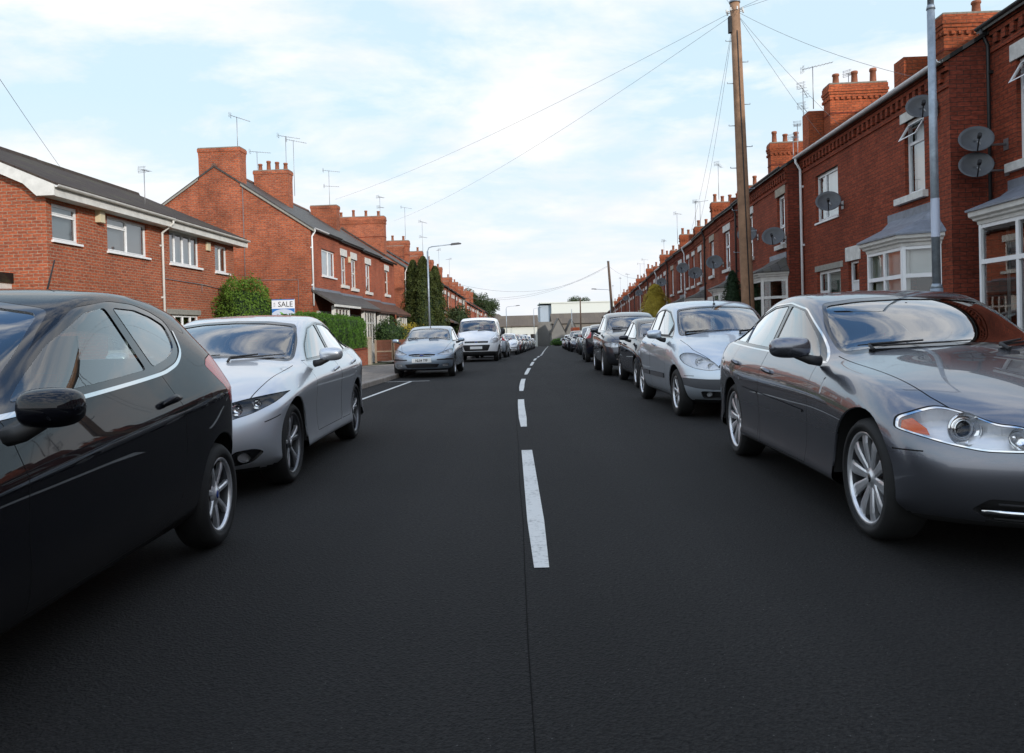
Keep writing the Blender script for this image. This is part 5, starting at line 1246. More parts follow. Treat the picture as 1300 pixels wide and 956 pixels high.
# ------------------------------------------------------------------ ground, road, pavements
def ribbon(name, oa, ob, za, zb, Y0, Y1, mat, step=2.0, side=False, absolute=False):
    """long sheet between two lines beside the road centre; za/zb heights above the ground"""
    m = MB(); n = max(1, int(round((Y1 - Y0) / step)))
    vs = []
    for k in range(n + 1):
        Y = Y0 + (Y1 - Y0) * k / n
        xa = (oa(Y) if callable(oa) else oa) + (0 if absolute else Xc(Y)); xb = (ob(Y) if callable(ob) else ob) + (0 if absolute else Xc(Y))
        vs += [(xa, Y, g(Y) + za), (xb, Y, g(Y) + zb)]
    m.add(vs, [(2 * k, 2 * k + 1, 2 * k + 3, 2 * k + 2) for k in range(n)])
    return m
def build_ground():
    m = MB(); xs = [-1500, -300, -120, -60, -20, -4, 4, 20, 60, 120, 300, 1500]; ys = [-300, -40, 0] + [20 + 4 * k for k in range(45)] + [240, 400, 800, 2500]
    vs = [(x, y, g(y) - 0.012) for y in ys for x in xs]; nx = len(xs)
    m.add(vs, [(j * nx + i, j * nx + i + 1, (j + 1) * nx + i + 1, (j + 1) * nx + i) for j in range(len(ys) - 1) for i in range(nx - 1)])
    tag(m.build('ground', MATS['soil']), kind='structure')
    tag(ribbon('road', kL, kR, 0, 0, -30, 175, MATS['asphalt']).build('road', MATS['asphalt']), kind='structure')
    cr = MB(); cr.add([(-60, 174.5, g(175) + .004), (90, 174.5, g(175) + .004), (90, 184, g(184) + .01), (-60, 184, g(184) + .01)], [(0, 1, 2, 3)]); tag(cr.build('road', MATS['asphalt']), kind='structure')
    back = lambda Y: fL(Y) - Xc(Y) + (1.6 if Y > 32 else 4.2)
    tag(ribbon('p', lambda Y: max(back(Y), -6.6), lambda Y: kL(Y) - 0.12, .11, .11, -30, 174, None).build('pavement', MATS['paving']), kind='structure')
    tag(ribbon('p', lambda Y: kR(Y) + 0.12, lambda Y: fR(Y) - Xc(Y) - 0.95, .11, .11, -30, 174, None).build('pavement', MATS['paving']), kind='structure')
    for f, s in ((kL, -1), (kR, 1)):
        m = MB(); Y = -30.0
        while Y < 174:
            L_ = 0.915 if Y < 60 else 3.0; a, b = Y + 0.003, Y + L_ - 0.003
            P = [(0, -0.02), (0, 0.10), (0.018, 0.118), (0.13, 0.118), (0.13, -0.02)]
            vs = [(Xc(y) + f(y) + s * p[0], y, g(y) + p[1]) for y in (a, b) for p in P]
            fs = [(i, i + 1, i + 6, i + 5) for i in range(4)] + [(0, 1, 2, 3, 4), (9, 8, 7, 6, 5)]
            if s > 0: fs = [q[::-1] for q in fs]
            m.add(vs, fs); Y += L_
        tag(m.build('kerb', MATS['kerb_concrete']), kind='structure')
    # centre line: 4 m marks and 2 m gaps
    k = 0; Y = -7.78
    m = MB()
    while Y < 170:
        n = 4; vs = []
        for q in range(n + 1):
            y = Y + 3.93 * q / n; rr = 0.0
            vs += [(Xc(y) - 0.053, y, g(y) + 0.004), (Xc(y) + 0.053, y, g(y) + 0.004)]
        vs[0] = (vs[0][0] + .015, vs[0][1], vs[0][2]); vs[1] = (vs[1][0] - .015, vs[1][1], vs[1][2])
        m.add(vs, [(2 * q, 2 * q + 1, 2 * q + 3, 2 * q + 2) for q in range(n)]); Y += 5.87
    tag(m.build('centre_line', MATS['road_paint']), kind='structure')
    # parking bay line beside the left kerb, with its cross tick
    m = MB()
    def seg(x0, y0, x1, y1, w):
        d = Vector((x1 - x0, y1 - y0)).normalized(); n = Vector((-d.y, d.x)) * w / 2
        m.add([(x0 - n.x, y0 - n.y, .005), (x1 - n.x, y1 - n.y, .005), (x1 + n.x, y1 + n.y, .005), (x0 + n.x, y0 + n.y, .005)], [(3, 2, 1, 0)])
    seg(-2.95, 12.2, -2.56, 19.75, .075); seg(-3.25, 19.83, -2.1, 19.83, .075)
    tag(m.build('parking_bay_line', MATS['road_paint']), kind='structure')
    # longitudinal construction joint in the surfacing
    m = MB(); vs = []; n = 60
    for q in range(n + 1):
        y = -6 + 60 * q / n; o = -0.085 + 0.003 * sin(y * 1.7) + 0.003 * sin(y * 4.1); vs += [(Xc(y) + o - 0.0018, y, g(y) + 0.003), (Xc(y) + o + 0.0018, y, g(y) + 0.003)]
    m.add(vs, [(2 * q, 2 * q + 1, 2 * q + 3, 2 * q + 2) for q in range(n)])
    tag(m.build('road_joint', MATS['joint_tar']), kind='structure')
build_ground()

# ------------------------------------------------------------------ houses
def front_wall(m, w, z0, z1, holes, y=0.0, rev=0.11, mi=0, x0=0.0):
    """rectangular wall facing -y with openings and their reveals"""
    xs = sorted({x0, x0 + w} | {a for h in holes for a in h[:2]}); zs = sorted({z0, z1} | {a for h in holes for a in h[2:4]})
    for i in range(len(xs) - 1):
        for j in range(len(zs) - 1):
            cx, cz = (xs[i] + xs[i + 1]) / 2, (zs[j] + zs[j + 1]) / 2
            if any(h[0] < cx < h[1] and h[2] < cz < h[3] for h in holes): continue
            m.add([(xs[i], y, zs[j]), (xs[i + 1], y, zs[j]), (xs[i + 1], y, zs[j + 1]), (xs[i], y, zs[j + 1])], [(0, 1, 2, 3)], mi)
    for a, b, c, d in [h[:4] for h in holes]:
        yb = y + rev
        m.add([(a, y, c), (a, yb, c), (a, yb, d), (a, y, d)], [(0, 3, 2, 1)], mi); m.add([(b, y, c), (b, yb, c), (b, yb, d), (b, y, d)], [(0, 1, 2, 3)], mi)
        m.add([(a, y, d), (a, yb, d), (b, yb, d), (b, y, d)], [(0, 1, 2, 3)], mi); m.add([(a, y, c), (a, yb, c), (b, yb, c), (b, y, c)], [(0, 3, 2, 1)], mi)
def window(root, x0, x1, z0, z1, cols=(1,), rows=None, y=0.07, t=0.05, mat='upvc', curtain=None, cfrac=1.0, opened=None, depth=0.06, name='window'):
    """framed window: cols are relative column widths, rows gives per column the heights of its transoms (0..1 from the bottom)"""
    m = MB(); gl = MB(); W = x1 - x0; H = z1 - z0; tot = sum(cols); rows = rows or [[] for _ in cols]
    m.box(x0, x1, y, y + depth, z0, z0 + t); m.box(x0, x1, y, y + depth, z1 - t, z1)
    m.box(x0, x0 + t, y, y + depth, z0 + t, z1 - t); m.box(x1 - t, x1, y, y + depth, z0 + t, z1 - t)
    x = x0; opn = None
    for k, c in enumerate(cols):
        xw = W * c / tot; a = x + (t if k == 0 else t * .35); b = x + xw - (t if k == len(cols) - 1 else t * .35)
        if k < len(cols) - 1: m.box(x + xw - t * .35, x + xw + t * .35, y + .002, y + depth - .002, z0 + t, z1 - t)
        cuts = [z0 + t] + [z0 + H * r for r in rows[k]] + [z1 - t]
        for q in range(len(cuts) - 1):
            c0 = cuts[q] + (t * .35 if q else 0); c1 = cuts[q + 1] - (t * .35 if q < len(cuts) - 2 else 0)
            if q: m.box(a, b, y + .003, y + depth - .003, cuts[q] - t * .35, cuts[q] + t * .35)
            if opened == (k, q): opn = (a, b, c0, c1); continue
            s = .022
            m.box(a, b, y - .008, y + .03, c0, c0 + s); m.box(a, b, y - .008, y + .03, c1 - s, c1); m.box(a, a + s, y - .008, y + .03, c0 + s, c1 - s); m.box(b - s, b, y - .008, y + .03, c0 + s, c1 - s)
            gl.add([(a, y + .02, c0), (b, y + .02, c0), (b, y + .02, c1), (a, y + .02, c1)], [(0, 1, 2, 3)])
        x += xw
    o = m.build(name, MATS[mat], root); gl.build('pane', MATS['house_glass'], o)
    if opn:
        a, b, c0, c1 = opn; an = radians(32); s = .03; q = MB(); h = c1 - c0; gq = MB()
        def P(xx, u): return (xx, y - sin(an) * u, c1 - cos(an) * u)
        for (ua, ub, xa, xb) in ((0, s, a, b), (h - s, h, a, b), (s, h - s, a, a + s), (s, h - s, b - s, b)):
            v = [P(xa, ua), P(xb, ua), P(xb, ub), P(xa, ub)]; v += [(p[0], p[1] - .03, p[2] - .012) for p in v]
            q.add(v, [(0, 3, 2, 1), (4, 5, 6, 7), (0, 1, 5, 4), (1, 2, 6, 5), (2, 3, 7, 6), (3, 0, 4, 7)])
        q.build('open_sash', MATS[mat], o)
        gq.add([P(a + s, s), P(b - s, s), P(b - s, h - s), P(a + s, h - s)], [(0, 3, 2, 1)]); gq.build('pane', MATS['house_glass'], o)
    if curtain:
        c = MB(); n = max(6, int(W / .05)); zt = z0 + H * (1 - cfrac)
        spans = [(x0, x1)] if curtain[1] == 'full' else [(x0, x0 + W * .28), (x1 - W * .28, x1)]
        for (a, b) in spans:
            k = max(4, int((b - a) / .045)); vs = []
            for i in range(k + 1):
                xx = a + (b - a) * i / k; yy = y + .12 + (.022 if i % 2 else 0); vs += [(xx, yy, zt), (xx, yy, z1)]
            c.add(vs, [(2 * i, 2 * i + 2, 2 * i + 3, 2 * i + 1) for i in range(k)], 0, True)
        c.build('curtain', MATS[curtain[0]], o)
    return o
def door(root, x0, x1, z0, z1, mat='door_white', y=0.09, fan=0.0, frame='upvc'):
    f = MB(); f.box(x0, x0 + .05, y - .02, y + .05, z0, z1); f.box(x1 - .05, x1, y - .02, y + .05, z0, z1); f.box(x0 + .05, x1 - .05, y - .02, y + .05, z1 - .05, z1)
    d = MB(); top = z1 - .05
    if fan: 
        f.box(x0 + .05, x1 - .05, y - .018, y + .048, z1 - fan - .03, z1 - fan); top = z1 - fan - .03
    d.box(x0 + .052, x1 - .052, y + .0, y + .04, z0, top)
    w = x1 - x0 - .104; a = x0 + .052
    for (u0, u1, v0, v1) in ((.14, .44, .08, .42), (.56, .86, .08, .42)):
        d.box(a + w * u0, a + w * u1, y - .008, y + .002, z0 + (top - z0) * v0, z0 + (top - z0) * v1)
    o = d.build('door', MATS[mat], root, bevel=.004)
    f.build('door_frame', MATS[frame], o)
    p = MB(); p.box(a + w * .16, a + w * .84, y - .006, y - .001, z0 + (top - z0) * .55, z0 + (top - z0) * .9)
    if fan: p.box(x0 + .05, x1 - .05, y + .01, y + .015, z1 - fan, z1 - .05)
    p.build('pane', MATS['house_glass'], o)
    h = MB(); h.tube([(a + w * .9, y - .03, z0 + 1.0), (a + w * .9, y - .03, z0 + 1.12)], .01, 6); h.build('handle', MATS['chrome'], o)
    return o
def bay(root, xa, xb, top, proj=0.62, mat='upvc', base=0.75, roof='lead', sill_z=0.78, brickm='brick_terrace', corn=.16, rise=.42, curtain='blind_grey', square=False):
    """canted bay window on a brick plinth, with cornice and hipped lead roof"""
    c = 0.30 if not square else 0.02
    P = [(xa, 0), (xa + c, -proj), (xb - c, -proj), (xb, 0)]
    o = empty('bay_window', None, None); o.parent = root
    m = MB()
    for i in range(3):
        a, b = P[i], P[i + 1]; m.add([(a[0], a[1], 0), (b[0], b[1], 0), (b[0], b[1], sill_z), (a[0], a[1], sill_z)], [(0, 1, 2, 3)])
    m.build('bay_plinth', MATS[brickm], o)
    def off(k, z):                               # outline pushed out by k
        return [(xa - k, 0.0, z), (xa + c - k * .6, -proj - k, z), (xb - c + k * .6, -proj - k, z), (xb + k, 0.0, z)]
    t = top - corn
    fr = MB(); gl = MB(); cu = MB()
    for i in range(3):
        a = Vector((*P[i], 0)); b = Vector((*P[i + 1], 0)); d = (b - a); Ln = d.length; d.normalize(); nrm = Vector((d.y, -d.x, 0))
        def bar(u0, u1, z0, z1, th=.06, out=0.0):
            p = [a + d * u0 + nrm * out, a + d * u1 + nrm * out, a + d * u1 - nrm * (th - out), a + d * u0 - nrm * (th - out)]
            v = [(q.x, q.y, z0) for q in p] + [(q.x, q.y, z1) for q in p]; fr.add(v, [(0, 3, 2, 1), (4, 5, 6, 7), (0, 1, 5, 4), (1, 2, 6, 5), (2, 3, 7, 6), (3, 0, 4, 7)])
        e = .055; bar(0, e, sill_z, t, out=.012); bar(Ln - e, Ln, sill_z, t, out=.012); bar(e, Ln - e, sill_z + .0, sill_z + .06); bar(e, Ln - e, t - .06, t)
        tz = sill_z + (t - sill_z) * .70; bar(e, Ln - e, tz - .035, tz + .035, out=.008)
        if i == 1 and Ln > 1.2: bar(Ln / 2 - .035, Ln / 2 + .035, sill_z + .06, t - .06, out=.004)
        q = [a + d * e - nrm * .03, b - d * e - nrm * .03]
        gl.add([(q[0].x, q[0].y, sill_z + .06), (q[1].x, q[1].y, sill_z + .06), (q[1].x, q[1].y, t - .06), (q[0].x, q[0].y, t - .06)], [(0, 1, 2, 3)])
        q = [a + d * .02 - nrm * .14, b - d * .02 - nrm * .14]; zc = tz if i != 1 else sill_z + .1
        cu.add([(q[0].x, q[0].y, zc), (q[1].x, q[1].y, zc), (q[1].x, q[1].y, t), (q[0].x, q[0].y, t)], [(0, 1, 2, 3)])
    sl = MB(); s0 = off(.05, sill_z - .05); s1 = off(.05, sill_z + .004); sl.add(s0 + s1, [(0, 1, 5, 4), (1, 2, 6, 5), (2, 3, 7, 6), (4, 5, 6, 7), (3, 2, 1, 0)])
    sl.build('bay_sill', MATS['stone_paint'], o)
    fr.build('bay_frame', MATS[mat], o); gl.build('pane', MATS['house_glass'], o)
    if curtain: cu.build('blind', MATS[curtain], o)
    cn = MB(); prof = [(.02, t), (.03, t + .05), (.075, t + .07), (.085, t + .10), (.13, t + .13), (.14, top)]
    rings = [off(k, z) for k, z in prof]; vs = [p for r in rings for p in r]
    cn.add(vs, [(r * 4 + i, r * 4 + i + 1, r * 4 + i + 5, r * 4 + i + 4) for r in range(len(prof) - 1) for i in range(3)] + [(3, 2, 1, 0)])
    cn.build('cornice', MATS['white_wood'], o)
    rf = MB(); e = off(.17, top); e2 = off(.17, top - .03); tp = [(xa + .12, 0.0, top + rise), (xb - .12, 0.0, top + rise)]
    m1 = [(xa + c * .9, -proj * .45, top + rise * .55), (xb - c * .9, -proj * .45, top + rise * .55)]
    tp2 = [(xa + .02, 0.0, top + rise * .45), (xb - .02, 0.0, top + rise * .45)]
    v = e + tp + m1 + e2 + tp2
    rf.add(v, [(0, 1, 6, 12), (12, 6, 4), (1, 2, 7, 6), (6, 7, 5, 4), (2, 3, 13, 7), (7, 13, 5), (8, 9, 1, 0), (9, 10, 2, 1), (10, 11, 3, 2), (8, 11, 10, 9)], 0)
    rf.build('bay_roof', MATS[roof], o)
    fl = MB(); fl.box(xa + .05, xb - .05, -.02, -.004, top + rise * .9, top + rise + .12); fl.build('lead_flashing', MATS['lead'], o)
    return o
def chimney(root, x0, x1, y0, y1, z0, top, pots=4, mat='brick_chimney_sunlit', shoulder=None, along='y', potm='clay_pot', flat=False, band=True):
    o = MB(); b = top
    o.box(x0, x1, y0, y1, z0, top - .36)
    k = 0
    for dz, e in (((.36, .015), (.285, .035), (.21, .055)) if not flat else ((.36, .004), (.285, .008), (.21, .012))): o.box(x0 - e, x1 + e, y0 - e, y1 + e, top - dz, top - dz + .073)
    e = .035
    o.box(x0 - e, x1 + e, y0 - e, y1 + e, top - .138, top - .002)
    n = int((y1 - y0 + .1) / .16)
    if not flat:
        for q in range(n):                        # dentils under the cap
            yy = y0 - .02 + q * .16; o.box(x0 - .05, x0 - .01, yy, yy + .08, top - .44, top - .362); o.box(x1 + .01, x1 + .05, yy, yy + .08, top - .44, top - .362)
        for q in range(max(2, int((x1 - x0 + .1) / .16))):
            xx = x0 - .02 + q * .16; o.box(xx, xx + .08, y0 - .05, y0 - .01, top - .44, top - .362)
    if shoulder: o.box(*shoulder)
    if band: o.box(x0 - .012, x1 + .012, y0 - .012, y1 + .012, (z0 + top) / 2 - .0, (z0 + top) / 2 + .05, 1)
    c = o.build('chimney', [MATS[mat], MATS['brick_terrace_dark']], root)
    f = MB(); f.box(x0 - .02, x1 + .02, y0 - .02, y1 + .02, top - .002, top + .05); f.build('flaunching', MATS['mortar_flaunching'], c, bevel=.02)
    for q in range(pots):
        if along == 'y': px, py = (x0 + x1) / 2, y0 + (y1 - y0) * (q + .5) / pots
        else: px, py = x0 + (x1 - x0) * (q + .5) / pots, (y0 + y1) / 2
        h = .34 + .12 * ((q * 7 + int(x0 * 13)) % 3) / 2; r = .10
        p = MB(); p.lathe([(top + .04, r * 1.0), (top + .10, r * .95), (top + .04 + h * .8, r * .82), (top + .04 + h * .82, r * 1.02), (top + .04 + h * .95, r * 1.02), (top + .04 + h, r * .9), (top + .04 + h, r * .66), (top + .04 + h * .6, r * .6), (top + .04 + h * .6, .001)], 12, 'z', center=(px, py, 0))
        p.build('chimney_pot', MATS[potm], c)
    return c
def gable_roof(root, w, d, e, rise, mat='slate', over=0.16, v0=0.0, v1=0.0, th=0.07, ridge='ridge_clay', name='roof', ya=0.0):
    """two slopes along x; v0/v1: verge overhangs at x=0 and x=w"""
    m = MB(); r = d / 2; sl = rise / r; za = e - over * sl + ya
    A = [(-over, za), (r, e + rise + ya), (d + over, za)]
    a0, a1 = -v0, w + v1
    pts = [(A[0][0], A[0][1] + 0), (A[1][0], A[1][1]), (A[2][0], A[2][1]), (A[2][0], A[2][1] + th), (A[1][0], A[1][1] + th * 1.1), (A[0][0], A[0][1] + th)]
    m.prism(pts, 'x', a0, a1)
    o = m.build(name, MATS[mat], root)
    t = MB(); n = max(1, int((a1 - a0) / .45))
    for k in range(n):
        x0 = a0 + (a1 - a0) * k / n; x1 = a0 + (a1 - a0) * (k + 1) / n - .01
        t.prism([(r - .13, e + rise + ya + th * .2), (r - .07, e + rise + ya + th + .06), (r, e + rise + ya + th + .085), (r + .07, e + rise + ya + th + .06), (r + .13, e + rise + ya + th * .2)], 'x', x0, x1)
    t.build('ridge_tiles', MATS[ridge], o)
    return o
def gutter(root, w, y, z, mat='gutter_black', pipe=None, x0=0.0, r=.055, ptop=None, pz0=0.05, py=-.06):
    m = MB(); pr = [(y + r * cos(a), z + r * sin(a)) for a in [pi + pi * k / 8 for k in range(9)]] + [(y + r * .8 * cos(a), z + r * .8 * sin(a)) for a in [2 * pi - pi * k / 8 for k in range(9)]]
    m.prism(pr, 'x', x0, x0 + w); o = m.build('gutter', MATS[mat], root)
    for px in (pipe or []):
        p = MB(); p.tube([(px, y, z - r), (px, y, z - .14), (px, py, z - .30 + (y + .06) * .3), (px, py, z - .45), (px, py, pz0)], .034, 8)
        zz = z - .8
        while zz > .5: p.box(px - .055, px + .055, py - .012, py + .06, zz, zz + .05); zz -= 1.5
        p.build('downpipe', MATS[mat], root)
    return o
def stonework(root, x0, x1, z0, z1, name='lintel', mat='stone_paint', out=.02, keyed=False):
    m = MB(); m.box(x0, x1, -out, .06, z0, z1); return m.build(name, MATS[mat], root, bevel=.008)
def cornice(root, w, e, mat='brick_terrace', x0=0.0, proj=.10):
    m = MB(); a, b = x0 + .001, x0 + w - .001
    m.box(a, b, -.03, .01, e - .42, e - .345); m.box(a, b, -.055, .01, e - .15, e - .075); m.box(a, b, -.09, .01, e - .075, e)
    x = x0 + .05
    while x < x0 + w - .1: m.box(x, x + .11, -.055, .01, e - .30, e - .152); x += .225
    return m.build('brick_cornice', MATS[mat], root)
def shell(root, w, d, e, rise, holes, mat, mats_side=None, g0=False, g1=False, rear=True):
    """brick box of one house; g0/g1: a full gable wall shows at x=0 / x=w"""
    m = MB(); front_wall(m, w, -.3, e, holes)
    m.add([(0, d, -.3), (w, d, -.3), (w, d, e), (0, d, e)], [(1, 0, 3, 2)])
    for x, f in ((0, 0), (w, 1)):
        v = [(x, 0, -.3), (x, d, -.3), (x, d, e), (x, d / 2, e + rise - .01), (x, 0, e)]
        m.add(v, [(0, 4, 3, 2, 1) if not f else (0, 1, 2, 3, 4)], 1 if ((f == 0 and g0) or (f == 1 and g1)) else 0)
    o = m.build('wall', [MATS[mat], MATS[mats_side or mat]], root)
    b = MB(); b.box(.12, w - .12, 1.1, 1.2, 0, e - .1); b.box(.12, w - .12, .13, 1.1, 2.62, 2.7); b.build('dark_room_panel', MATS['room_dark'], root)  # dark panel behind the windows in place of the unlit room
    return o
def place_right(Y0, Y1, X0, X1, dz=0.0):
    """frame of a house on the right side: x runs from its far corner towards the camera, y into the house"""
    dx, dy = X1 - X0, Y1 - Y0; return (X1, Y1, g((Y0 + Y1) / 2) + dz), atan2(dx, dy) * -1 - pi / 2, hypot(dx, dy)
def place_left(Y0, Y1, X0, X1, dz=0.0):
    dx, dy = X1 - X0, Y1 - Y0; return (X0, Y0, g((Y0 + Y1) / 2) + dz), pi / 2 - atan2(dx, dy), hypot(dx, dy)

DR = 7.8          # depth of the terraces
def rh(name_label, Y0, Y1, X0, X1, e, dz=0.0, group=None):
    loc, rz, w = place_right(Y0, Y1, X0, X1, dz); return empty('terraced_house', name_label, 'house', loc, rz, group), w
def U(Y1, Y0): return lambda Y: (Y1 - Y)      # street position -> local x on the right side (0 at the far end)
def right_side():
    # ---- R0: nearest house, set back behind its neighbour
    r, w = rh('nearest brick terraced house at the right edge with white bay and black downpipe', 9.4, 13.22, 7.96, 8.05, 6.0)
    u = lambda Y: (13.22 - Y)
    hs = [(u(12.43), u(11.42), 3.66, 5.26), (u(12.2), u(10.5), .8, 2.62)]
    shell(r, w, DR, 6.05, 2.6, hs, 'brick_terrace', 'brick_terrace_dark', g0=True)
    window(r, *hs[0], cols=(1,), rows=[[.72]], opened=(0, 1), curtain=('curtain_net', 'full'))
    stonework(r, u(12.57), u(11.28), 5.26, 5.52); stonework(r, u(12.64), u(11.2), 3.52, 3.66, 'sill', out=.09)
    bay(r, u(12.72), u(10.2), 2.92, proj=.62, sill_z=.72, corn=.24, rise=.36, curtain=None, roof='lead'); cornice(r, w, 6.0)
    gable_roof(r, w, DR, 6.05, 2.6, v0=.0); gutter(r, w, -.15, 6.04, pipe=[.14])
    chimney(r, .2, .75, 2.2, 4.2, 7.0, 8.62, 1, flat=True)
    # ---- R1: pair whose front stands forward; doors side by side in the middle
    r, w = rh('brick terraced house with open top sash over a canted white bay behind the lamp column', 13.1, 16.8, 7.35, 7.48, 5.5)
    u = lambda Y: (16.8 - Y)
    hs = [(u(14.72), u(13.97), 3.50, 4.88), (u(16.26), u(15.62), .12, 2.56), (u(15.3), u(13.7), .8, 2.45)]
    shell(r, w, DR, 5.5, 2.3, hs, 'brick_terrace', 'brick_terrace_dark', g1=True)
    window(r, *hs[0], rows=[[.70]], opened=(0, 1), curtain=('curtain_net', 'full')); door(r, *hs[1], fan=.42)
    stonework(r, u(14.86), u(13.86), 4.88, 5.14); stonework(r, u(15.0), u(13.86), 3.38, 3.50, 'sill', out=.10); stonework(r, u(16.42), u(15.5), 2.56, 2.84)
    bay(r, u(15.50), u(13.45), 2.72, proj=.52, corn=.22, rise=.42, roof='lead', curtain='blind_grey'); cornice(r, w, 5.48)
    gable_roof(r, w, DR, 5.52, 2.3, v1=.05); gutter(r, w + .05, -.17, 5.50, 'upvc')
    r, w = rh('brick terraced house with wide white casement upstairs and white downpipe at its far corner', 16.8, 20.47, 7.48, 7.61, 5.5)
    u = lambda Y: (20.47 - Y)
    hs = [(u(19.46), u(18.0), 3.65, 4.80), (u(17.32), u(16.95), .12, 2.54), (u(19.46), u(17.95), 1.1, 2.46)]
    hs[1] = (u(17.5), u(16.92), .12, 2.54)
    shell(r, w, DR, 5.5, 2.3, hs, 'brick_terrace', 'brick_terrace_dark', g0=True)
    window(r, *hs[0], cols=(1, 1.7), rows=[[.55], []], curtain=('curtain_net', 'full')); door(r, *hs[1], fan=.42)
    window(r, *hs[2], cols=(1, 1.7), rows=[[.62], []], curtain=('curtain_green', 'full'))
    stonework(r, u(17.62), u(16.82), 2.55, 2.86); stonework(r, u(19.6), u(17.8), 2.46, 2.60, mat='concrete_lintel', out=.01); stonework(r, u(19.55), u(17.9), 1.02, 1.1, 'sill', 'concrete_lintel', .06)
    m = MB(); m.box(hs[0][0] - .03, hs[0][1] + .03, -.03, .05, 3.61, 3.65); m.build('sill', MATS['upvc'], r)
    cornice(r, w, 5.48); gable_roof(r, w, DR, 5.52, 2.3); gutter(r, w, -.17, 5.50, 'upvc', pipe=[.10])
    chimney(r, w - 1.1, w - .55, 2.1, 3.8, 6.3, 7.85, 1, shoulder=(w - 1.75, w - 1.25, 1.55, 2.1, 6.1, 7.2))
    # ---- R2
    r, w = rh('brick terraced house with slate topped bay whose large satellite dish hides its upper window sill', 20.5, 23.6, 7.25, 7.44, 5.3)
    u = lambda Y: (23.6 - Y)
    hs = [(u(21.48), u(20.78), 3.32, 4.64), (u(22.1), u(20.8), .8, 2.3), (u(23.3), u(22.6), .1, 2.2)]
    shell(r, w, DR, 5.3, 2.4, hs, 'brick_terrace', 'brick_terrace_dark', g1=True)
    window(r, *hs[0], rows=[[.38]], curtain=('curtain_net', 'full')); door(r, *hs[2], mat='door_white', fan=.3)
    stonework(r, u(21.62), u(20.68), 4.64, 4.93, mat='stone_bare'); stonework(r, u(21.6), u(20.68), 3.20, 3.32, 'sill', out=.08)
    bay(r, u(22.35), u(20.62), 2.60, proj=.6, corn=.2, rise=.38, roof='slate', mat='white_wood', curtain=None); cornice(r, w, 5.28)
    gable_roof(r, w, DR, 5.32, 2.4, v1=.04); gutter(r, w, -.15, 5.31)
    chimney(r, .0, .55, 2.0, 3.6, 6.4, 8.1, 3, shoulder=(-.75, -.15, 1.6, 2.3, 6.2, 7.55))
    r, w = rh('brick terraced house half hidden by the near wooden telegraph pole', 23.6, 26.7, 7.44, 7.70, 5.3)
    u = lambda Y: (26.7 - Y)
    hs = [(u(25.2), u(24.3), 3.32, 4.64), (u(25.6), u(24.3), .8, 2.3), (u(24.0), u(23.7) + .2, .1, 2.2)]
    hs[2] = (u(26.4), u(25.75), .1, 2.2)
    shell(r, w, DR, 5.3, 2.4, hs, 'brick_terrace'); window(r, *hs[0], rows=[[.38]], curtain=('curtain_net', 'full')); door(r, *hs[2], mat='door_brown', fan=.3); window(r, *hs[1], cols=(1, 1), curtain=('curtain_net', 'full'))
    stonework(r, u(25.35), u(24.15), 4.64, 4.93); stonework(r, u(25.35), u(24.15), 3.2, 3.32, 'sill', out=.08); stonework(r, u(25.7), u(24.2), 2.3, 2.5)
    cornice(r, w, 5.28); gable_roof(r, w, DR, 5.32, 2.4); gutter(r, w, -.15, 5.31, pipe=[.1])
    # ---- the rest of the row in pairs
    def variant(kind):
        """one typical small terraced house, 3.2 m wide, built once and copied down the row"""
        w = 3.2; r = empty('terraced_house', '-', 'house')
        if kind == 0:
            hs = [(1.0, 1.95, 3.25, 4.62), (.25, .95, .1, 2.2), (1.35, 2.75, .8, 2.25)]
            shell(r, w, DR, 5.3, 2.4, hs, 'brick_terrace'); window(r, *hs[0], rows=[[.6]], curtain=('curtain_net', 'full')); door(r, *hs[1], mat='door_white', fan=.3)
            stonework(r, .88, 2.07, 4.62, 4.92); stonework(r, .88, 2.07, 3.14, 3.25, 'sill', out=.08); stonework(r, .15, 1.05, 2.2, 2.42)
            bay(r, 1.2, 2.95, 2.55, proj=.55, corn=.2, rise=.35, roof='slate', mat='white_wood', curtain=None); gutter(r, w, -.15, 5.31)
        elif kind == 1:
            hs = [(1.2, 2.1, 3.25, 4.62), (2.3, 2.95, .1, 2.2), (.5, 1.9, .9, 2.2)]
            shell(r, w, DR, 5.3, 2.4, hs, 'brick_terrace_worn'); window(r, *hs[0], cols=(1, 1), rows=[[], [.62]], curtain=('curtain_net', 'full')); door(r, *hs[1], mat='door_brown', fan=.3)
            window(r, *hs[2], cols=(1, 1.6), rows=[[.62], []], curtain=('blind_grey', 'full'))
            stonework(r, 1.08, 2.22, 4.62, 4.90, mat='stone_bare'); stonework(r, 1.08, 2.22, 3.14, 3.25, 'sill', 'stone_paint', .08); stonework(r, .4, 2.0, 2.2, 2.44); stonework(r, 2.2, 3.05, 2.2, 2.42)
            gutter(r, w, -.15, 5.31, 'gutter_black', pipe=[.08])
        else:
            hs = [(.55, 1.25, 3.25, 4.66), (2.35, 3.0, .1, 2.2), (.45, 1.85, .8, 2.25), (2.2, 2.85, 3.25, 4.66)]
            shell(r, w, DR, 5.3, 2.4, hs, 'brick_terrace'); window(r, *hs[0], rows=[[.5]], curtain=('curtain_net', 'full')); window(r, *hs[3], rows=[[.5]], curtain=('curtain_net', 'full')); door(r, *hs[1], mat='door_white', fan=.3)
            for a in (.45, 2.1): stonework(r, a, a + .9, 4.66, 4.94); stonework(r, a, a + .9, 3.14, 3.25, 'sill', out=.08)
            stonework(r, .3, 2.0, 2.25, 2.48); window(r, *hs[2], cols=(1, 1), rows=[[.7], [.7]], curtain=('curtain_net', 'full')); stonework(r, 2.25, 3.1, 2.2, 2.42)
            gutter(r, w, -.15, 5.31, 'upvc', pipe=[.08])
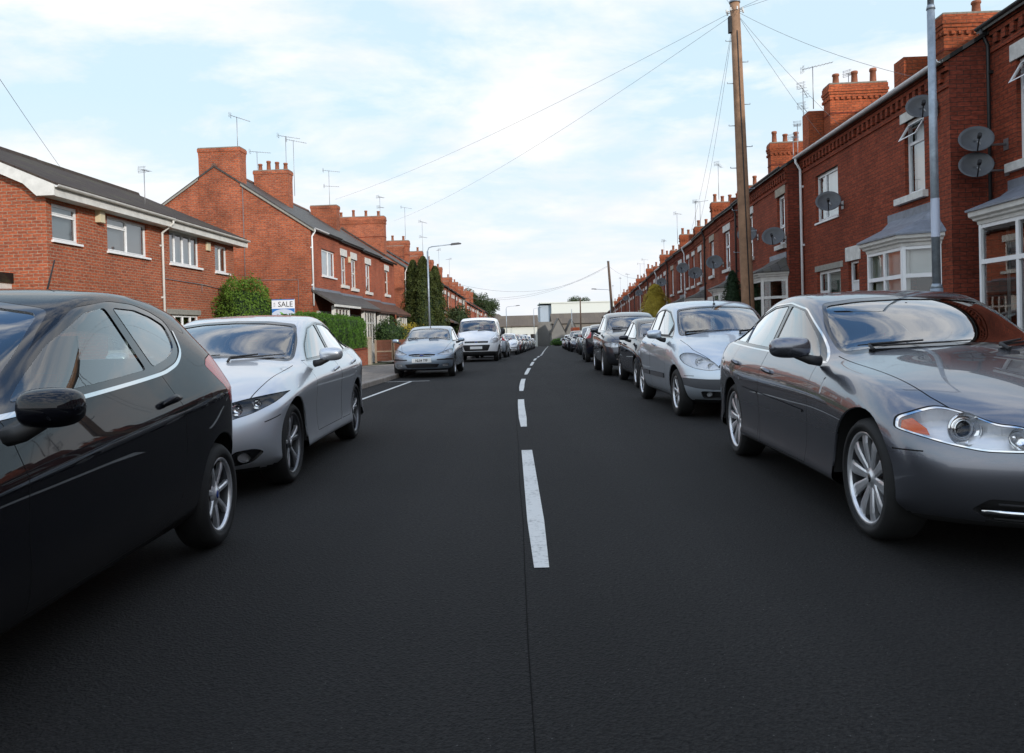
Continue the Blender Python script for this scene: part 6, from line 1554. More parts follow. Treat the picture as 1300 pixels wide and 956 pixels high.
        cornice(r, w, 5.28, 'brick_terrace'); gable_roof(r, w, DR, 5.32, 2.4)
        if kind in (1,): chimney(r, w - .5, w + .0, 2.0, 3.6, 6.4, 8.05, 4)
        if kind in (2,): chimney(r, w - .52, w + .0, 2.1, 3.5, 6.4, 7.7, 3, shoulder=(w - 1.0, w - .6, 1.8, 2.4, 6.3, 7.3))
        return r
    protos = [variant(0), variant(1), variant(2)]
    used = [False] * 3; Y = 26.7; k = 0
    seq = [0, 1, 0, 2]
    near = ['third pair of the right terrace, nearer house, with a tall white framed upper window over a dark dish',
            'brick terraced house with a shallow stone lintel and white name board beside the dark conifers',
            'brick terraced house with two small satellite dishes under its upper window lintel',
            'brick terraced house with paired narrow upper windows beyond the two small dishes',
            'brick terraced house whose slate topped bay is just above the small silver car roof',
            'brick terraced house with a white downpipe, just above the yellow conifer']
    near[0] = 'brick terraced house just beyond the telegraph pole, with an upper window above a dark dish'
    def extra(Yn, e_):          # unseen run of the terrace beside and behind the camera, added to shade the road
        loc, rz, w = place_right(Yn, Yn + 3.6, 7.96, 8.0); o = tree_copy(protos[0]); o.location = loc; o.rotation_euler = (0, 0, rz); o.scale = (w / 3.2, 1, 1.1)
        tag(o, 'brick terraced house added to the right hand row, unseen beside and behind the camera', 'house', 'right hand houses beside the camera')
    for q in range(9): extra(5.8 - 3.6 * q, 0)
    while Y < 150:
        w_ = 3.2; kind = seq[k % 4]; Y1 = Y + w_ * .995; X0, X1 = fR(Y), fR(Y1)
        drop = -0.03 * (k // 2 % 2)
        loc, rz, w = place_right(Y, Y1, X0, X1, drop)
        if not used[kind]: o = protos[kind]; used[kind] = True
        else: o = tree_copy(protos[kind], None, [{}, {'brick_terrace': MATS['brick_terrace_worn']}, {'brick_terrace': MATS['brick_terrace_dark'], 'door_white': MATS['door_brown']}, {'brick_terrace_worn': MATS['brick_terrace']}][(k // 2) % 4] or None)
        o.location = loc; o.rotation_euler = (0, 0, rz); o.scale = (w / 3.2 * 1.001, 1, 1)
        lab = near[k] if k < len(near) else 'small red brick terraced house in the long far stretch of the right hand row'
        tag(o, lab, 'house', 'houses of the right hand terrace'); Y = Y1; k += 1
    return
right_side()

def left_side():
    # ---- L1: pair of modern semi-detached houses
    dL = 7.4; E = 4.78; RI = 1.62
    def semi(Y0, Y1, X0, X1, hs, label, first):
        loc, rz, w = place_left(Y0, Y1, X0, X1); r = empty('semi_detached_house', label, 'house', loc, rz, 'modern semi-detached houses')
        shell(r, w, dL, E, RI, hs, 'brick_modern'); 
        gable_roof(r, w, dL, E, RI, 'concrete_tile', over=.34, v0=.22 if first else 0, v1=0 if first else .45, ridge='concrete_tile', ya=.08)
        sl = RI / (dL / 2); x0 = -.22 if first else 0; x1 = w if first else w + .45
        f = MB(); f.box(x0, x1, -.33, -.30, E - .30, E - .075); f.box(x0, x1, -.30, -.0, E - .30, E - .28); f.build('fascia', MATS['white_wood'], r)
        gutter(r, x1 - x0, -.40, E - .06, 'white_wood', x0=x0, pipe=[w - .03] if first else None, r=.06)
        b = MB()                                       # bargeboards with boxed ends
        for xx, on in ((x0, first), (x1 - .03, not first)):
            if not on: continue
            b.prism([(-.36, E - .30), (.05, E - .30), (.35, E - .02), (dL / 2, E + RI - .12), (dL / 2, E + RI + .09), (-.36, E - .36 * sl + .10)], 'x', xx - .02, xx + .02)
            b.prism([(dL + .36, E - .30), (dL - .05, E - .30), (dL - .35, E - .02), (dL / 2 + .001, E + RI - .12), (dL / 2 + .001, E + RI + .09), (dL + .36, E - .36 * sl + .10)], 'x', xx - .019, xx + .019)
        b.build('bargeboard', MATS['white_wood'], r)
        return r, w
    hs = [(.2, 1.22, 3.55, 4.40), (2.42, 4.42, 3.52, 4.44), (2.3, 4.3, .9, 2.05)]
    r, w = semi(17.75, 22.93, -10.4, -10.12, hs, 'nearer modern semi with white bargeboard and vertical blinds, above the black car', True)
    window(r, *hs[0], rows=[[.72]], curtain=('blind_grey', 'full'), mat='upvc'); window(r, *hs[1], cols=(1, 1), rows=[[.72], []], curtain=('blind_grey', 'full')); window(r, *hs[2], cols=(1, 1), curtain=('curtain_net', 'full'))
    for h in hs: m = MB(); m.box(h[0] - .04, h[1] + .06, -.07, .08, h[2] - .05, h[2]); m.build('sill', MATS['upvc'], r)
    v = MB(); v.box(1.90, 2.12, -.14, -.002, 4.18, 4.50); v.build('boiler_flue_box', MATS['alarm_cream'], r, bevel=.01)
    # flat roofed garage on the near gable
    gm = MB(); gm.box(-3.0, -.02, 1.0, 6.2, 0, 2.35); go = gm.build('garage', MATS['brick_modern'], r)
    gf = MB(); gf.box(-3.15, -.004, .85, 6.3, 2.35, 2.58); gf.build('garage_fascia', MATS['white_wood'], go); gt = MB(); gt.box(-3.18, -.006, .80, 6.33, 2.58, 2.80); gt.build('garage_felt_roof', MATS['slate'], go)
    hs = [(.5, 2.5, 3.50, 4.50), (3.65, 4.68, 3.48, 4.40), (.3, 2.35, .9, 1.98), (3.7, 4.6, .1, 2.05)]
    r, w = semi(22.93, 28.14, -10.12, -9.85, hs, 'farther modern semi with four-light windows and ochre curtains, nearest the round bush', False)
    window(r, *hs[0], cols=(.8, 1, 1, 1), curtain=('curtain_net', 'full')); window(r, *hs[1], cols=(1, 1), curtain=('curtain_ochre', 'side')); window(r, *hs[2], cols=(1, 1, 1, 1), curtain=('door_brown', 'full')); door(r, *hs[3], mat='door_brown', fan=.3)
    for h in hs[:3]: m = MB(); m.box(h[0] - .04, h[1] + .08, -.08, .08, h[2] - .06, h[2]); m.build('sill', MATS['upvc'], r)
    stonework(r, .2, 2.45, 1.98, 2.14, mat='concrete_lintel', out=.01); stonework(r, 3.6, 4.7, 2.05, 2.2, mat='concrete_lintel', out=.01)
    v = MB(); v.box(2.95, 3.2, -.07, -.002, 4.12, 4.40); v.build('alarm_box', MATS['alarm_cream'], r, bevel=.02)
    c = MB(); c.tube([(0, -.02, 3.02), (1.2, -.02, 3.0), (2.6, -.02, 2.98), (4.9, -.02, 2.86)], .012, 6); c.tube([(2.55, -.02, 2.98), (2.55, -.02, 2.72)], .012, 6); c.build('phone_cable', MATS['wire'], r)
    # ---- L2: four terraced houses with a shared tiled canopy, gable to the camera
    E = 5.6; RI = 2.55; D = 7.7
    def lh(Y0, Y1, X0, X1, label): 
        loc, rz, w = place_left(Y0, Y1, X0, X1); r = empty('terraced_house', label, 'house', loc, rz, 'houses of the left hand terrace'); return r, w
    def xx(Y): return -7.93 + (Y - 31.5) * 1.03 / 15.3
    ys = [31.5, 35.33, 39.16, 43.0, 46.8]
    labs = ['end terraced house with bare brick gable and massive gable chimney behind the round bush', 'second house from the bare gable on the left, two narrow upper windows under white lintels',
            'third house from the bare gable on the left, one narrow upper window above brown canopy', 'last house of the left block before the conifers, with a white painted lintel and sash']
    ups = [[(1.35, 3.3, 3.8, 4.93)], [(.4, 1.25, 3.62, 4.95), (2.1, 3.0, 3.56, 4.95)], [(.95, 1.95, 3.58, 5.0)], [(1.4, 2.3, 3.7, 5.05)]]
    for k in range(4):
        r, w = lh(ys[k], ys[k + 1], xx(ys[k]), xx(ys[k + 1]), labs[k])
        lo = [(.5, 2.4, .9, 2.3), (2.65, 3.4, .1, 2.2)] if k % 2 == 0 else [(1.3, 3.2, .9, 2.3), (.3, 1.05, .1, 2.2)]
        hs = ups[k] + lo
        shell(r, w, D, E, RI, hs, 'brick_front_left', 'brick_gable', g0=(k == 0), g1=(k == 3))
        for h in ups[k]:
            if k == 0: window(r, *h, cols=(1.2, 1), curtain=('blind_grey', 'full')); m = MB(); m.box(h[0] - .04, h[1] + .06, -.07, .08, h[2] - .06, h[2]); m.build('sill', MATS['upvc'], r)
            else:
                window(r, *h, rows=[[.52]], mat='white_wood', curtain=('curtain_net', 'full')); stonework(r, h[0] - .12, h[1] + .12, h[3], h[3] + .32); stonework(r, h[0] - .16, h[1] + .16, h[2] - .14, h[2], 'sill', out=.09)
        door(r, *lo[1], mat='door_brown', fan=.3)
        b0 = lo[0]
        window(r, b0[0], b0[1], b0[2], b0[3], cols=(1, 1, 1), rows=[[.62], [.62], [.62]], y=-.05, mat='white_wood', curtain=('curtain_net', 'side'))
        gable_roof(r, w, D, E + .02, RI, 'slate', v0=.06 if k == 0 else 0, v1=.05 if k == 3 else 0)
        gutter(r, 1.9 if k == 0 else w, -.17, E + .0, 'upvc' if k == 0 else 'gutter_black', x0=-.06 if k == 0 else 0, pipe=[.03] if k == 0 else None, pz0=2.5, py=-.05)
        if k == 0: gutter(r, w - 1.85, -.17, E - .005, 'gutter_black', x0=1.86)
        mt = 'slate' if k < 2 else 'rosemary_tile'
        cn = MB(); a0 = -.06 if k == 0 else 0
        cn.prism([(0.0, 3.17), (-.92, 2.60), (-.95, 2.54), (-.90, 2.52), (0, 3.08)], 'x', a0, w); co = cn.build('porch_canopy', MATS[mt], r)
        ff = MB(); ff.box(a0, w, -.96, -.90, 2.44, 2.53); ff.build('canopy_fascia', MATS['white_wood' if k == 0 else 'door_brown'], co)
        fl = MB(); fl.box(a0 + .01, w - .01, -.05, -.004, 3.12, 3.24); fl.build('lead_flashing', MATS['lead'], co)
        bw = MB()
        bx0, bx1 = lo[0][0] - .15, lo[0][1] + .15
        for q in (bx0, bx1 - .14): bw.box(q, q + .14, -.80, -.66, 0, 2.5)
        bw.box(bx0 + .15, bx1 - .15, -.78, -.70, 0, .85); bw.build('bay_plinth', MATS['white_wood'], r)
        window(r, bx0 + .14, bx1 - .14, .85, 2.42, cols=(1, 1, 1, 1), rows=[[.66]] * 4, y=-.78, mat='white_wood', curtain=None, name='bay_window')
        if k == 0:
            chimney(r, .0 - .02, .62, 2.8, 4.5, -.2, 8.92, 0, 'brick_gable', flat=True, band=False)
            m = MB(); m.prism([(-.16, 2.44), (-.16, 2.55), (-.95, 2.55), (-.95, 2.44)], 'x', -.1, -.02)
            sl = RI / (D / 2)
            for (ya, yb) in ((-.2, 2.78), (4.52, D + .2)):
                n_ = MB()
                za = E + (ya if ya < D / 2 else D - ya) * sl; zb = E + (yb if yb < D / 2 else D - yb) * sl
                n_.prism([(ya, za - .05), (yb, zb - .05), (yb, zb + .03), (ya, za + .03)], 'x', -.085, -.062)
                n_.build('verge_mortar', MATS['concrete_lintel'], r)
            cb = MB(); cb.tube([(-.015, .55, 2.6), (-.015, .55, 3.55), (-.015, 3.9, 3.62), (-.015, 4.6, 3.6)], .012, 6); cb.tube([(-.015, 2.72, 3.0), (-.015, 2.72, 7.4)], .014, 6); cb.build('phone_cable', MATS['wire'], r)
        if k == 1: chimney(r, -.3, .3, 2.1, 3.65, 6.5, 8.75, 4, 'brick_gable', band=False, flat=True)
        if k == 2: chimney(r, w - .9, w - .3, 2.0, 3.4, 6.5, 8.35, 0, 'brick_gable', flat=True, band=False)
        if k == 1: v = MB(); v.box(1.55, 1.75, -.09, -.002, 4.72, 5.0); v.build('alarm_box', MATS['alarm_cream'], r, bevel=.02)
    # ---- L3: lone taller house standing behind the conifers, then the far row
    r, w = lh(49.7, 53.6, -6.69, -6.45, 'red brick terraced house half hidden behind the three tall conifers on the left')
    hs = [(1.2, 2.1, 3.6, 5.0), (.5, 1.9, .9, 2.3)]
    shell(r, w, D, 5.75, 2.5, hs, 'brick_front_left', 'brick_gable', g0=True); window(r, *hs[0], rows=[[.5]], curtain=('curtain_net', 'full')); window(r, *hs[1], cols=(1, 1)); stonework(r, 1.05, 2.25, 5.0, 5.3)
    gable_roof(r, w, D, 5.77, 2.5, v0=.05); gutter(r, w, -.15, 5.76, 'white_wood', pipe=[.08]); chimney(r, .0, .6, 1.2, 4.4, 6.4, 9.0, 4, 'brick_gable')
    def variant(kind):
        w = 3.4; r = empty('terraced_house', '-', 'house')
        hs = [(1.0, 1.85, 3.4, 4.85), (.25, .95, .1, 2.2), (1.4, 2.9, .8, 2.25)] if kind else [(.5, 1.2, 3.4, 4.85), (2.0, 2.7, 3.4, 4.85), (.3, 1.9, .8, 2.25), (2.3, 3.0, .1, 2.2)]
        shell(r, w, D, 5.5, 2.5, hs, 'brick_front_left')
        for h in hs:
            if h[2] > 3: window(r, *h, rows=[[.5]], mat='white_wood', curtain=('curtain_net', 'full')); stonework(r, h[0] - .14, h[1] + .14, h[3], h[3] + .32); stonework(r, h[0] - .1, h[1] + .1, h[2] - .12, h[2], 'sill', out=.08)
            elif h[2] > .5: window(r, *h, cols=(1, 1), mat='white_wood', curtain=('curtain_net', 'full')); stonework(r, h[0] - .1, h[1] + .1, h[3], h[3] + .25)
            else: door(r, *h, mat='door_brown', fan=.3)
        cn = MB(); cn.prism([(0.0, 3.0), (-.92, 2.55), (-.92, 2.45), (0, 2.9)], 'x', 0, w); cn.build('porch_canopy', MATS['rosemary_tile' if kind else 'slate'], r)
        gable_roof(r, w, D, 5.52, 2.5); gutter(r, w, -.15, 5.5, 'gutter_black', pipe=[.08] if kind else None)
        if kind: chimney(r, -.3, .3, 1.9, 3.5, 6.4, 8.5, 2, 'brick_gable')
        else: chimney(r, w - .9, w - .3, 2.2, 3.4, 6.4, 8.0, 0, 'brick_gable', flat=True)
        return r
    pr = [variant(0), variant(1)]; used = [False, False]; Y = 54.6; k = 0
    near = ['first house of the far left row, its upper windows seen just right of the conifers', 'far left house with brown canopy, directly left of the white van roof']
    while Y < 160:
        w_ = 3.4
        if k in (8, 15): Y += 2.2
        Y1 = Y + w_; loc, rz, w = place_left(Y, Y1, fL(Y), fL(Y1), .0 if (k // 8) % 2 == 0 else -.25)
        kd = k % 2
        if used[kd]: o = tree_copy(pr[kd], None, {'brick_front_left': MATS['stone_bare'], 'rosemary_tile': MATS['slate']} if k in (7, 12) else {'brick_front_left': MATS['brick_gable']} if k % 3 == 0 else None)
        else: o = pr[kd]; used[kd] = True
        o.location = loc; o.rotation_euler = (0, 0, rz); o.scale = (w / 3.4, 1, 1)
        tag(o, near[k] if k < 2 else 'small red brick terraced house in the long far stretch of the left hand row', 'house', 'houses of the left hand terrace'); Y = Y1; k += 1
left_side()
# ------------------------------------------------------------------ vegetation
def leaves(name, pts, size, mat, parent, seed=1, ratio=0.5, up=0.0):
    """pts: [(position, outward normal)] -> one mesh of small folded leaves"""
    R = random.Random(seed); V = []; F = []
    for p, n in pts:
        d = Vector((R.gauss(0, 1), R.gauss(0, 1), R.gauss(0, 1) + up)).normalized(); nn = (Vector(n) * 0.9 + d).normalized()
        a = nn.cross(Vector((R.gauss(0, 1), R.gauss(0, 1), R.gauss(0, 1)))); a.normalize(); b = nn.cross(a)
        s = size * R.uniform(.6, 1.35); p = Vector(p); k = len(V)
        V += [p - a * s * .5, p + b * s * ratio * .5 + nn * s * .08, p + a * s * .5, p - b * s * ratio * .5 + nn * s * .08]; F.append((k, k + 1, k + 2, k + 3))
    me = bpy.data.meshes.new(name); me.from_pydata([tuple(v) for v in V], [], F); me.materials.append(MATS[mat])
    o = bpy.data.objects.new(name, me); COL.objects.link(o); o.parent = parent; return o
def hnoise(p, s=1.0, seed=0):
    from mathutils import noise
    return noise.noise(Vector(p) * s + Vector((seed * 7.1, seed * 3.3, seed)))
def bush_pts(c, r, n, seed, lump=.22, base=0.0, depth=.3):
    R = random.Random(seed); out = []
    for _ in range(n):
        t = R.uniform(0, 2 * pi); u = R.uniform(-.55, 1); d = Vector((cos(t) * sqrt(max(0, 1 - u * u)), sin(t) * sqrt(max(0, 1 - u * u)), u))
        k = 1 + lump * hnoise(d, 2.2, seed) + lump * .6 * hnoise(d, 5, seed + 3); k *= 1 - depth * R.random() ** 2 + (.06 if R.random() < .06 else 0)
        p = Vector((c[0] + d.x * r[0] * k, c[1] + d.y * r[1] * k, c[2] + d.z * r[2] * k))
        if p.z > base: out.append((p, d))
    return out
def core(parent, c, r, mat='leaf_dark', name='foliage_core', seed=1):  # solid core, dark in place of shaded foliage, blocks the view through
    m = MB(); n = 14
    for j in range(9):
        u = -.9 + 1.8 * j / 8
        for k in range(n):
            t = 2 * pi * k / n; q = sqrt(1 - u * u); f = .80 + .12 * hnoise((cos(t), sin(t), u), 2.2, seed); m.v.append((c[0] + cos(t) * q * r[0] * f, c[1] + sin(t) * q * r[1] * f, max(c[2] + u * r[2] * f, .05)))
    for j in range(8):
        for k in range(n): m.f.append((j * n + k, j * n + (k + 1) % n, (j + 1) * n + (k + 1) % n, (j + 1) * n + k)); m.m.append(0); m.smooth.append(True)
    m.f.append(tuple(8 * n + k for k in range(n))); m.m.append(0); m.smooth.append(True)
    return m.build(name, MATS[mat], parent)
def bush(name, label, cat, loc, r, zc, n, size, mat, seed, group=None, lump=.22, coremat='leaf_dark'):
    o = empty(name, label, cat, (loc[0], loc[1], g(loc[1])), 0, group)
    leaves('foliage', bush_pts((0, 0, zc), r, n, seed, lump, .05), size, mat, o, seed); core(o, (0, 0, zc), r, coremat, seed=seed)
    s = MB()
    for k in range(5): a = k * 1.3 + seed; s.tube([(0, 0, 0), (cos(a) * r[0] * .25, sin(a) * r[1] * .25, zc * .6), (cos(a) * r[0] * .5, sin(a) * r[1] * .5, zc * 1.1)], [.04, .03, .015], 6)
    s.build('stem', MATS['bark'], o); return o
def cone_pts(h, r, n, seed, z0=.2, tufts=18, col=.8):
    R = random.Random(seed); out = []
    for _ in range(n):
        t = R.uniform(0, 2 * pi); z = z0 + (h - z0) * R.random() ** .85; q = (z - z0) / (h - z0)
        rr = r * ((1 - q) ** col * .95 + .03) * min(1, .55 + q * 4)
        f = 1 + .48 * hnoise((cos(t) * 1.4, sin(t) * 1.4, z * 1.3), 1.7, seed) + .15 * hnoise((cos(t) * 3, sin(t) * 3, z * 4), 1.5, seed + 2)
        f *= 1 - .4 * R.random() ** 2; d = Vector((cos(t), sin(t), .5)).normalized()
        out.append((Vector((cos(t) * rr * f, sin(t) * rr * f, z + .06 * R.random())), d))
    return out
def conifer(name, label, loc, h, r, n, size, mat, seed, group=None, col=.8, coremat='leaf_dark'):
    o = empty(name, label, 'tree', (loc[0], loc[1], g(loc[1])), 0, group)
    leaves('crown', cone_pts(h, r, n, seed, col=col), size, mat, o, seed, .45, up=1.2)
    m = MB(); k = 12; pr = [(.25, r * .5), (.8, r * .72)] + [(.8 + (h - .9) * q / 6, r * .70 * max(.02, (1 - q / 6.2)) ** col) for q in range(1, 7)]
    m.lathe(pr, k, 'z'); m.build('foliage_core', MATS[coremat], o)  # solid inner core blocks the view through the crown
    t = MB(); t.tube([(0, 0, 0), (0, 0, .6), (0, 0, h * .8)], [.10, .08, .02], 7); t.build('trunk', MATS['bark'], o); return o
def tree(label, loc, h, r, n, size, mat, seed, group=None):
    o = empty('tree', label, 'tree', (loc[0], loc[1], g(loc[1])), 0, group); R = random.Random(seed); pts = []
    t = MB(); t.tube([(0, 0, 0), (.1, 0, h * .3), (0, .1, h * .62)], [.22, .17, .10], 8)
    for k in range(9):
        a = k * 2.4; rr = r * R.uniform(.35, .75); z = h * R.uniform(.5, .9); c = (cos(a) * rr, sin(a) * rr, z)
        t.tube([(0, 0, h * .45), (c[0] * .5, c[1] * .5, z * .85), c], [.09, .06, .02], 6); pts += bush_pts(c, (r * .48, r * .48, h * .14), n // 9, seed + k, .3, 0, .6)
    leaves('crown', pts, size, mat, o, seed); t.build('trunk', MATS['bark'], o); return o

bush('round_bush', 'large round green bush in front of the bare brick gable', 'bush', (-9.0, 26.7), (1.22, 1.15, 1.75), 1.5, 15000, .085, 'leaf_bush', 3, lump=.30)
# clipped hedge on its low brick wall
hd = empty('hedge', 'clipped green box shaped hedge above the low brick wall on the left', 'hedge', (-6.25, 33.9, 0), radians(1.5))
def hedge_pts(L_, W_, z0, z1, n, seed):
    R = random.Random(seed); out = []
    for _ in range(n):
        f = R.random(); x = R.uniform(-W_, 0); y = R.uniform(-L_, 0); z = R.uniform(z0, z1); j = (R.random() ** 2) * .10
        if f < .34: x = -j; n_ = (1, 0, .1)
        elif f < .52: y = -j; n_ = (0, 1, 0)
        elif f < .70: y = -L_ + j; n_ = (0, -1, 0)
        else: z = z1 - j; n_ = (0, 0, 1)
        p = Vector((x, y, z)); k = .11 * hnoise(p, 1.6, seed) + .09 * hnoise(p, 5, seed) + (.07 if R.random() < .03 else 0); p += Vector(n_) * k
        # softened corners
        p.x += -.12 * max(0, (p.z - z1 + .2) / .2) if p.x > -.1 else 0
        out.append((p, n_))
    return out
leaves('foliage', hedge_pts(9.4, 1.3, .62, 1.92, 30000, 5), .055, 'leaf_hedge', hd, 5)
m = MB(); m.box(-1.22, -.09, -9.3, -.1, .5, 1.82); m.build('foliage_core', MATS['leaf_dark'], hd, bevel=.08)  # solid dark core in place of the shaded hedge depth
w = empty('garden_wall', 'low red brick garden wall under the clipped hedge', 'wall', (-6.25, 33.9, 0), radians(1.5))
m = MB(); m.box(-.215, 0, -9.6, .22, -.1, .60); m.build('wall', MATS['brick_front_left'], w); m = MB(); m.box(-.25, .03, -9.65, .05, .60, .67); m.build('coping', MATS['brick_terrace_dark'], w)
m = MB(); m.box(-.30, .12, .23, .66, -.1, 1.05); m.box(-.33, .15, .20, .69, 1.05, 1.12); m.build('gate_pier', MATS['stone_bare'], w)
# brown timber fence with a return facing the camera
fc = empty('timber_fence', 'brown timber panel fence with pale post, beside the blue-grey hatchback', 'fence', (-6.3, 36.4, g(36.4)))
m = MB(); pp = MB()
def fpanel(x0, y0, x1, y1, h=1.0):
    d = Vector((x1 - x0, y1 - y0)); L_ = d.length; d.normalize(); n = Vector((-d.y, d.x)) * .012; k = 0; z = .08
    while z < h - .04:
        off = .012 * (k % 2)
        a = [(x0 - n.x, y0 - n.y - off), (x1 - n.x, y1 - n.y - off), (x1 + n.x, y1 + n.y - off), (x0 + n.x, y0 + n.y - off)]
        v = [(p[0], p[1], z) for p in a] + [(p[0], p[1], z + .135) for p in a]; m.add(v, [(0, 3, 2, 1), (4, 5, 6, 7), (0, 1, 5, 4), (1, 2, 6, 5), (2, 3, 7, 6), (3, 0, 4, 7)]); z += .14; k += 1
    for t in (0, 1):
        x, y = lerp(x0, x1, t), lerp(y0, y1, t); pp.box(x - .045, x + .045, y - .045, y + .045, 0, h + .06)
fpanel(0, 0, .78, 0); fpanel(.82, 0, 1.6, 0)
for k in range(7): fpanel(1.66 + .03 * k, .05 + 1.85 * k, 1.69 + .03 * k, 1.85 + 1.85 * k)
m.build('panel', MATS['fence_wood'], fc); pp.build('post', MATS['fence_post'], fc)
m = MB(); m.box(0, 1.6, -.035, -.015, .5, .56); m.build('rail', MATS['fence_post'], fc)
bush('garden_shrub', 'dark green leafy shrub rising behind the brown fence', 'shrub', (-6.0, 38.6), (.75, .7, .85), 1.25, 2600, .10, 'leaf_garden', 11, lump=.35)
bush('garden_shrub', 'small yellow-green shrub behind the left end of the brown fence', 'shrub', (-7.2, 38.3), (.40, .4, .45), .9, 900, .09, 'leaf_hedge', 12, lump=.35)
bush('garden_shrub', 'loose olive coloured shrub at the foot of the tall conifers', 'shrub', (-5.9, 44.2), (.9, .8, .95), 1.05, 2400, .10, 'leaf_golden', 13, lump=.4)
for k, (x, y, h, r) in enumerate([(-6.15, 50.0, 6.15, 1.15), (-5.45, 49.4, 6.3, 1.15), (-4.80, 50.2, 5.75, 1.0)]):
    conifer('tall_conifer', ['tall dark conifer, left of the three beside the street lamp', 'tallest dark conifer, directly behind the left street lamp column', 'tall dark conifer, right of the three, touching the far row of houses'][k], (x, y), h, r, 11000, .13, 'leaf_conifer', 21 + k, 'three tall conifers on the left', .55)
bush('palm_like_bush', 'spiky dark green bush above the white van roof', 'bush', (-4.5, 66), (1.1, 1, 1.3), 2.6, 2200, .2, 'leaf_tree', 31, lump=.5)
tree('green tree rising behind the roofs of the far left row', (-5.8, 120), 9.3, 2.6, 11000, .22, 'leaf_tree', 41)
tree('smaller green tree at the end of the far left roofs', (-5.0, 150), 9.6, 2.6, 8000, .24, 'leaf_tree', 43)
tree('single round green tree standing above the white warehouse', (22.2, 262), 15.6, 4.0, 9000, .36, 'leaf_tree', 45)
tree('low green tree left of the lone round tree, above the warehouse', (18.0, 262), 12.6, 3.0, 5000, .36, 'leaf_tree', 46)
conifer('golden_conifer', 'yellow-green conifer in a front garden of the right hand row', (7.95, 43.4), 3.75, 1.5, 10000, .085, 'leaf_golden', 51, None, .6, 'leaf_golden')
conifer('dark_conifer', 'dark green conifer just left of the near telegraph pole', (6.45, 22.9), 2.75, .55, 7000, .06, 'leaf_dark', 52, 'dark conifers by the telegraph pole', .6)
conifer('dark_conifer', 'dark green conifer just right of the near telegraph pole', (6.78, 21.9), 2.35, .42, 5000, .06, 'leaf_dark', 53, 'dark conifers by the telegraph pole', .6)
# ---- low brick walls in front of the right hand houses
def wall_run(label, Y0, Y1, off, h=.75, side=1):
    w = empty('garden_wall', label, 'wall', (0, 0, 0)); m = MB(); n = max(1, int((Y1 - Y0) / 4)); c = MB()
    for k in range(n):
        a, b = lerp(Y0, Y1, k / n), lerp(Y0, Y1, (k + 1) / n) - .05
        for mm, z0, z1, e in ((m, -.1, h, 0), (c, h, h + .06, .03)):
            xa, xb = off(a), off(b); v = [(xa - e, a, z0), (xa + .22 + e, a, z0), (xb + .22 + e, b, z0), (xb - e, b, z0)]
            v = [(p[0], p[1], p[2] + g(p[1])) for p in v] + [(p[0], p[1], z1 + g(p[1])) for p in v]; mm.add(v, [(0, 3, 2, 1), (4, 5, 6, 7), (0, 1, 5, 4), (1, 2, 6, 5), (2, 3, 7, 6), (3, 0, 4, 7)])
    m.build('wall', MATS['brick_terrace'], w); c.build('coping', MATS['stone_bare'], w)
wall_run('low brick wall along the right pavement behind the parked cars', 9, 40, lambda Y: fR(Y) - 1.15)
wall_run('low brick wall of the far gardens along the left pavement', 52, 110, lambda Y: fL(Y) + 1.2, .8)

# ------------------------------------------------------------------ poles, lamps, wires
def telegraph(label, x, y, h, r0, r1, lean=0.0, steps=True):
    o = empty('telegraph_pole', label, 'telegraph pole', (x, y, g(y))); m = MB()
    m.tube([(lean * t * h, 0, t * h) for t in (0, .25, .5, .75, 1)], [lerp(r0, r1, t) for t in (0, .25, .5, .75, 1)], 16); m.build('pole', MATS['pole_wood' if steps else 'pole_dark'], o)
    c = MB(); c.tube([(lean * h, 0, h - .02), (lean * h, 0, h + .03)], r1 + .02, 14); c.build('cap', MATS['steel_galv'], o)
    if steps:
        s = MB()
        for k in range(11):
            z = 3.0 + .52 * k; d = 1 if k % 2 else -1; rr = lerp(r0, r1, z / h); xx = lean * z; s.tube([(xx + d * rr * .8, 0, z), (xx + d * (rr + .14), 0, z), (xx + d * (rr + .14), 0, z + .03)], .011, 6)
        s.build('climbing_step', MATS['steel_galv'], o)
        b = MB(); b.box(lean * h - r1 - .05, lean * h - r1 + .02, -.06, .06, h - .75, h - .35); b.build('junction_box', MATS['dark_trim'], o, bevel=.01)
        i = MB()
        for k in range(8): a = 2 * pi * k / 8; i.tube([(lean * h + r1 * cos(a) * .9, r1 * sin(a) * .9, h - .22), (lean * h + (r1 + .09) * cos(a), (r1 + .09) * sin(a), h - .22)], .012, 6); i.lathe([(h - .26, .02), (h - .18, .02)], 8, 'z', center=(lean * h + (r1 + .09) * cos(a), (r1 + .09) * sin(a), 0))
        i.build('insulator', MATS['white_wood'], o)
        s = MB(); s.tube([(0, -r0 - .0, .1), (lean * h * .5, -lerp(r0, r1, .5) - .005, h * .5), (lean * h * .95, -r1 - .005, h * .92)], .014, 6); s.build('cable_conduit', MATS['dark_trim'], o)
    return o
telegraph('tall wooden telegraph pole with climbing steps on the right pavement', 5.90, 19.5, 9.15, .165, .115, -.022)
telegraph('distant wooden telegraph pole leaning left above the right hand row', 11.75, 90, 9.85, .17, .13, -.055, False)
telegraph('very distant thin telegraph pole before the warehouse', 12.3, 140, 8.6, .15, .11, 0, False)
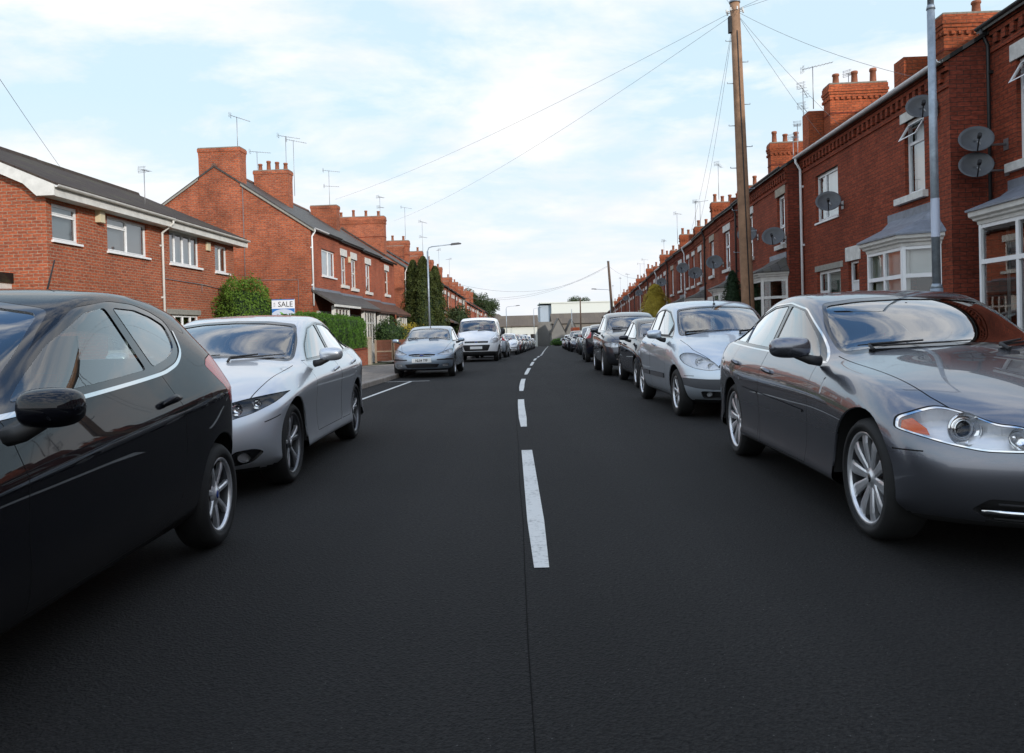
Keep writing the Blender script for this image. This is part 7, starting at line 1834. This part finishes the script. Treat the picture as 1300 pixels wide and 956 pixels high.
def street_lamp(label, x, y, h, arm, mat='steel_galv', head=True, group=None, door_=True):
    o = empty('street_lamp', label, 'street lamp', (x, y, g(y)), 0, group); m = MB(); s = 1 if arm > 0 else -1
    m.tube([(0, 0, 0), (0, 0, 1.25)], .082, 14); m.tube([(0, 0, 1.25), (0, 0, 1.32)], [.082, .06], 14); m.tube([(0, 0, 1.32), (0, 0, h - .25)], [.06, .046], 14); m.build('column', MATS[mat], o)
    if arm:
        a = MB(); a.tube([(0, 0, h - .9), (0, 0, h - .25), (s * .08, 0, h - .06), (s * .25, 0, h), (arm - s * .5, 0, h + .10)], .028, 10); a.build('bracket_arm', MATS[mat], o)
        l = MB(); l.prism([(arm - s * .55, h + .05), (arm + s * .02, h + .10), (arm + s * .05, h + .15), (arm - s * .1, h + .19), (arm - s * .5, h + .16)], 'y', -.11, .11); l.build('lantern', MATS['grey_plastic'], o, bevel=.015)
    return o
street_lamp('street lamp with long arm beside the tall conifers on the left', -4.58, 44, 6.25, 1.85)
street_lamp('distant street lamp with arm to the left, near the leaning far pole', 11.35, 90, 6.6, -2.1)
street_lamp('small far street lamp with arm to the right, left of the road end', -.7, 110, 5.9, 1.9)
street_lamp('far street lamp with no arm in front of the pale warehouse', 9.2, 120, 6.0, 0)
street_lamp('very far thin street lamp left of the pale warehouse', 4.7, 165, 8.0, 1.6)
o = empty('lamp_column', 'tall galvanised lamp column in front of the white bay on the right', 'lamp post', (6.215, 11.5, .11))
m = MB(); m.tube([(0, 0, 0), (0, 0, 1.55)], .085, 18); m.tube([(0, 0, 1.55), (0, 0, 1.62)], [.085, .06], 18); m.tube([(0, 0, 1.62), (-.01, 0, 5.62)], [.058, .052], 18); m.tube([(-.01, 0, 5.60), (-.01, 0, 5.66)], [.062, .05], 18); m.tube([(-.01, 0, 5.66), (-.012, 0, 7.9)], [.044, .038], 16)
m.build('column', MATS['steel_galv'], o)
m = MB(); m.tube([(0, 0, 7.85), (-.2, 0, 8.05), (-1.0, 0, 8.12)], .03, 10); m.build('bracket_arm', MATS['steel_galv'], o); m = MB(); m.prism([(-1.0, 8.06), (-1.6, 8.12), (-1.6, 8.2), (-1.0, 8.2)], 'y', -.12, .12); m.build('lantern', MATS['grey_plastic'], o, bevel=.015)
m = MB(); m.lathe([(2.3, .0605), (2.86, .0595)], 18, 'z'); m.build('number_sleeve', MATS['sign_pale'], o)

def wire(label, a, b, sag=.4, r=.0042):
    m = MB(); n = 16; m.tube([(lerp(a[0], b[0], t), lerp(a[1], b[1], t), lerp(a[2], b[2], t) - sag * 4 * t * (1 - t)) for t in [k / n for k in range(n + 1)]], r, 5, cap=False)
    return tag(m.build('overhead_wire', MATS['wire'], None), label, 'overhead wire', 'overhead wires')
PT = (5.70, 19.5, 8.95)
wire('upper overhead wire crossing the sky from the near pole down to the left roofs', PT, (-9.9, 45.2, 9.0), .35)
wire('lower overhead wire crossing the sky from the near pole towards the conifers', (5.66, 19.5, 8.85), (-8.0, 55, 9.1), .5)
wire('overhead wire descending at the upper left corner to the modern roof', (-3.4, 2.0, 5.4), (-11.6, 20.6, 5.7), .1)
wire('overhead wire sloping right from the near pole to the wall of the shadowed stack', PT, (8.2, 15.9, 6.1), .15)
wire('nearly level overhead wire leaving the near pole to the upper right', PT, (8.7, 12.0, 8.5), .1)
wire('left wire of the close pair dropping behind the near pole', PT, (9.3, 23.2, 6.6), .1); wire('right wire of the close pair dropping behind the near pole', (5.72, 19.5, 8.9), (9.4, 22.2, 6.7), .1)
wire('thin overhead wire falling just left of the near pole', PT, (8.6, 38.0, 5.3), .5); wire('thin overhead wire falling far down the row left of the near pole', PT, (8.2, 34.5, 5.2), .5)
wire('short overhead wire leaving the near pole to the top left edge', PT, (3.0, 14.0, 8.6), .1); wire('short overhead wire leaving the near pole to the top right edge', PT, (8.8, 17.5, 9.4), .05)
FP = (11.2, 90, 8.4)
wire('far overhead wire from the leaning pole to the left row, upper strand', FP, (-4.2, 96, 5.2), 1.3, .011); wire('far overhead wire from the leaning pole to the left row, lower strand', FP, (-4.4, 80, 4.7), 1.2, .011)
wire('far overhead wire from the leaning pole to the right row', FP, (12.2, 74, 5.8), .4, .01); wire('far faint wire sweeping over the road end', (11.2, 90, 8.3), (-4.6, 66, 5.3), 1.6, .01)

# ------------------------------------------------------------------ aerials and dishes
def aerial(label, x, y, z, h, ln=.75, ang=0.0, tilt=0.0, n=9, second=False, group='television aerials on the chimneys'):
    o = empty('television_aerial', label, 'aerial', (x, y, z), ang, group); m = MB(); m.tube([(0, 0, -.35), (0, 0, h)], .013, 6); m.build('mast', MATS['aerial_metal'], o)
    def boom(zz, L_, t, nn, nm='boom'):
        b = MB(); b.tube([(-L_ * .35, 0, zz + sin(t) * L_ * .35), (L_ * .65, 0, zz - sin(t) * L_ * .65)], .009, 5)
        for k in range(nn):
            q = k / (nn - 1); px = lerp(-L_ * .3, L_ * .63, q); pz = zz - sin(t) * px; hl = .15 - .05 * q; b.tube([(px, -hl, pz), (px, hl, pz)], .0045, 4, cap=False)
        for dz in (-.09, -.05, .05, .09): b.tube([(-L_ * .35 + abs(dz) * .4, -.14, zz + sin(t) * L_ * .33 + dz), (-L_ * .35 + abs(dz) * .4, .14, zz + sin(t) * L_ * .33 + dz)], .005, 4)
        for dy in (-.1, .1): b.tube([(-L_ * .35, dy, zz + sin(t) * L_ * .33 - .1), (-L_ * .35, dy, zz + sin(t) * L_ * .33 + .1)], .005, 4)
        b.build(nm, MATS['aerial_metal'], o)
    boom(h - .02, ln, tilt, n)
    if second: boom(h * .55, ln * .9, tilt * .5, n - 2)
    return o
AL = [('angled aerial on the big bare gable chimney', -10.85, 31.85, 8.92, 1.20, .82, 0, .35, 0), ('low pale aerial between the gable chimney and the potted stack', -11.55, 36.5, 8.2, 1.6, .95, .1, .08, 0),
      ('tall bushy aerial on a white mast before the potted stack', -9.93, 35.5, 7.5, 2.72, 1.0, 0, .18, 0), ('aerial on the second mast right of the potted stack', -9.78, 36.2, 8.0, 2.2, .9, .3, .15, 0),
      ('double aerial on the small flat topped left stack', -9.73, 43.0, 8.3, 1.9, .9, .15, .1, 1), ('small aerial above the potted stack near the conifers', -8.3, 51.0, 8.6, 1.5, .6, 1.0, .0, 1),
      ('thin aerial left of the conifer tops', -7.3, 55.5, 8.2, 1.9, .75, .2, .15, 0), ('tall faint aerial above the middle conifer', -6.6, 60.0, 7.1, 2.6, .8, .9, .1, 1),
      ('small white headed aerial behind the modern roof', -11.04, 24.0, 5.2, 1.2, .35, 1.3, 0, 0),
      ('long aerial on the left flank of the tall red stack', 9.47, 24.35, 8.15, .95, .95, .0, -.22, 0), ('crooked small aerial left of the tall red stack', 9.25, 24.6, 7.2, 1.3, .5, .8, .6, 1), ('white grid aerial in front of the tall red stack', 10.2, 23.5, 7.2, 1.4, .3, .6, 0, 0),
      ('short aerial above the roof left of the white downpipe', 9.78, 27.0, 6.8, .8, .3, .5, 0, 0), ('aerial with a dark head above the roof by the white downpipe', 10.12, 27.5, 6.9, 1.25, .35, 1.2, 0, 0),
      ('aerial just left of the near telegraph pole over the roofs', 9.6, 36.0, 7.3, 1.25, .45, .8, .3, 0), ('slim aerial on the stack left of the near telegraph pole', 9.94, 42.0, 6.9, .95, .3, 1.2, 0, 0), ('sideways aerial beside the slim one on the same stack', 10.43, 43.0, 7.0, 1.0, .7, 0, -.12, 0),
      ('tall thin aerial left of the potted right hand stacks', 10.23, 48.0, 6.6, 1.5, .5, .4, .1, 0), ('low aerial over the right row above the yellow conifer', 10.96, 56.0, 6.5, .85, .4, .9, 0, 0)]
for k, a in enumerate(AL): aerial(*a[:8], n=9 if a[5] > .5 else 5, second=bool(a[8]))
for k, (x, y, z, h) in enumerate([(12.37, 75, 5.9, 1.4), (13.26, 78, 6.1, 1.85), (13.67, 92, 5.6, 1.9), (14.64, 105, 5.4, 2.5), (15.3, 118, 5.2, 2.4), (-6.3, 70, 6.7, 1.9), (-6.0, 78, 6.6, 1.9)]):
    aerial('small faint aerial on the distant roofs', x, y, z, h, .7, .4 * k, .05, 6)
def dish(label, Y, z, right=True, r=.27, X=None, yaw=0.0, reach=.34, group='satellite dishes'):
    """wall mounted dish; opens to the street and up, away from the wall"""
    fx = X if X is not None else (fR(Y) if right else fL(Y)); s = -1 if right else 1
    o = empty('satellite_dish', label, 'satellite dish', (fx, Y, z), 0, group); br = MB()
    br.box(-.0 if s < 0 else 0, .012, -.06, .06, -.09, .09) if s > 0 else br.box(-.012, .0, -.06, .06, -.09, .09)
    br.tube([(0, 0, 0), (s * (reach - .08), 0, 0), (s * (reach - .04), 0, .06)], .018, 8); br.build('wall_bracket', MATS['aerial_metal'], o)
    D = Vector((s * .35 * 1, -.85 + yaw, .38)).normalized(); U_ = Vector((0, 0, 1)); A = D.cross(U_).normalized(); B_ = A.cross(D)
    c = Vector((s * reach, -.03, .10)); V = []; F = []; nr, na = 5, 24
    for j in range(nr + 1):
        q = j / nr
        for k in range(na): t = 2 * pi * k / na; V.append(tuple(c + A * cos(t) * r * q + B_ * sin(t) * r * .92 * q + D * (.09 * (q * q - 1))))
    for j in range(nr):
        for k in range(na): F.append((j * na + k, j * na + (k + 1) % na, (j + 1) * na + (k + 1) % na, (j + 1) * na + k))
    m = MB(); m.add(V, F, 0, True); q = m.build('reflector', MATS['dish_grey'], o)
    sd = q.modifiers.new('thick', 'SOLIDIFY'); sd.thickness = .008
    l = MB(); p0 = c - B_ * r * .9; p1 = c - B_ * r * .55 + D * r * 1.05; l.tube([tuple(p0), tuple(p1)], .011, 6); l.tube([tuple(p1 - D * .04), tuple(p1 + D * .05)], .032, 10); l.build('feed_arm', MATS['dark_trim'], o)
    return o
dish('satellite dish high on the wall partly behind the galvanised lamp column', 13.52, 4.76, X=7.355, r=.25, reach=.26)
dish('upper of two satellite dishes by the black downpipe at the right', 12.72, 4.0, X=8.04, r=.255, reach=.50); dish('lower of two satellite dishes by the black downpipe at the right', 12.70, 3.58, X=8.04, r=.25, reach=.52)
dish('satellite dish beside the wide white casement window', 17.75, 3.84, X=7.52); dish('large satellite dish over the slate topped bay', 20.72, 3.42, X=7.26, r=.29, yaw=.1)
dish('satellite dish just right of the near telegraph pole', 23.6, 3.82, X=7.44, r=.28); dish('satellite dish below the first upper window left of the near telegraph pole', 29.0, 3.45, r=.30)
dish('satellite dish under the narrow window right of the darkest dish', 33.9, 3.40, r=.30); dish('very dark satellite dish left of the narrow windows on the right row', 38.2, 3.95, r=.30)
dish('satellite dish above the rear of the small silver car, by the white downpipe', 46.4, 3.75, r=.30)
dish('distant satellite dish just above the yellow conifer', 63.0, 3.9, r=.30); dish('most distant satellite dish, left of the yellow conifer', 79.0, 4.1, r=.30)

# ------------------------------------------------------------------ estate agent's board
o = empty('sale_board', 'white and blue SALE board on a post behind the silver saloon', 'sign', (-7.1, 24.6, 0), radians(-2))
m = MB(); m.box(-.03, .03, 0, .05, 0, 2.36); m.build('post', MATS['fence_post'], o)
m = MB(); m.box(-.36, .36, -.03, -.005, 1.50, 2.38); b = m.build('board', MATS['sign_white'], o, bevel=.004)
m = MB(); m.box(-.355, .355, -.034, -.031, 2.355, 2.38); m.box(-.355, .355, -.034, -.031, 1.95, 2.09); m.build('blue_band', MATS['sign_blue'], b)
e = [(.40 * cos(t), 1.83 + .245 * sin(t)) for t in [pi * k / 24 for k in range(25)]]; e = [(max(-.355, min(.355, p[0])), p[1]) for p in e]
m = MB(); m.prism([(.355, 1.50)] + e + [(-.355, 1.50)], 'y', -.0375, -.035); m.build('oval_panel', MATS['sign_pale'], b)
m = MB(); m.prism([(-.12, 1.99), (-.04, 1.97), (.04, 1.90), (-.04, 1.915), (-.09, 1.95)], 'y', -.041, -.038); m.build('leaf_logo', MATS['sign_green'], b)
text_mesh('lettering', 'SALE', .235, MATS['room_dark'], b, (.07, -.0335, 2.215), (radians(90), 0, 0), .001, .95)
text_mesh('small_lettering', 'FOR', .075, MATS['steel_galv'], b, (-.27, -.0335, 2.215), (radians(90), radians(-90), 0), .001, 1.0)

# ------------------------------------------------------------------ buildings that close the street
def shed(label, cat, pts, parts, name='warehouse'):
    o = empty(name, label, cat, pts)
    for nm, mat, fn in parts: m = MB(); fn(m); m.build(nm, MATS[mat], o)
    return o
zb_ = -2.9
shed('long pale warehouse with flat top closing the end of the street', 'warehouse', (0, 192, zb_), [('wall', 'shed_white', lambda m: m.box(9.8, 34, 0, 18, 0, 10.6)), ('end_wall', 'sheet_blue', lambda m: m.box(7.1, 9.795, 1, 18, 0, 10.2)), ('parapet', 'shed_white', lambda m: m.box(7.0, 34.1, -.2, 18.1, 10.601, 10.9))])
shed('long brown corrugated shed in front of the pale warehouse', 'shed', (0, 176, zb_), [('wall', 'shed_brown', lambda m: m.box(9.2, 30, .2, 12, 0, 5.4)), ('roof', 'shed_roof', lambda m: m.prism([(0, 5.35), (0, 5.5), (6, 7.9), (12, 5.5), (12, 5.35)], 'x', 9.0, 30.2)), ('lean_to', 'shed_grey', lambda m: m.box(5.7, 9.19, .5, 8, 0, 6.0))], 'shed')
for k, (x, w, h) in enumerate([(10.2, 2.9, 6.3), (12.0, 2.4, 6.1)]):
    pass
shed('left steep grey gabled building at the end of the road', 'building', (10.0, 166, -2.75), [('wall', 'shed_grey', lambda m: m.prism([(-1.6, 0), (1.35, 0), (1.35, 3.3), (-.1, 6.3), (-1.6, 3.3)], 'y', 0, 7)), ('roof', 'slate', lambda m: (m.prism([(-1.75, 3.1), (-.1, 6.35), (-.1, 6.5), (-1.8, 3.15)], 'y', -.15, 7), m.prism([(1.5, 3.1), (1.55, 3.15), (-.095, 6.5), (-.095, 6.35)], 'y', -.15, 7)))], 'gabled_building')
shed('right steep grey gabled building at the end of the road', 'building', (12.6, 166, -2.75), [('wall', 'shed_grey', lambda m: m.prism([(-1.2, 0), (1.5, 0), (1.5, 3.2), (.1, 6.0), (-1.2, 3.2)], 'y', .3, 7)), ('roof', 'slate', lambda m: (m.prism([(-1.3, 3.1), (.1, 6.05), (.1, 6.2), (-1.35, 3.15)], 'y', .15, 7), m.prism([(1.6, 3.0), (1.65, 3.05), (.105, 6.2), (.105, 6.05)], 'y', .15, 7)))], 'gabled_building')
shed('low pale building with brown pitched roof left of the road end', 'building', (0, 172, -2.75), [('wall', 'shed_white', lambda m: m.box(-1.8, 5.6, .1, 8, 0, 5.0)), ('roof', 'shed_roof', lambda m: m.prism([(-.4, 4.9), (-.4, 5.05), (4.5, 7.4), (9, 5.05), (9, 4.9)], 'x', -3.0, 5.9)), ('window', 'room_dark', lambda m: [m.box(-1 + 1.7 * k, .0 + 1.7 * k, .05, .09, 1.6, 3.2) for k in range(4)])], 'low_building')
shed('small hipped brown roofed building beyond the far left cars', 'building', (-5.5, 178, -2.8), [('wall', 'shed_white', lambda m: m.box(-1.5, 5.4, 0, 6, 0, 5.8)), ('roof', 'shed_roof', lambda m: m.add([(-1.9, -.4, 5.8), (5.8, -.4, 5.8), (5.8, 6.4, 5.8), (-1.9, 6.4, 5.8), (1.4, 3, 8.0), (2.6, 3, 8.0)], [(0, 1, 5, 4), (1, 2, 5), (2, 3, 4, 5), (3, 0, 4)]))], 'low_building')
o = empty('advertising_board', 'orange board at the end of the right hand cars', 'board', (12.1, 150, g(150))); m = MB(); m.box(-.85, .85, -.05, .05, 2.0, 3.5); m.build('board', MATS['board_orange'], o); m = MB(); m.tube([(-.6, 0, 0), (-.6, 0, 2.0)], .06); m.tube([(.6, 0, 0), (.6, 0, 2.0)], .06); m.build('post', MATS['steel_galv'], o)
m = MB(); m.add([(-60, 184.2, g(184) + .02), (90, 184.2, g(184) + .02), (90, 191, g(190) + .3), (-60, 191, g(190) + .3)], [(0, 1, 2, 3)]); tag(m.build('grass_verge', MATS['verge_grass']), 'grass verge across the end of the road', 'grass', None, 'stuff')
bush('verge_bush', 'low green bush on the verge at the very end of the road', 'bush', (9.6, 164), (1.6, 1, .9), .7, 1200, .2, 'leaf_hedge', 61)
for k, x in enumerate((10.4, 11.5)):
    o = empty('marker_post', ['left yellow topped marker post at the road end', 'right yellow topped marker post at the road end'][k], 'bollard', (x, 160, g(160)), 0, 'marker posts'); m = MB(); m.tube([(0, 0, 0), (0, 0, 1.1)], .12, 8); m.build('post', MATS['white_wood'], o); m = MB(); m.tube([(0, 0, 1.1), (0, 0, 1.5)], .13, 8); m.build('cap', MATS['alarm_cream'], o)

# ------------------------------------------------------------------ cars
def put(T, label, x, y, ang=0.0, name='parked_car', cat='car', group=None, flip=False):
    """x, y: ground point under the middle of the front axle; the car faces the camera"""
    o = empty(name, label, cat, (x, y, g(y)), radians(ang), group); build_car(T, o); return o
def pitch(o, y):
    s = (g(y + 2.6) - g(y)) / 2.6; o.rotation_euler.x = math.atan(s)
xf = put(XF, 'slate grey saloon with chrome window surround, amber lamp corner and ten spoke wheels', 2.815, 4.34, -2.0)
acc = put(ACC, 'silver saloon with slanting headlights and dark split spoke wheels', -2.69, 6.48, .6)
fie = put(FIE, 'black three-door hatchback with red tail lamp, nearest on the left', -2.45, 2.05, 2.0)
sce = put(SCE, 'pale silver-blue people carrier with grey bumper strip behind the slate saloon', 3.06, 10.66, .3)
foc = put(FOC, 'blue-grey hatchback with number plate NL04 TFF facing the camera', -2.42, 21.9, -1.2)
van = put(VAN, 'white delivery van parked behind the blue-grey hatchback', -1.52, 34.6, -1.3, 'parked_van', 'van'); pitch(van, 34.6)
suv = put(SUV, 'dark grey off-roader with chrome grille bar facing the camera', 3.22, 20.35, -1.5)
plates = None
def copy_car(src, label, x, y, ang, paint_from, paint_to, group=None, rear=False, name='parked_car', cat='car'):
    c = tree_copy(src, None, {paint_from: MATS[paint_to]}); c.location = (x, y, g(y)); c.rotation_euler = (0, 0, radians(ang)); tag(c, label, cat)
    if group: c['group'] = group
    elif 'group' in c: del c['group']
    if rear:
        c.rotation_euler.z += pi
        wb = rear; c.location = (x, y + wb, g(y + wb)); c.rotation_euler.x = -math.atan((g(y + wb) - g(y)) / wb)
    else: pitch(c, y)
    if not label.count('NL04'):
        for ch in list(c.children):
            if ch.name.startswith('number_plate'):
                for t in list(ch.children): bpy.data.objects.remove(t)
    return c
G = 'parked cars along the far kerbs'
copy_car(foc, 'black hatchback with dark mirror squeezed behind the people carrier', 3.28, 15.75, -1.0, 'paint_bluegrey', 'paint_navy')
copy_car(foc, 'dark hatchback with red tail lamp lit, seen from behind on the right', 3.72, 29.7, -3.0, 'paint_bluegrey', 'paint_navy', None, 2.615)
copy_car(foc, 'white hatchback next beyond the red lamped dark car', 4.15, 36.6, -3.5, 'paint_bluegrey', 'paint_white')
copy_car(sce, 'pale blue people carrier seen past the white hatchback on the right', 4.55, 43.3, -3.5, 'paint_iceblue', 'paint_teal')
copy_car(acc, 'dark saloon far down the right kerb, its bonnet towards us', 5.0, 50.5, -4, 'paint_silver', 'paint_darkgrey')
for k, (y, s, pf, pt) in enumerate([(57, foc, 'paint_bluegrey', 'paint_darkgrey'), (63, suv, 'paint_darkgrey', 'paint_navy'), (69.5, foc, 'paint_bluegrey', 'paint_silver'), (76, acc, 'paint_silver', 'paint_navy'), (83, foc, 'paint_bluegrey', 'paint_red'), (90, sce, 'paint_iceblue', 'paint_silver'), (97, foc, 'paint_bluegrey', 'paint_white')]):
    copy_car(s, 'small car in the far queue along the right kerb', Xc(y) + 2.85, y, -4, pf, pt, 'far cars along the right kerb')
copy_car(foc, 'silver car with red tail lamp showing just past the white van', Xc(43) - 2.45, 41.6, -3, 'paint_bluegrey', 'paint_iceblue', None, 2.615)
copy_car(foc, 'white hatchback two places beyond the van on the left', Xc(51) - 2.4, 50.5, -3, 'paint_bluegrey', 'paint_white')
copy_car(foc, 'red car three places beyond the van on the left', Xc(58) - 2.4, 57, -3, 'paint_bluegrey', 'paint_red')
for k, (y, s, pf, pt) in enumerate([(63.5, acc, 'paint_silver', 'paint_darkgrey'), (70, foc, 'paint_bluegrey', 'paint_bluegrey'), (76.5, sce, 'paint_iceblue', 'paint_iceblue'), (83, foc, 'paint_bluegrey', 'paint_navy'), (90, suv, 'paint_darkgrey', 'paint_white'), (97, foc, 'paint_bluegrey', 'paint_silver'), (104, foc, 'paint_bluegrey', 'paint_white')]):
    copy_car(s, 'small car in the far queue along the left kerb', Xc(y) - 2.4, y, -4, pf, pt, 'far cars along the left kerb')
# badges and small marks on the near cars
def badge(root, T, z, w, h, ring='chrome', fill='badge_blue', dy=.03):
    p, n = T['B'].point('y', 0, z, -1); m = MB(); m.prism(ellipse(0, z, w, h, 20), 'y', p.y - .012, p.y + dy); o = m.build('badge', MATS[ring], root)
    m = MB(); m.prism(ellipse(0, z, w * .84, h * .78, 20), 'y', p.y - .0145, p.y - .0125); m.build('badge_field', MATS[fill], o)
badge(foc, FOC, .617, .072, .03); badge(van, VAN, .845, .085, .035)
badge(suv, SUV, .78, .062, .062, 'chrome', 'black_gloss')
def slats(root, T, x0, x1, zs, mat='chrome', th=.010):
    m = MB()
    for z in zs:
        pts = []
        for k in range(13): x = lerp(x0, x1, k / 12); p, n = T['B'].point('y', x, z, -1); pts.append((x, p.y + .004, z))
        m.tube(pts, th, 6)
    return m.build('grille_bar', MATS[mat], root)
slats(suv, SUV, -.5, .5, [.715, .80, .835]); slats(suv, SUV, -.62, .62, [.43]); slats(xf, XF, -.60, .60, [.295], 'chrome', .016); slats(xf, XF, -.55, .55, [.335, .26], 'dark_trim', .006)
slats(foc, FOC, -.34, .34, [.60], 'chrome', .006); slats(foc, FOC, -.42, .42, [.31, .35], 'dark_trim', .008); slats(van, VAN, -.5, .5, [.60, .52], 'dark_trim', .012)
slats(sce, SCE, .12, .40, [.63, .66, .69], 'grey_plastic', .006); slats(sce, SCE, -.40, -.12, [.63, .66, .69], 'grey_plastic', .006)
